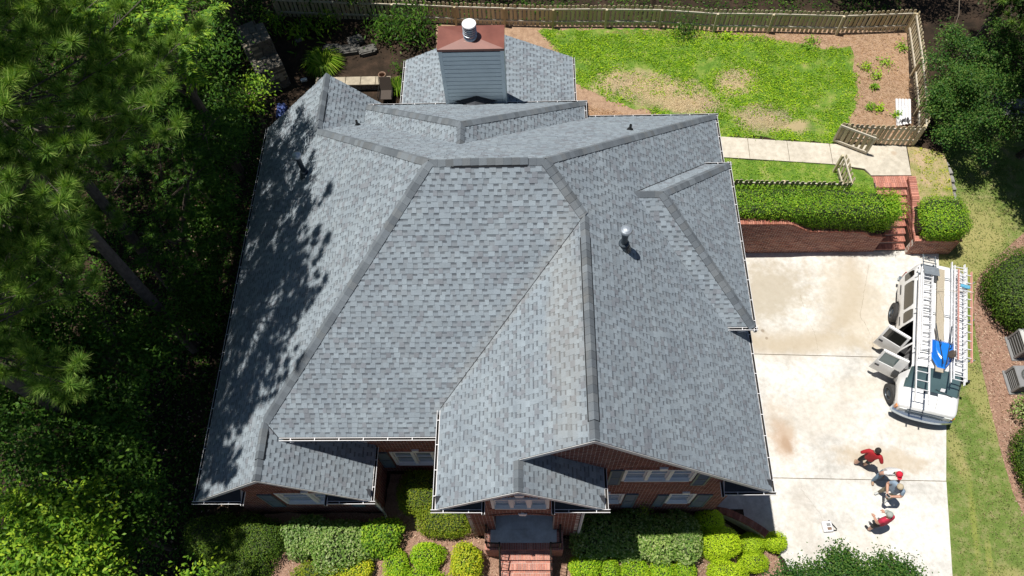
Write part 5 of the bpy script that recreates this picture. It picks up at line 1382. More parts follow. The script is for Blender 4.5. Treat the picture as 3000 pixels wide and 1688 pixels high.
for s in (-1, 1):
    mb = MB(); mb.tube([(s*.29, .30, 0), (s*.29, .26, .62), (s*.29, -.30, .64)], 0.016, 6); mb.build('armrest', MAT['iron'], ch, local=True)
    mb = MB(); mb.tube([(s*.27, -.50, 1.0), (s*.27, -.26, .44), (s*.27, .24, .39)], 0.014, 6); mb.tube([(s*.27, -.26, .44), (s*.27, -.42, 0)], 0.014, 6); mb.build('leg', MAT['iron'], ch, local=True)
MAT['fire_stone'] = simple('brown_stacked_stone', (0.13, 0.115, 0.095), 0.9, nscale=5, var=0.4)
fp = thing('stone_fireplace', 'dry stacked stone outdoor fireplace in tree shade behind the house', 'fireplace', (-11.6, 24.0, 1.45), R_(-62))
def stack(x0, x1, y0, y1, z0, z1, wmin, wmax):
    z = z0
    while z < z1-0.03:
        h = min(random.uniform(0.08, 0.15), z1-z)
        x = x0
        while x < x1-0.05:
            w = min(random.uniform(wmin, wmax), x1-x); y = y0
            while y < y1-0.05:
                d = min(random.uniform(wmin, wmax), y1-y)
                if x < x0+.1 or x+w > x1-.1 or y < y0+.1 or y+d > y1-.1 or z+h > z1-.14:
                    mb = MB(); mb.bevbox(x+.01, x+w-.01, y+.01, y+d-.01, z+.006+random.uniform(0, .015), z+h+random.uniform(-.01, .03), 0.018); mb.build('stone', MAT['fire_stone'] if random.random() < .8 else MAT['tan_stone'], fp, local=True)
                y += d
            x += w
        z += h
stack(-1.5, -0.5, -0.6, 0.6, 0, 1.1, 0.28, 0.5); stack(0.45, 1.3, -0.6, 0.6, 0, 1.1, 0.28, 0.5); stack(-0.5, 0.45, 0.2, 0.6, 0, 1.1, 0.28, 0.5); stack(-1.5, 1.3, -0.6, 0.6, 1.1, 1.3, 0.3, 0.6); stack(-0.6, 0.5, -0.35, 0.6, 1.3, 2.1, 0.25, 0.45)
stack(-2.6, -1.5, -0.5, 0.4, 0, 0.65, 0.3, 0.5)
mb = MB(); mb.box(-0.5, 0.45, 0.15, 0.2, 0, 1.1); mb.build('firebox', MAT['black'], fp, local=True)
MAT['bluecloth'] = simple('blue_patterned_cloth', (0.05, 0.08, 0.24), 0.8, nscale=16, var=0.7)
mb = MB()
for i in range(4): mb.poly([(-0.18+.09*i, -0.3, 0.5+.03*(i % 2)), (-0.09+.09*i, -0.3, 0.5+.03*((i+1) % 2)), (-0.09+.09*i, 0.3, 0.62-.03*(i % 2)), (-0.18+.09*i, 0.3, 0.62+.03*(i % 2))]); mb.poly([(-0.18+.09*i, -0.3, 0.5+.03*(i % 2)-.05), (-0.09+.09*i, -0.3, 0.44+.03*((i+1) % 2)), (-0.09+.09*i, 0.3, 0.56-.03*(i % 2)), (-0.18+.09*i, 0.3, 0.56+.03*(i % 2))])
mb.box(-0.2, 0.2, -0.3, 0.3, 0.36, 0.44)
o = mb.build('cushion', MAT['bluecloth']); o.location = (-10.65, 21.55, 1.2); tag(o, 'blue patterned outdoor cushion peeking past the roof edge', 'cushion')
rock('paver', 'white square block on the ground left of the rear gable', (-9.96, 23.4), (0.28, 0.14, 0.12), 0.3, 'white', 1.47); rock('boulder', 'pale flat stone on the shaded bank', (-10.5, 25.8), (0.36, 0.24, 0.12), 0.5, 'stone', 1.48, None, 4)
for i, (x, y, s) in enumerate(((-8.9, 25.1, 0.8), (-8.1, 25.05, 0.9), (-7.3, 25.0, 0.8), (-7.9, 25.6, 0.7))):
    MAT['dark_stone'] = MAT.get('dark_stone') or simple('shade_darkened_stone', (0.10, 0.095, 0.085), 0.9, nscale=5, var=0.4)  # stone tone darkened to stand for the tree shade on the bank
    rock('bank_rock', ('left rock', 'middle rock', 'right rock', 'rear rock')[i]+' of the dark ledge on the bank behind the grass clump', (x, y), (s, 0.5, 0.3), 0.15*i, 'dark_stone', 1.42, 'rock ledge on the bank', 30+i)
q = MB(); q.lathe([(0.26, 0), (0.30, 0.3), (0.31, 0.32), (0.27, 0.32), (0.25, 0.06)], 20); o = q.build('planter_tub', MAT['black'], smooth=True); o.location = (-12.45, 11.1, hf(-12.45, 11.1)); tag(o, 'round black tub in deep shade left of the house', 'tub')
# ------------------------------------------------------------------ air conditioners
MAT['ac'] = simple('ac_beige_metal', (0.52, 0.52, 0.50), 0.45, nscale=6, var=0.08); MAT['ac_dark'] = simple('ac_coil', (0.05, 0.055, 0.05), 0.7, nscale=40, var=0.4); MAT['ac_grey'] = simple('ac_grey_metal', (0.22, 0.22, 0.22), 0.5, nscale=6, var=0.1)
def ac(label, x, y, w, h, top):
    a = thing('air_conditioner', label, 'air conditioner', (x, y, hf(x, y)))
    mb = MB(); mb.bevbox(-w*.62, w*.62, -w*.62, w*.62, -0.05, 0.07, 0.02); mb.build('pad', MAT['ac_grey'], a, local=True)
    mb = MB(); mb.bevbox(-w/2, w/2, -w/2, w/2, 0.07, h-0.06, 0.03); mb.build('coil', MAT['ac_dark'], a, local=True)
    mb = MB()
    for sx_ in (-1, 1):
        for sy_ in (-1, 1): mb.box(sx_*w/2-.04, sx_*w/2+.04, sy_*w/2-.04, sy_*w/2+.04, 0.075, h-.05)
    for i in range(5):
        z = 0.14+i*(h-.25)/4.5; e = w/2+.012; mb.box(-e, e, -e, -e+.012, z, z+.03); mb.box(-e, -e+.012, -e, e, z, z+.03); mb.box(e-.012, e, -e, e, z, z+.03); mb.box(-e, e, e-.012, e, z, z+.03)
    mb.build('louvre_frame', MAT['ac_grey'], a, local=True)
    mb = MB(); mb.bevbox(-w/2-.03, w/2+.03, -w/2-.03, w/2+.03, h-.06, h, 0.025); mb.build('lid', MAT[top], a, local=True)
    mb = MB(); mb.lathe([(w*.36, h+.001), (w*.36, h+.006)], 24); fan = mb.build('fan_opening', MAT['ac_dark'], a, local=True)
    mb = MB()
    for i in range(1, 5):
        r = w*.36*i/4
        for k in range(24):
            t0, t1 = 2*math.pi*k/24, 2*math.pi*(k+1)/24; mb.tube([(r*math.cos(t0), r*math.sin(t0), h+.015), (r*math.cos(t1), r*math.sin(t1), h+.015)], 0.006, 4, cap=False)
    for k in range(8): mb.tube([(0.03*math.cos(k*math.pi/4), .03*math.sin(k*math.pi/4), h+.018), (w*.37*math.cos(k*math.pi/4), w*.37*math.sin(k*math.pi/4), h+.018)], 0.006, 4)
    mb.build('fan_guard', MAT[top], fan, local=True)
ac('pale topped air conditioner next to the huge round bush', 17.95, 11.1, 0.78, 0.9, 'ac'); ac('grey louvred air conditioner between the pale one and the rose bush', 17.45, 9.78, 0.74, 0.7, 'ac_grey')
# tool case on the driveway
tc_ = thing('tool_case', 'white open tool case with black shoulder strap on the driveway', 'case', (9.65, 4.72, 0.03), 0.08)
mb = MB(); mb.bevbox(-0.16, 0.16, -0.17, 0.17, 0, 0.15, 0.02); mb.build('body', MAT['white'], tc_, local=True)
mb = MB(); mb.box(-0.03, 0.10, 0.0, 0.10, 0.152, 0.158); mb.build('window', MAT['ac_grey'], tc_, local=True)
mb = MB(); mb.box(-0.03, 0.11, -0.12, -0.03, 0.152, 0.158); mb.build('panel', MAT['clay'], tc_, local=True)
mb = MB(); mb.tube([(0.08, 0.17, 0.12), (0.12, 0.2, 0.06), (0.32, -0.09, 0.015), (0.3, -0.13, 0.015), (0.16, -0.13, 0.05)], 0.02, 6); mb.build('strap', MAT['black'], tc_, local=True)
# ------------------------------------------------------------------ the van
VLOC = (14.07, 10.90, 0.0); VRZ = math.atan2(-0.966, -0.258)
van = thing('cargo_van', 'white full size van with passenger side doors open under roof ladders', 'van', VLOC, VRZ)
mP, ntP, nP, lP, bP = new_mat('white_van_paint')
fP = noise_fac(ntP, 3.0, 5, 0.6); lP.new(ramp(ntP, [(0.3, (0.72, 0.72, 0.71)), (0.7, (0.82, 0.82, 0.82))], fP), bP.inputs['Base Color'])
bP.inputs['Roughness'].default_value = 0.28; bP.inputs['Coat Weight'].default_value = 0.4; bP.inputs['Coat Roughness'].default_value = 0.1
MAT['van'] = mP
MAT['chrome'] = simple('chrome', (0.55, 0.62, 0.70), 0.2, 0.8, nscale=4, var=0.05)
MAT['seat'] = simple('grey_seat_cloth', (0.20, 0.20, 0.21), 0.85, nscale=20, var=0.2)
MAT['cabin'] = simple('dark_cabin', (0.02, 0.02, 0.022), 0.9, nscale=8, var=0.2)
MAT['amber'] = simple('amber_lens', (0.55, 0.18, 0.02), 0.2, nscale=8, var=0.1); MAT['lens'] = simple('lamp_lens', (0.6, 0.62, 0.62), 0.12, nscale=8, var=0.1); MAT['red_lens'] = simple('red_lens', (0.35, 0.01, 0.01), 0.2, nscale=8, var=0.1)
MAT['alu'] = simple('ladder_aluminium', (0.78, 0.78, 0.79), 0.4, 0.25, nscale=12, var=0.12)
MAT['fibre'] = simple('faded_orange_fibreglass', (0.60, 0.29, 0.24), 0.5, nscale=9, var=0.15)
MAT['plank'] = wood_mat('grey_plank', [(0.36, 0.31, 0.24), (0.40, 0.35, 0.27)])
MAT['blue'] = simple('blue_tray_paint', (0.012, 0.17, 0.62), 0.3, nscale=4, var=0.12, coat=0.3)
WX = (1.94, -1.35); WR = 0.37
def section(x):
    """half profile (y, z) from sill to roof centre at station x"""
    if x <= 1.36:
        k = 1.0 - 0.10*max(0, (-x-2.35)/0.35)**2
        rk = 0.0 if x > -2.45 else (-x-2.45)*0.25
        p = [(0.90, 0.38), (0.965, 0.55), (1.0, 0.85), (1.0, 1.05), (0.985, 1.22), (0.95, 1.42), (0.905, 1.64), (0.86, 1.82), (0.79, 1.94), (0.66, 2.01), (0.40, 2.05), (0.0, 2.065)]
        p = [(y*k, z-rk*(z/2)) for y, z in p]
    else:
        t = (x-1.36)/(2.0-1.36) if x < 2.0 else 1.0
        top_ = 2.05 + (1.30-2.05)*min(1, t)
        if x > 2.0: top_ = 1.30 - 0.16*((x-2.0)/0.62)**1.4
        wdt = 1.0 - 0.05*max(0, (x-1.9)/0.75)**1.5 - (0.12*max(0, (x-2.45)/0.25)**2)
        base = [(0.90, 0.38), (0.965, 0.55), (1.0, 0.85), (1.0, 1.0)]
        belt = 1.14 - 0.10*max(0, (x-1.9)/0.7)
        up_ = top_
        n_up = [(0.985, 1.22), (0.95, 1.42), (0.905, 1.64), (0.86, 1.82), (0.79, 1.94), (0.66, 2.01), (0.40, 2.05), (0.0, 2.065)]
        pts = []
        for y, z in n_up:
            zz = min(z, belt + (up_-belt)*min(1.0, (z-1.1)/0.95)) if up_ < 2.05 else z
            pts.append((y, zz))
        p = [(y*wdt, min(z, belt-0.02*(3-i))) for i, (y, z) in enumerate(base)] + [(y*wdt, z) for y, z in pts]
    out = []
    for y, z in p:
        for xc in WX:
            d = abs(x-xc)
            if d < WR+0.09 and z < 1.0:
                z = max(z, math.sqrt(max(0, (WR+0.09)**2-d*d))+WR)
        out.append((y, z))
    return out
xs_ = [-2.70, -2.66, -2.55, -2.4, -2.2, -2.0, -1.82, -1.75, -1.65, -1.5, -1.35, -1.2, -1.05, -0.95, -0.88, -0.6, -0.34, -0.1, 0.1, 0.3, 0.52, 0.60, 0.8, 1.0, 1.2, 1.36, 1.45, 1.5, 1.6, 1.7, 1.8, 1.9, 2.0, 2.1, 2.2, 2.3, 2.4, 2.5, 2.58, 2.64]
nP_ = 12
bm_ = MB()
idx = {}
for i, x in enumerate(xs_):
    pr = section(x)
    for j, (y, z) in enumerate(pr):
        idx[(i, j, 1)] = bm_.vert((x, y, z))
        idx[(i, j, -1)] = idx[(i, j, 1)] if j == nP_-1 else bm_.vert((x, -y, z))
for i in range(len(xs_)-1):
    for j in range(nP_-1):
        for s in (1, -1):
            xm_ = (xs_[i]+xs_[i+1])/2
            if s == -1 and j <= 6 and ((0.60 < xm_ < 1.50) or (-0.34 < xm_ < 0.52)): continue          # door openings
            f = (idx[(i, j, s)], idx[(i+1, j, s)], idx[(i+1, j+1, s)], idx[(i, j+1, s)])
            bm_.face(f if s == -1 else f[::-1])
for i in (0, len(xs_)-1):
    ring = [idx[(i, j, 1)] for j in range(nP_)] + [idx[(i, j, -1)] for j in reversed(range(nP_-1))]
    bm_.face(ring if i else ring[::-1])
body = bm_.build('body', MAT['van'], van, smooth=True, local=True)
# cabin seen through the open doors
mb = MB(); mb.box(-2.5, 1.7, -0.86, 0.86, 0.40, 0.46); mb.box(-2.5, 1.6, 0.80, 0.84, 0.46, 1.9); mb.box(-2.5, -2.46, -0.8, 0.8, 0.46, 1.9); mb.box(1.55, 1.9, -0.88, 0.88, 0.46, 1.1); mb.poly([(-2.5, -0.8, 1.93), (1.3, -0.8, 1.93), (1.3, 0.8, 1.93), (-2.5, 0.8, 1.93)]); mb.poly([(-2.5, -0.84, 0.46), (-0.36, -0.84, 0.46), (-0.36, -0.80, 1.8), (-2.5, -0.80, 1.8)])
mb.build('cabin', MAT['cabin'], van, local=True)
for sy_ in (-0.45, 0.45):
    mb = MB(); mb.bevbox(0.55, 1.1, sy_-0.27, sy_+0.27, 0.62, 0.86, 0.05); mb.prism_rings([[(0.52, sy_-.26, .84), (0.52, sy_+.26, .84), (0.68, sy_+.26, .86), (0.68, sy_-.26, .86)], [(0.34, sy_-.22, 1.45), (0.34, sy_+.22, 1.45), (0.46, sy_+.22, 1.45), (0.46, sy_-.22, 1.45)]]); mb.build('seat', MAT['seat'], van, local=True)
def side_y(z, x=0.0):
    pr = section(x)
    for (y0, z0), (y1, z1) in zip(pr, pr[1:]):
        if z0 <= z <= z1: return y0+(y1-y0)*(z-z0)/max(1e-6, z1-z0)
    return pr[-2][0]
def side_pane(name, x0, x1, z0, z1, s, mat, off=0.008, taper=0.03, par=van):
    mb = MB(); n = 8; rows = 5; V_ = []
    for r in range(rows+1):
        z = z0+(z1-z0)*r/rows; e = 0.035 if r in (0, rows) else 0.0
        V_.append([mb.vert((x0+e+taper*r/rows+(x1-x0-2*e-2*taper*r/rows)*k/n, s*(side_y(z, (x0+x1)/2)+off), z)) for k in range(n+1)])
    for r in range(rows):
        for k in range(n): mb.face((V_[r][k], V_[r][k+1], V_[r+1][k+1], V_[r+1][k]) if s < 0 else (V_[r][k+1], V_[r][k], V_[r+1][k], V_[r+1][k+1]))
    mb.build(name, mat, par, local=True)
for s in (-1, 1):
    side_pane('side_window', -2.50, -2.18, 1.26, 1.80, s, MAT['van_glass']); side_pane('side_window', -2.06, -0.98, 1.26, 1.80, s, MAT['van_glass']); side_pane('side_window', -0.88, -0.42, 1.26, 1.80, s, MAT['van_glass'])
side_pane('side_window', -0.30, 0.50, 1.26, 1.80, 1, MAT['van_glass']); side_pane('side_window', 0.62, 1.42, 1.26, 1.78, 1, MAT['windshield'])
# windshield: lies on the raked front between roof and cowl
mb = MB(); V_ = []
for r in range(9):
    x = 1.425+(1.985-1.425)*r/8; pr = section(x)[6:]
    row = [(y*0.985, z) for y, z in pr] + [(-y*0.985, z) for y, z in reversed(pr[:-1])]
    V_.append([mb.vert((x+0.012, y, z+0.014)) for y, z in row])
for r in range(8):
    for k in range(len(V_[0])-1): mb.face((V_[r][k], V_[r+1][k], V_[r+1][k+1], V_[r][k+1]))
wsh = mb.build('windshield', MAT['windshield'], van, smooth=True, local=True)
mb = MB(); mb.tube([(2.02, 0.7, 1.30), (1.92, 0.1, 1.43)], 0.012, 5); mb.tube([(2.02, -0.05, 1.32), (1.93, -0.6, 1.41)], 0.012, 5); mb.build('wiper', MAT['black'], van, local=True)
mb = MB(); mb.prism_rings([[(1.99, -0.80, 1.15), (1.99, 0.80, 1.15), (1.99, 0.80, 1.245), (1.99, 0, 1.325), (1.99, -0.80, 1.245)], [(2.10, -0.80, 1.15), (2.10, 0.80, 1.15), (2.10, 0.80, 1.232), (2.10, 0, 1.312), (2.10, -0.80, 1.232)]]); mb.build('cowl', MAT['dark_metal'], van, local=True)
mb = MB(); mb.poly([(1.86, 0.25, 1.50), (1.86, 0.40, 1.50), (1.94, 0.40, 1.41), (1.94, 0.25, 1.41)]); mb.build('sticker', MAT['white'], van, local=True)
# hood lines
mb = MB()
for y in (-0.22, 0.22): mb.tube([(2.1, y*1.1, 1.305), (2.35, y, 1.25), (2.58, y*.9, 1.155)], 0.007, 4)
mb.build('hood_crease', MAT['ac_grey'], van, local=True)
# bumper, grille, lamps
mb = MB(); rings = []
for k in range(15):
    t = -1+2*k/14; x = 2.78-0.17*abs(t)**2.6; y = 1.0*t
    rings.append([(x-0.10, y, 0.42), (x-.01, y, 0.43), (x+0.05, y, 0.53), (x+.03, y, 0.64), (x-0.04, y, 0.69), (x-0.12, y, 0.69)])
mb.prism_rings(rings); mb.build('bumper', MAT['chrome'], van, local=True)
mb = MB(); mb.box(2.63, 2.67, -0.6, 0.6, 0.68, 0.95); gr = mb.build('grille', MAT['dark_metal'], van, local=True)
mb = MB()
for i in range(5): mb.box(2.67, 2.685, -0.6, 0.6, 0.71+i*.05, 0.725+i*.05)
mb.build('grille_bars', MAT['chrome'], gr, local=True)
for s in (-1, 1):
    mb = MB(); mb.box(2.62, 2.665, s*0.74-.12, s*0.74+.12, 0.70, 0.94); hl = mb.build('headlight', MAT['lens'], van, local=True)
    mb = MB(); mb.box(2.5, 2.62, s*0.93-.03, s*0.93+.03, 0.74, 0.92); mb.build('indicator', MAT['amber'], hl, local=True)
    mb = MB(); mb.box(-2.72, -2.69, s*0.86-.06, s*0.86+.06, 0.8, 1.15); mb.build('tail_light', MAT['red_lens'], van, local=True)
mb = MB(); mb.box(-2.82, -2.68, -0.95, 0.95, 0.45, 0.62); mb.build('rear_bumper', MAT['chrome'], van, local=True)
mb = MB(); mb.box(2.80, 2.815, -0.02, 0.28, 0.5, 0.6); mb.build('front_plate', MAT['white'], van, local=True)
mb = MB(); mb.box(-2.2, -1.8, -1.02, -1.0, .95, 1.0); mb.box(-0.85, -0.5, -1.015, -1.0, .95, 1.0); mb.build('side_moulding', MAT['black'], van, local=True)
# wheels
def wheel(x, y, s, steer):
    e = MB(); M_ = Matrix.Translation((x, y, WR)) @ Matrix.Rotation(steer, 4, 'Z') @ Matrix.Rotation(-s*math.pi/2, 4, 'X')
    e.lathe([(0.20, -0.11), (0.31, -0.12), (0.36, -0.10), (WR, -0.06), (WR, 0.06), (0.36, 0.10), (0.31, 0.12), (0.235, 0.115), (0.215, 0.08)], 28, M=M_)
    w = e.build('wheel', MAT['rubber'], van, smooth=False, local=True)
    e = MB(); e.lathe([(0.225, 0.05), (0.235, 0.112), (0.215, 0.115), (0.2, 0.07), (0.14, 0.055), (0.10, 0.10), (0.075, 0.12), (0.02, 0.125)], 24, M=M_); e.build('rim', MAT['dark_metal'], w, local=True)
    e = MB()
    for k in range(8): a = k*math.pi/4; e.lathe([(0.022, 0.078), (0.022, 0.084)], 8, M=M_ @ Matrix.Translation((0.165*math.cos(a), 0.165*math.sin(a), 0)))
    e.build('rim_holes', MAT['black'], w, local=True)
wheel(WX[0], -0.95, -1, 0.32); wheel(WX[0], 0.93, 1, 0.32); wheel(WX[1], -0.96, -1, 0.0); wheel(WX[1], 0.94, 1, 0.0)
# open doors: profile in z extruded along the leaf, hinged at their front edge
def open_door(hx, L, ang, glass, nm, slant):
    M_ = Matrix.Translation((hx, -0.99, 0)) @ Matrix.Rotation(ang, 4, 'Z')
    def P(u, z, off=0.0): return M_ @ Vector((-u, (1.0-side_y(z)) + off, z))
    mb = MB()
    def band(u0, u1, z0, z1, k=4):
        zs = [z0+(z1-z0)*i/k for i in range(k+1)]
        rings = []
        ring0 = [P(u0, z) for z in zs] + [P(u0, z, 0.07) for z in reversed(zs)]
        ring1 = [P(u1, z) for z in zs] + [P(u1, z, 0.07) for z in reversed(zs)]
        mb.prism_rings([ring0, ring1])
    band(0, L, 0.46, 1.22, 5); band(0, 0.07+slant, 1.22, 1.82, 4); band(L-0.07, L, 1.22, 1.82, 4); band(0.07+slant, L-0.07, 1.76, 1.82, 1)
    d = mb.build('door', MAT['van'], van, local=True, label=nm)
    g = MB(); zs = [1.22, 1.4, 1.58, 1.77]
    for a, b in zip(zs, zs[1:]): g.poly([P(0.07+slant, a, 0.02), P(L-0.07, a, 0.02), P(L-0.07, b, 0.02), P(0.07+slant, b, 0.02)])
    g.build('window', glass, d, local=True)
    g = MB(); g.box(-L+0.05, -L+0.2, -0.035, 0.0, 0.98, 1.03, M=M_); g.build('handle', MAT['black'], d, local=True)
    g = MB(); g.prism_rings([[P(0.08, .5, .072), P(L-.08, .5, .072), P(L-.08, 1.15, .072), P(.08, 1.15, .072)], [P(0.1, .52, .09), P(L-.1, .52, .09), P(L-.1, 1.12, .09), P(.1, 1.12, .09)]]); g.build('trim_panel', MAT['seat'], d, local=True)
    return d, M_
d1, M1 = open_door(1.47, 0.88, R_(73), MAT['windshield'], 'open front passenger door', 0.22)
d2, M2 = open_door(0.55, 0.82, R_(66), MAT['van_glass'], 'open side cargo door', 0.0)
g = MB(); g.box(-0.25, -0.07, -0.30, -0.12, 1.18, 1.42, M=M1); g.build('mirror', MAT['black'], d1, local=True)
g = MB(); g.box(1.28, 1.38, 1.0, 1.22, 1.18, 1.42); g.build('mirror', MAT['black'], van, local=True)
# roof rack
mb = MB()
for x in (-2.1, -0.6, 0.95):
    mb.tube([(x, -0.95, 2.18), (x, 0.95, 2.18)], 0.022, 6)
    for s in (-1, 1): mb.tube([(x, s*0.80, 1.93), (x, s*0.88, 2.18)], 0.02, 6); mb.tube([(x, s*0.95, 2.18), (x, s*0.95, 2.30)], 0.018, 6)
mb.build('roof_rack', MAT['galv'], van, local=True)

def loadthing(name, label, cat, x, y, z, rz=0.0):
    c, s = math.cos(VRZ), math.sin(VRZ)
    return thing(name, label, cat, (VLOC[0]+c*x-s*y, VLOC[1]+s*x+c*y, z), VRZ+rz)
def ladder(label, x0, x1, y0, y1, z, mat, rung, rail_h=0.085, feet=False, pitch=0.305):
    L = x1-x0; W = y1-y0
    r = loadthing('ladder', label, 'ladder', x0, y0, z)
    for y in (0, W):
        s = 1 if y == 0 else -1
        mb = MB(); mb.prism_rings([[(0, y, 0), (0, y+s*.03, 0), (0, y+s*.03, .012), (0, y+s*.01, .012), (0, y+s*.01, rail_h-.012), (0, y+s*.03, rail_h-.012), (0, y+s*.03, rail_h), (0, y, rail_h)],
                                   [(L, y, 0), (L, y+s*.03, 0), (L, y+s*.03, .012), (L, y+s*.01, .012), (L, y+s*.01, rail_h-.012), (L, y+s*.03, rail_h-.012), (L, y+s*.03, rail_h), (L, y, rail_h)]]); mb.build('rail', mat, r, local=True)
    k = int(L/pitch)
    for i in range(k):
        x = (i+0.5)*L/k; mb = MB(); mb.tube([(x, 0.005, rail_h/2), (x, W-.005, rail_h/2)], 0.017, 6); mb.build('rung', rung, r, local=True)
    if feet:
        for y in (0, W-.03):
            mb = MB(); mb.box(-.03, .06, y-.01, y+.04, -.01, rail_h+.01); mb.build('foot', MAT['black'], r, local=True)
    return r
ladder('long aluminium extension ladder reaching out over the windshield and hood', -1.95, 2.92, -0.90, -0.45, 2.205, MAT['alu'], MAT['alu'], feet=False)
ladder('aluminium ladder section stacked on top over the open doors', -2.25, 1.35, -0.87, -0.47, 2.295, MAT['alu'], MAT['alu'])
ladder('narrow aluminium ladder topmost in the passenger side stack', -2.0, 1.1, -0.84, -0.49, 2.385, MAT['alu'], MAT['alu'])
ladder('long aluminium ladder lowest on the driver side of the rack', -2.78, 1.95, 0.20, 0.66, 2.205, MAT['alu'], MAT['alu'])
ladder('aluminium ladder in the middle of the driver side stack', -2.6, 1.85, 0.25, 0.68, 2.30, MAT['alu'], MAT['alu'])
ladder('faded orange fibreglass ladder on top of the driver side stack', -2.40, 1.16, 0.34, 0.80, 2.40, MAT['fibre'], MAT['alu'])
pl = loadthing('plank', 'long grey wooden plank along the middle of the van roof', 'plank', -2.4, -0.27, 2.205)
mb = MB(); mb.bevbox(0, 4.05, 0, 0.25, 0, 0.045, 0.006); mb.build('board', MAT['plank'], pl, local=True)
wbr = loadthing('wheelbarrow_tray', 'bright blue wheelbarrow strapped upside down on the van roof', 'wheelbarrow', 0.98, -0.10, 2.255)
mb = MB()
ring = lambda x0, x1, w0, w1, z, n=7: [(x0+(x1-x0)*k/n, -(w0+(w1-w0)*math.sin(math.pi*0.5*min(1, (n-k)/n*1.6))), z) for k in range(n+1)] + [(x0+(x1-x0)*(n-k)/n, (w0+(w1-w0)*math.sin(math.pi*0.5*min(1, k/n*1.6))), z) for k in range(n+1)]
mb.prism_rings([ring(-0.50, 0.52, 0.12, 0.38, 0.0), ring(-0.47, 0.47, 0.11, 0.35, 0.03), ring(-0.34, 0.30, 0.10, 0.27, 0.22), ring(-0.30, 0.26, 0.08, 0.24, 0.235)])
mb.build('tray', MAT['blue'], wbr, local=True)
for s in (-1, 1):
    mb = MB(); mb.tube([(-1.05, s*0.26, 0.16), (-0.5, s*0.20, 0.20), (0.1, s*0.10, 0.26), (0.48, s*0.05, 0.27)], 0.018, 6); mb.build('handle', MAT['dark_metal'], wbr, local=True)
    mb = MB(); mb.tube([(-0.28, s*0.17, 0.22), (-0.34, s*0.19, 0.38), (-0.16, s*0.17, 0.38), (-0.1, s*0.14, 0.24)], 0.012, 6); mb.build('leg', MAT['dark_metal'], wbr, local=True)
mb = MB(); mb.lathe([(0.06, -0.05), (0.13, -0.045), (0.15, 0), (0.13, 0.045), (0.06, 0.05)], 18, M=Matrix.Translation((0.1, 0.19, 0.34)) @ Matrix.Rotation(1.25, 4, 'X')); mb.build('wheel', MAT['bark'], wbr, local=True)
lj = loadthing('ladder_platform', 'folded metal ladder platform at the rear of the van roof', 'platform', -2.35, -0.62, 2.30)
mb = MB(); mb.prism_rings([[(0.10, -0.24, 0.18), (0.10, 0.28, 0.18), (0.10, 0.28, 0.20), (0.10, -0.24, 0.20)], [(0.46, -0.20, 0.24), (0.46, 0.30, 0.24), (0.46, 0.30, 0.26), (0.46, -0.20, 0.26)]]); mb.build('plate', MAT['galv'], lj, local=True)
for y in (-0.2, 0.22):
    mb = MB(); mb.tube([(-0.45, y, 0.05), (0.1, y, 0.12), (0.42, y, 0.22)], 0.02, 6); mb.tube([(-0.40, y, 0.05), (-0.05, y*.4, 0.3)], 0.015, 6); mb.build('strut', MAT['galv'], lj, local=True)
mb = MB()
for x in (-0.40, -0.25, -0.1, 0.02): mb.tube([(x, -0.22, 0.07+.05*(x > -.2)), (x, 0.24, 0.07+.05*(x > -.2))], 0.016, 6)
mb.build('crossbar', MAT['dark_metal'], lj, local=True)
st = loadthing('tie_rope', 'thin pale tie rope running across the plank', 'rope', 0, 0, 2.26)
mb = MB(); mb.tube([(-1.4, -0.45, 0.2), (-1.38, -0.2, 0.02), (-0.6, -0.05, 0.03), (0.5, 0.02, 0.03)], 0.008, 5); mb.tube([(-1.45, -0.42, 0.2), (-1.5, 0.2, 0.12), (-1.5, 0.8, 0.3)], 0.008, 5); mb.build('strand', MAT['rail'], st, local=True)
rg = loadthing('rag', 'blue rag tied on the orange ladder rungs', 'cloth', -1.75, 0.58, 2.44)
mb = MB(); mb.bevbox(-0.06, 0.06, -0.16, 0.16, 0, 0.05, 0.015); mb.bevbox(-0.02, 0.10, -0.06, 0.12, 0.04, 0.075, 0.012); mb.build('fold', simple('rag_blue', (0.10, 0.33, 0.48), 0.9, nscale=20, var=0.3), rg, local=True)

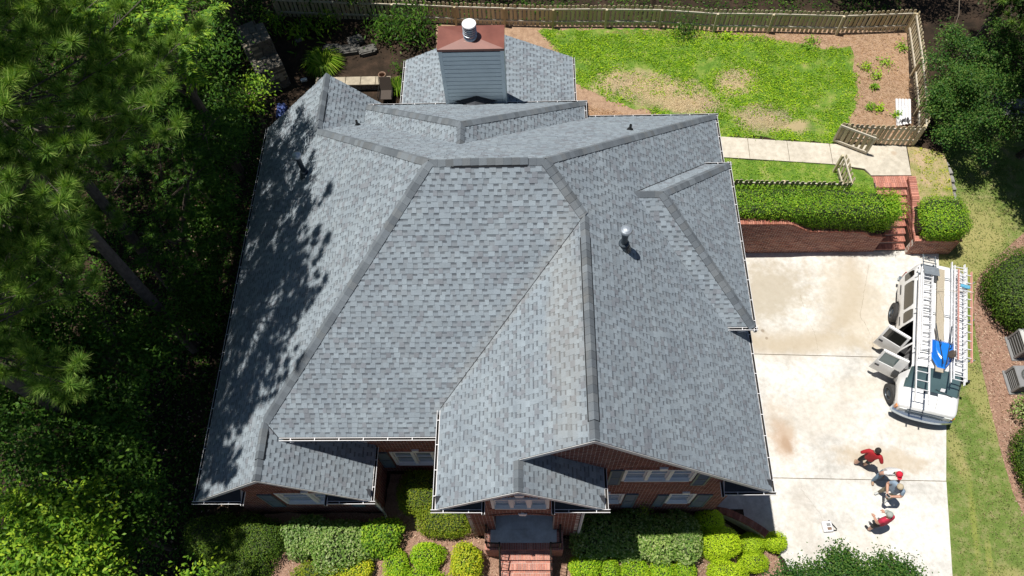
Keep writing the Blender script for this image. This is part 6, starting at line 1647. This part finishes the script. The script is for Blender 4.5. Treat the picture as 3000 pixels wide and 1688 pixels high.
# ------------------------------------------------------------------ people
MAT['skin'] = simple('skin', (0.48, 0.27, 0.19), 0.5, nscale=12, var=0.08)
CL = {n: simple('cloth_'+n, c, 0.85, nscale=18, var=0.12) for n, c in dict(red=(0.36, 0.012, 0.018), crimson=(0.45, 0.02, 0.055), black=(0.016, 0.017, 0.02), white=(0.66, 0.66, 0.65), jeans=(0.14, 0.22, 0.30), bluegrey=(0.22, 0.29, 0.37), khaki=(0.20, 0.175, 0.125), hair=(0.018, 0.013, 0.011), capred=(0.55, 0.01, 0.035), captan=(0.42, 0.35, 0.24), capgrey=(0.30, 0.33, 0.30), brim=(0.035, 0.04, 0.055), tanshoe=(0.36, 0.24, 0.16), greyshoe=(0.45, 0.46, 0.45), offwhite=(0.6, 0.6, 0.58)).items()}
def person(label, loc, face, J, mats, hair=None, cap=None, R=1.0):
    """J: joints in metres (x right, y forward, z up). One skinned body, coloured by the limb each face belongs to"""
    root = thing('person', label, 'person', loc, math.atan2(face[1], face[0])-math.pi/2)
    names = list(J); E = [('pelvis', 'waist'), ('waist', 'chest'), ('chest', 'neck'), ('neck', 'jaw'), ('jaw', 'crown')]
    for s in 'LR': E += [('chest', 'sh'+s), ('sh'+s, 'el'+s), ('el'+s, 'wr'+s), ('pelvis', 'hip'+s), ('hip'+s, 'kn'+s), ('kn'+s, 'an'+s), ('an'+s, 'toe'+s)]
    rad = dict(pelvis=(.165, .125), waist=(.19, .155), chest=(.215, .16), neck=(.062, .062), jaw=(.078, .085), crown=(.082, .09), sh=(.088, .088), el=(.058, .058), wr=(.034, .034), hip=(.105, .11), kn=(.075, .075), an=(.045, .045), toe=(.045, .035))
    me = bpy.data.meshes.new('body'); me.from_pydata([J[n] for n in names], [(names.index(a), names.index(b)) for a, b in E], [])
    tmp = bpy.data.objects.new('tmp_body', me); COL.objects.link(tmp)
    sk = tmp.modifiers.new('skin', 'SKIN'); sk.use_smooth_shade = True; sk.branch_smoothing = 0.4
    for n, sv in zip(names, me.skin_vertices[0].data):
        k = n if n in rad else n[:-1]; sv.radius = (rad[k][0]*R, rad[k][1]*R); sv.use_root = (n == 'pelvis')
    tmp.modifiers.new('sub', 'SUBSURF').levels = 2
    tmp.modifiers['sub'].render_levels = 2
    dg = bpy.context.evaluated_depsgraph_get(); dg.update()
    out = bpy.data.meshes.new_from_object(tmp.evaluated_get(dg)); bpy.data.objects.remove(tmp)
    out.materials.clear()
    keys = list(dict.fromkeys(mats.values()))
    for k in keys: out.materials.append(k)
    JV = {n: Vector(p) for n, p in J.items()}
    def seg(a, b): return mats.get((a, b)) or mats.get(b if b in mats else b[:-1]) or mats['default']
    segs = []
    for a, b in E:
        an_, bn = a.rstrip('LR') if a[-1] in 'LR' else a, b.rstrip('LR') if b[-1] in 'LR' else b
        if bn in ('el', 'wr', 'kn', 'an') :          # halves so that hems can fall mid-limb
            m_ = (JV[a]+JV[b])/2; segs.append((JV[a], m_, mats.get(bn+'_up', mats.get(bn)), bn)); segs.append((m_, JV[b], mats.get(bn+'_lo', mats.get(bn)), bn))
        else: segs.append((JV[a], JV[b], mats[bn], bn))
    rr = dict(waist=.15, chest=.16, neck=.08, jaw=.08, crown=.09, sh=.1, el=.06, wr=.042, hip=.11, kn=.08, an=.052, toe=.045)
    ids = []
    for p in out.polygons:
        best = None
        for a, b, m_, n in segs:
            d = b-a; t = max(0, min(1, (p.center-a).dot(d)/d.length_squared)); q = (p.center-(a+d*t)).length/rr[n]
            if best is None or q < best[0]: best = (q, m_)
        ids.append(keys.index(best[1]))
    out.polygons.foreach_set('material_index', ids); out.polygons.foreach_set('use_smooth', [True]*len(ids))
    out.name = 'body'; obj('body', out, root, local=True)
    hd = (JV['jaw']+JV['crown'])/2; fw = Vector((0, 1, 0)); upv = (JV['crown']-JV['neck']).normalized(); fw = (fw - upv*fw.dot(upv)).normalized(); rt = fw.cross(upv)
    HM = Matrix((( rt.x, fw.x, upv.x, hd.x), (rt.y, fw.y, upv.y, hd.y), (rt.z, fw.z, upv.z, hd.z), (0, 0, 0, 1)))
    mb = MB(); mb.prism_rings([[(-.012, .088, .02), (.012, .088, .02), (.0, .085, .03)], [(-.016, .095, -.02), (.016, .095, -.02), (0, .115, -.018)]], M=HM)
    for s in (-1, 1): mb.lathe([(0.012, -.02), (0.022, 0), (0.012, .025)], 8, M=HM @ Matrix.Translation((s*.086, -.005, 0)))
    mb.build('nose_and_ears', MAT['skin'], root, local=True)
    mb = MB()
    for s in (-1, 1): mb.lathe([(0.010, -.008), (0.012, 0), (0.010, .008)], 8, M=HM @ Matrix.Translation((s*.032, .083, .012)))
    mb.box(-.022, .022, .080, .092, -.055, -.045, M=HM); mb.build('eyes_and_mouth', CL['hair'], root, local=True)
    if hair:
        bm = bmesh.new(); bmesh.ops.create_icosphere(bm, subdivisions=3, radius=1.0)
        for v in list(bm.verts):
            if (v.co.y > 0.45 and v.co.z < 0.35) or v.co.z < -0.55: bm.verts.remove(v)
        for v in bm.verts: v.co = HM @ (Vector((v.co.x*.098, v.co.y*.108-.006, v.co.z*.105+.035))*(1+.05*mnoise.noise(v.co*6)))
        m_ = bpy.data.meshes.new('hair'); bm.to_mesh(m_); bm.free(); m_.materials.append(hair); obj('hair', m_, root, local=True)
    if cap:
        mb = MB(); mb.lathe([(0.101, -.01), (0.106, .02), (0.10, .055), (0.078, .088), (0.04, .105), (0.006, .11)], 20, M=HM @ Matrix.Translation((0, -.004, .035))); c_ = mb.build('cap', cap[0], root, smooth=True, local=True)
        mb = MB(); arc = [(0.095*math.sin(t), 0.085*math.cos(t)+.0) for t in [(-1.15+2.3*k/8) for k in range(9)]]; arc2 = [(0.088*math.sin(t), 0.09+0.095*math.cos(t)) for t in [(1.15-2.3*k/8) for k in range(9)]]
        mb.prism_rings([[(x, y, .030) for x, y in arc+arc2], [(x, y, .040) for x, y in arc+arc2]], M=HM); mb.build('brim', cap[1], c_, local=True)
        mb = MB(); mb.lathe([(0.095, -.035), (0.10, 0.0), (0.098, .03)], 16, M=HM @ Matrix.Translation((0, -.012, .012))); 
        bm = None
    for s in 'LR':                               # hands with five fingers
        w = JV['wr'+s]; d = (w-JV['el'+s]).normalized(); sd = d.cross(Vector((0, 0, 1)));
        if sd.length < .1: sd = Vector((1, 0, 0))
        sd.normalize(); nn = sd.cross(d).normalized(); mb = MB(); side_ = 1 if s == 'R' else -1
        Mh = Matrix(((sd.x, d.x, nn.x, w.x), (sd.y, d.y, nn.y, w.y), (sd.z, d.z, nn.z, w.z), (0, 0, 0, 1)))
        mb.prism_rings([[(-.028, -.01, -.016), (.028, -.01, -.016), (.028, -.01, .016), (-.028, -.01, .016)], [(-.042, .05, -.014), (.042, .05, -.014), (.042, .05, .014), (-.042, .05, .014)], [(-.04, .09, -.012), (.04, .09, -.012), (.04, .09, .012), (-.04, .09, .012)]], M=Mh)
        for k, (fx, fl) in enumerate(((-.031, .065), (-.010, .078), (.011, .074), (.031, .058))):
            mb.tube([Mh @ Vector((fx, .085, 0)), Mh @ Vector((fx, .085+fl*.55, -.008)), Mh @ Vector((fx*.95, .085+fl*.9, -.035))], [.0095, .009, .007], 6)
        mb.tube([Mh @ Vector((-side_*.036, .02, 0)), Mh @ Vector((-side_*.062, .055, -.012)), Mh @ Vector((-side_*.058, .085, -.028))], [.012, .011, .008], 6)
        mb.build('hand', MAT['skin'], root, local=True)
    return root
def stand(lean=0.0, spread=0.11, stride=0.0, arms=None, head=0.0):
    J = dict(pelvis=(0, 0, .95), waist=(0, lean*.35, 1.12), chest=(0, lean*.8, 1.36), neck=(0, lean*1.0+.01, 1.50), jaw=(0, lean*1.1+.03+head*.5, 1.575), crown=(0, lean*1.15+.03+head, 1.665))
    for s, k in (('L', -1), ('R', 1)):
        J['sh'+s] = (k*.185, lean*.85, 1.42); J['hip'+s] = (k*.09, 0, .90); st_ = stride*k
        J['kn'+s] = (k*(spread+.01), st_*.5+.03, .50); J['an'+s] = (k*(spread+.02), st_, .085); J['toe'+s] = (k*(spread+.05), st_+.17, .045)
        a = arms[s] if arms else ((k*.25, 0, 1.15), (k*.26, .06, .90)); J['el'+s], J['wr'+s] = a
    return J
sk_ = MAT['skin']
def outfit(shirt, legs, shoe, sleeves='short', shorts=False):
    m = dict(default=shirt, waist=shirt, chest=shirt, neck=shirt, jaw=sk_, crown=sk_, sh=shirt, hip=legs, toe=shoe)
    m['el_up'] = shirt; m['el_lo'] = shirt if sleeves == 'long' else sk_; m['wr_up'] = shirt if sleeves == 'long' else sk_; m['wr_lo'] = shirt if sleeves == 'long' else sk_
    m['kn_up'] = legs; m['kn_lo'] = legs; m['an_up'] = sk_ if shorts else legs; m['an_lo'] = sk_ if shorts else legs
    return m
GZ = 0.03
person('dark haired person in a red long sleeved shirt and black shorts', (11.14, 6.80, GZ), (0.55, 0.83), stand(0.02, 0.12, 0.06, dict(L=((-.34, -.10, 1.20), (-.24, .06, 1.02)), R=((.36, -.06, 1.18), (.30, .12, .98)))), outfit(CL['red'], CL['black'], CL['tanshoe'], 'long', True), hair=CL['hair'], R=1.02)
person('person in a white shirt, jeans and red cap leaning in', (11.64, 6.36, GZ), (0.10, -0.99), stand(0.20, 0.17, 0.10, dict(L=((-.33, .16, 1.16), (-.22, .36, 1.06)), R=((.34, .10, 1.18), (.26, .08, .96))), 0.03), outfit(CL['white'], CL['jeans'], CL['tanshoe']), cap=(CL['capred'], CL['capred']), R=1.06)
person('person in a blue grey shirt and tan cap looking at a phone', (11.70, 5.74, GZ), (-0.80, -0.60), stand(0.03, 0.14, 0.02, dict(L=((-.27, .10, 1.16), (-.08, .36, 1.20)), R=((.27, .10, 1.16), (.08, .36, 1.20))), 0.05), outfit(CL['bluegrey'], CL['khaki'], CL['greyshoe']), cap=(CL['captan'], CL['brim']), R=1.04)
person('person in a crimson tee shirt and grey cap standing alone near the crape myrtle', (11.12, 4.70, GZ), (-0.35, 0.94), stand(0.04, 0.12, 0.03, dict(L=((-.27, .02, 1.16), (-.20, .24, 1.04)), R=((.27, .02, 1.16), (.20, .24, 1.04))), 0.03), outfit(CL['crimson'], CL['black'], CL['black'], shorts=True), cap=(CL['capgrey'], CL['capgrey']), R=1.03)
ph = thing('phone', 'dark phone held by the person in the tan cap', 'phone', (11.70-0.8*0.44, 5.74-0.6*0.44, GZ+1.24), math.atan2(-0.6, -0.8)-math.pi/2)
mb = MB(); mb.bevbox(-0.075, 0.075, -0.045, 0.045, 0, 0.012, 0.004); mb.build('case', CL['offwhite'], ph, local=True); mb = MB(); mb.box(-0.065, 0.065, -0.038, 0.038, 0.0125, 0.0135); mb.build('screen', MAT['black'], ph, local=True)
# ------------------------------------------------------------------ trees
def tree(name, label, base, lobes, kind, clumps=50, per=40, size=0.11, aspect=0.42, style='simple', trunk_r=0.14, seed=1, group=None, spread=0.30, twig=True, bark='bark', flat=0.8):
    rng = np.random.default_rng(seed); zg = hf(*base)
    root = thing(name, label, 'tree', (base[0], base[1], zg), 0, group)
    o3 = np.array([base[0], base[1], zg])
    Ls = [(np.array(l[:3])-o3, l[3]) for l in lobes]
    mid = sum(c for c, r in Ls)/len(Ls); fork = np.array([mid[0]*0.35, mid[1]*0.35, max(0.8, min(c[2] for c, r in Ls)*0.62)])
    mb = MB(); mb.tube([(0, 0, -0.15), tuple(fork*0.5+np.array([0.05, -0.04, 0])), tuple(fork)], [trunk_r*1.15, trunk_r*0.9, trunk_r*0.75], 8)
    PP = []; NN = []; AX = []; LL = []
    for c, r in Ls:
        k1 = fork + (c-fork)*0.5 + rng.normal(size=3)*0.12*r
        mb.tube([tuple(fork*0.97), tuple(k1), tuple(c)], [trunk_r*0.5, trunk_r*0.32, trunk_r*0.18], 6)
        m = int(clumps*r*r); D = rand_unit(m*2, rng); D = D[D[:, 2] > -0.55][:m]
        rad = r*rng.uniform(0.45, 1.08, len(D)); C_ = c + D*rad[:, None]*np.array([1, 1, flat])
        if twig:
            for q in C_[:max(6, len(C_)//3)]:
                mb.tube([tuple(c+(q-c)*0.15), tuple(c+(q-c)*0.6+np.array([0, 0, 0.04])), tuple(q)], [trunk_r*0.10+.006, .008, .004], 4, cap=False)
        if style == 'simple':
            n = len(C_)*per; Q = np.repeat(C_, per, 0) + rng.normal(size=(n, 3))*np.array([spread, spread, spread*0.5])*0.6
            PP.append(Q); NN.append(np.tile([0, 0, 1.0], (n, 1)) + 0.35*np.repeat(D, per, 0))
        else:                                  # pinnate sprays: stems with paired leaflets
            for q, d in zip(C_, D):
                for s_ in range(max(1, per//14)):
                    a = rng.uniform(0, 6.28); dirv = np.array([math.cos(a), math.sin(a), rng.uniform(-0.35, 0.25)]); dirv = dirv*0.8 + d*0.5; dirv /= np.linalg.norm(dirv)
                    sd = np.cross(dirv, [0, 0, 1.0]); sd /= max(np.linalg.norm(sd), 1e-6); SL = rng.uniform(0.32, 0.5)
                    for k in range(7):
                        p = q + dirv*SL*(k/6.5) - np.array([0, 0, 0.10*(k/6.5)**2])
                        for sg_ in (-1, 1):
                            ax = dirv*0.55 + sd*sg_*0.8 - np.array([0, 0, 0.15]); PP.append(p[None]); AX.append(ax[None]); NN.append(np.array([[0, 0, 1.0]])); LL.append(size*(1.1-0.05*k)*rng.uniform(.8, 1.15))
    mb.build('trunk', MAT[bark], root, local=True)
    P = np.concatenate(PP); Nn = np.concatenate(NN)
    if style == 'simple': V, F = leaves_at(P, Nn, size, aspect, 0.55, rng, 0.25)
    else:
        A = norm_(np.concatenate(AX)+0.1*rand_unit(len(P), rng)); V, F = leaf_quads(P, A, norm_(Nn+0.35*rand_unit(len(P), rng)), np.array(LL), np.array(LL)*aspect)
    obj('crown', np_mesh('crown', V, F, MAT['leaf_'+kind]), root, local=True)
    return root
def pine(label, base, h, zlow, rmax, nb, seed, group='tall pines', needles=150, az=None, kind='pine', lean=(0, 0), trunk_r=0.2):
    rng = np.random.default_rng(seed); zg = hf(*base)
    root = thing('pine_tree', label, 'tree', (base[0], base[1], zg), 0, group)
    mb = MB(); mb.tube([(0, 0, -0.2), (lean[0]*.4, lean[1]*.4, h*0.4), (lean[0]*.8, lean[1]*.8, h*0.8), (lean[0], lean[1], h)], [trunk_r, trunk_r*.8, trunk_r*.5, .04], 9)
    C_ = []; DD = []
    for i in range(nb):
        t = rng.random()**0.85; z = zlow+(h-zlow)*t; a = rng.uniform(0, 6.28) if az is None else rng.uniform(*az)
        L = rmax*(1-0.78*t**2.2)*rng.uniform(0.65, 1.08); p0 = np.array([lean[0]*z/h, lean[1]*z/h, z]); d = np.array([math.cos(a), math.sin(a), rng.uniform(0.02, 0.3)])
        p1 = p0 + d*L*0.5 + np.array([0, 0, -0.05*L]); p2 = p0 + d*L + np.array([0, 0, 0.04*L])
        mb.tube([tuple(p0), tuple(p1), tuple(p2)], [0.03, 0.018, 0.008], 5, cap=False)
        k = max(4, int(L*2.5))
        for j in range(k):
            u = rng.uniform(0.42, 1.0); b = p0+(p1-p0)*2*u if u < .5 else p1+(p2-p1)*(2*u-1)
            side = np.cross(d, [0, 0, 1])*rng.choice((-1, 1)); sl = rng.uniform(0.15, 0.75)*(1.25-u)+0.12; dd = d*0.75+side*0.75+np.array([0, 0, 0.4]); dd /= np.linalg.norm(dd)
            q = b + dd*sl; mb.tube([tuple(b), tuple(q)], [0.010, 0.006], 4, cap=False); C_.append(q); DD.append(dd)
        C_.append(p2); DD.append(d/np.linalg.norm(d))
    C_ = np.array(C_); DD = np.array(DD); n = len(C_)*needles
    P = np.repeat(C_, needles, 0) + np.repeat(DD, needles, 0)*rng.uniform(-0.10, 0.05, n)[:, None]
    dirs = norm_(np.repeat(DD, needles, 0)*0.45 + np.array([0, 0, 0.38]) + rand_unit(n, rng)*0.85); L = rng.uniform(0.20, 0.34, n)[:, None]
    s = norm_(np.cross(dirs, rand_unit(n, rng)))*0.0085
    tip = P+dirs*L - np.array([0, 0, 0.02]); V = np.stack([P-s, P+s, tip], 1).reshape(-1, 3); F = np.arange(n*3).reshape(-1, 3)
    mb.build('trunk', MAT['pine_bark'], root, local=True)
    obj('crown', np_mesh('crown', V, F, MAT['leaf_'+kind]), root, local=True)
    return root

# tall pines west of the house, reaching over its eave
pine('tall pine with lit needle tufts nearest the west eave', (-12.5, 10.9), 19.0, 10.3, 4.8, 140, 1, lean=(0.7, 0.2))
pine('tall pine at the upper left with branches over the shaded yard', (-13.8, 13.4), 17.6, 9.6, 4.5, 128, 2, lean=(0.6, 0.2))
pine('tall pine at the lower left above the maples', (-14.2, 7.2), 16.0, 9.2, 4.3, 118, 3, lean=(0.5, -0.2))
pine('tall pine at the top left corner', (-17.4, 18.8), 14.5, 7.0, 4.6, 80, 4, lean=(0.4, 0))
pine('shorter pine under the tall ones at the left edge', (-15.6, 11.6), 12.5, 5.0, 4.2, 85, 7, lean=(0.3, 0))
# pinnate leaved hardwood over the north west corner
tree('hardwood_tree', 'tall hardwood with bright feathery compound leaves at the top left', (-12.0, 18.6), [(-9.1, 14.1, 12.5, 0.95), (-10.0, 15.3, 12.4, 1.25), (-11.2, 14.6, 12.6, 1.0), (-11.4, 16.0, 12.2, 1.25), (-9.6, 16.6, 11.8, 1.05), (-10.8, 17.5, 11.3, 1.3), (-12.6, 17.4, 11.4, 1.4), (-11.6, 19.2, 10.2, 1.3)], 'feather', 30, 42, 0.17, 0.30, 'pinnate', 0.19, 11, spread=0.4)
tree('hardwood_tree', 'feathery leaved hardwood in the middle of the left edge, mostly shaded', (-12.6, 13.2), [(-11.3, 14.6, 6.4, 1.35), (-11.8, 12.6, 6.0, 1.3), (-12.6, 16.2, 6.4, 1.4), (-11.0, 16.4, 6.6, 1.1)], 'wood', 24, 34, 0.16, 0.30, 'pinnate', 0.13, 12)
# understorey
US = [
 ('dark maple in deep shade at mid left', (-13.6, 8.4), [(-12.9, 8.6, 5.2, 1.5), (-13.4, 7.2, 5.0, 1.4), (-12.2, 9.8, 4.4, 1.1), (-14.4, 9.4, 5.4, 1.4)], 'wood', 21),
 ('leafy maple left of the lower roof corner', (-13.2, 5.6), [(-12.7, 6.3, 4.8, 1.3), (-13.6, 5.0, 5.2, 1.4), (-12.0, 5.4, 4.0, 0.95)], 'wood', 22),
 ('broad leafed tree in sun at the bottom left corner', (-13.6, 2.6), [(-13.4, 3.3, 5.9, 1.35), (-12.4, 3.1, 5.4, 1.1), (-14.4, 3.6, 6.0, 1.3), (-13.2, 2.2, 5.8, 1.3), (-12.0, 2.2, 4.8, 1.0), (-12.7, 4.4, 5.0, 0.9)], 'bright', 23),
 ('small sunlit sapling at the bottom edge by the dark cypress bushes', (-10.3, 2.2), [(-10.1, 2.7, 3.0, 0.62), (-10.8, 2.4, 2.6, 0.5)], 'bright', 24),
 ('bushy tree in shade above the bottom left corner', (-15.2, 7.0), [(-14.8, 6.2, 6.4, 1.4), (-15.4, 8.2, 6.6, 1.5), (-15.0, 10.2, 6.2, 1.4)], 'wood', 25),
 ('small shaded tree beside the west wall', (-12.0, 12.2), [(-11.9, 12.4, 3.4, 1.0), (-11.6, 11.2, 3.0, 0.8)], 'wood', 26),
 ('shaded tree crowded behind the fireplace', (-14.0, 20.4), [(-13.2, 20.4, 5.6, 1.5), (-14.6, 21.4, 6.0, 1.6), (-13.8, 18.8, 6.0, 1.5), (-12.4, 21.8, 5.2, 1.2)], 'wood', 27),
 ('shaded tree at the far left edge', (-17.5, 15.0), [(-16.6, 14.6, 6.5, 1.7), (-17.4, 16.6, 6.8, 1.7), (-16.4, 12.4, 6.2, 1.6)], 'wood', 28),
 ('woodland tree at the left edge above the maples', (-17.8, 10.6), [(-17.0, 10.6, 6.8, 1.7), (-17.6, 8.4, 6.4, 1.6), (-16.6, 6.4, 5.8, 1.5)], 'wood', 29),
 ('woodland tree in the top left corner behind the pines', (-17.6, 22.4), [(-16.6, 22.2, 6.2, 1.8), (-18.4, 20.4, 6.8, 1.8), (-15.2, 24.4, 5.6, 1.6), (-19.0, 23.8, 6.5, 1.8)], 'wood', 30),
 ('young leafy tree close to the north west roof corner', (-11.0, 20.4), [(-10.9, 20.7, 3.9, 0.62), (-11.5, 20.1, 3.5, 0.6)], 'bright', 31),
 ('dim leafy tree beside the middle of the west eave', (-11.8, 15.4), [(-11.5, 15.2, 4.4, 1.1), (-11.9, 16.6, 4.8, 1.2), (-11.4, 13.9, 4.0, 0.9)], 'wood', 34),
 ('dim leafy tree by the north west corner', (-11.8, 18.2), [(-11.6, 18.2, 4.6, 1.1), (-12.2, 19.4, 5.0, 1.1)], 'wood', 35),
 ('dim leafy bush tree below the lower left roof corner', (-11.9, 3.9), [(-11.8, 4.2, 3.2, 0.9), (-12.6, 3.6, 3.6, 0.9)], 'wood', 36),
 ('woodland tree near the top edge left of the fence', (-13.0, 28.4), [(-13.2, 27.8, 4.4, 1.6), (-11.2, 28.6, 4.6, 1.5), (-15.0, 27.6, 5.0, 1.6)], 'wood', 32),
]
for lab, b, lobes, kind, sd in US:
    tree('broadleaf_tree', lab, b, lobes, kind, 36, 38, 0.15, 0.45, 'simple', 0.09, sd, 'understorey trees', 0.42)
# shade trees beyond the back fence and plants before it
for lab, b, lobes, kind, sd in (
 ('tall shade tree behind the fireplace, outlined at the top edge', (-13.4, 26.6), [(-13.0, 26.4, 9.0, 2.0), (-11.4, 27.0, 9.4, 1.9), (-12.4, 24.6, 9.6, 1.7), (-14.6, 25.4, 9.2, 2.0)], 'wood', 41),
 ('leafy tree drooping over the left end of the back fence', (-10.2, 28.0), [(-9.7, 27.5, 3.4, 0.9), (-11.2, 27.4, 3.6, 1.0), (-7.6, 27.3, 3.0, 0.65)], 'wood', 46),
 ('shade tree behind the left half of the back fence', (-7.2, 29.6), [(-7.2, 29.2, 6.6, 1.9), (-9.2, 29.0, 7.0, 1.9), (-5.2, 29.4, 6.4, 1.6)], 'wood', 42),
 ('shade tree behind the chimney end of the fence', (-1.6, 29.8), [(-1.8, 29.5, 4.6, 1.5), (0.4, 29.6, 4.2, 1.3)], 'wood', 43),
 ('shade tree beyond the fence above the back lawn', (9.4, 30.2), [(9.0, 29.8, 4.4, 1.5), (11.0, 29.6, 4.8, 1.6), (13.2, 27.2, 6.6, 1.0), (14.6, 27.0, 6.4, 1.0)], 'wood', 44),
 ('shade tree outside the fence corner', (16.2, 29.2), [(15.6, 28.4, 5.2, 1.6), (17.6, 28.6, 5.4, 1.7), (14.0, 29.0, 5.0, 1.4)], 'dark', 45),
 ):
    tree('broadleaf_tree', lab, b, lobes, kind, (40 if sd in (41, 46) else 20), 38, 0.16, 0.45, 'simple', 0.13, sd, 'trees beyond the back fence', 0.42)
def plant(label, c, r, h, kind, n, size, seed, asp=0.35, droop=0.5):
    rng = np.random.default_rng(seed); root = thing('leafy_plant', label, 'plant', (c[0], c[1], hf(*c)))
    P = rng.normal(size=(n, 3))*np.array([r*.5, r*.5, h*.28]) + np.array([0, 0, h*.55]); P[:, 2] = np.abs(P[:, 2])
    V, F = leaves_at(P, np.tile([0, 0, 1.0], (n, 1)) + 0.3*norm_(P), size, asp, 0.5, rng, droop); obj('foliage', np_mesh('foliage', V, F, MAT['leaf_'+kind]), root, local=True)
    mb = MB()
    for i in range(7):
        a = i*0.9; mb.tube([(0, 0, -.05), (r*.2*math.cos(a), r*.2*math.sin(a), h*.4), (r*.5*math.cos(a), r*.5*math.sin(a), h*.8)], [.015, .01, .005], 4)
    mb.build('stems', MAT['twig'], root, local=True)
plant('large leafed shrub growing against the dim part of the back fence', (-5.3, 25.75), 1.1, 1.7, 'wood', 900, 0.20, 1); plant('smaller leafy shrub left of the chimney by the fence', (-6.6, 26.0), 0.8, 1.1, 'wood', 500, 0.18, 2)
plant('broad strap leafed plants below the left end of the fence', (-10.4, 26.2), 1.0, 0.6, 'bright', 180, 0.40, 3, 0.22); plant('strap leafed plant nearer the fireplace', (-11.9, 26.7), 0.9, 0.7, 'bright', 150, 0.38, 4, 0.22); plant('yellow tinged shrub at the fence post', (-9.1, 26.5), 0.5, 1.0, 'bright', 220, 0.18, 5)
plant('dark weedy shrub at the left end of the bright fence', (6.8, 25.65), 0.6, 0.8, 'wood', 420, 0.12, 6); plant('sapling by the patio grass', (-5.75, 23.7), 0.4, 0.8, 'wood', 120, 0.12, 7)
plant('ivy spray creeping up the brick front between the windows', (3.35, 4.85), 0.25, 1.7, 'olive', 260, 0.07, 8)
# east side
tree('holly_tree', 'dense glossy dark tree hanging over the east fence', (17.5, 21.2), [(16.9, 21.2, 3.0, 0.95), (16.2, 20.3, 2.8, 0.7), (17.7, 20.7, 3.3, 1.0), (17.3, 22.3, 3.5, 0.85), (16.9, 19.5, 2.6, 0.6), (18.8, 21.8, 3.8, 0.95), (15.9, 21.8, 3.7, 0.4), (15.75, 20.5, 3.4, 0.38), (18.5, 19.4, 2.7, 0.55), (17.6, 18.7, 2.2, 0.45), (16.4, 22.6, 4.2, 0.42), (17.2, 19.0, 3.6, 0.4), (18.2, 22.6, 4.4, 0.5), (16.6, 20.6, 4.0, 0.45), (17.9, 19.8, 4.2, 0.45), (16.2, 19.3, 2.2, 0.4)], 'myrtle', 95, 50, 0.085, 0.55, 'simple', 0.11, 51, None, 0.30)
tree('broadleaf_tree', 'dark spreading tree filling the right edge', (20.4, 19.8), [(19.8, 19.6, 4.6, 1.5), (20.9, 18.6, 5.0, 1.5), (20.6, 21.0, 5.2, 1.7), (19.0, 18.4, 3.6, 0.9), (22.2, 20.0, 5.6, 1.8), (19.3, 17.3, 4.4, 0.9), (20.6, 17.2, 5.2, 1.2), (22.0, 18.2, 5.8, 1.5), (18.4, 18.3, 8.2, 1.4), (19.9, 19.6, 8.6, 1.7), (18.0, 20.1, 8.2, 1.4), (20.6, 17.8, 8.0, 1.5), (19.3, 17.0, 7.6, 1.2)], 'dark', 48, 44, 0.14, 0.5, 'simple', 0.14, 52, 'trees along the east side', 0.4)
tree('broadleaf_tree', 'dark tree behind the holly at the right edge', (21.4, 23.8), [(20.4, 23.4, 5.2, 1.6), (21.8, 22.2, 5.8, 1.7), (19.4, 24.6, 4.8, 1.4), (22.4, 24.6, 6.0, 1.8)], 'dark', 44, 44, 0.14, 0.5, 'simple', 0.14, 53, 'trees along the east side', 0.4)
pine('pine with hanging needle tufts at the top right', (18.9, 24.3), 12.0, 3.8, 3.3, 70, 6, 'tall pines', 110)
ml = []; rmy = random.Random(4)
for k in range(24):
    x = 7.1+3.7*(k % 12)/11+rmy.uniform(-.2, .2); y = (2.95 if k < 12 else 2.1)-0.16*((x-8.9)/1.0)**2*0.6+rmy.uniform(-.25, .25); ml.append((x, y, 2.75+0.5*math.exp(-((x-8.9)/1.6)**2)+rmy.uniform(-.15, .25), rmy.uniform(0.26, 0.44)))
tree('crape_myrtle', 'crape myrtle crown at the bottom edge of the driveway', (8.6, 1.7), ml, 'myrtle', 290, 40, 0.082, 0.5, 'simple', 0.06, 61, None, 0.30, bark='twig', flat=1.2)
# bare dead branches
for lab, pts in (('bare grey branch poking over the fence corner', [(18.2, 26.4, 4.2), (17.2, 24.8, 4.4), (16.9, 23.6, 4.3), (16.55, 22.9, 4.25)]),):
    r0 = thing('bare_branch', lab, 'branch', pts[0]); mb = MB(); P0 = Vector(pts[0]); Q = [tuple(Vector(p)-P0) for p in pts]
    mb.tube(Q, [.03, .02, .014, .006], 5)
    for i in (1, 2): mb.tube([Q[i], tuple(Vector(Q[i])+Vector((-.25, -.2, .05)))], [.01, .003], 4)
    mb.build('stick', MAT['twig'], r0, local=True)
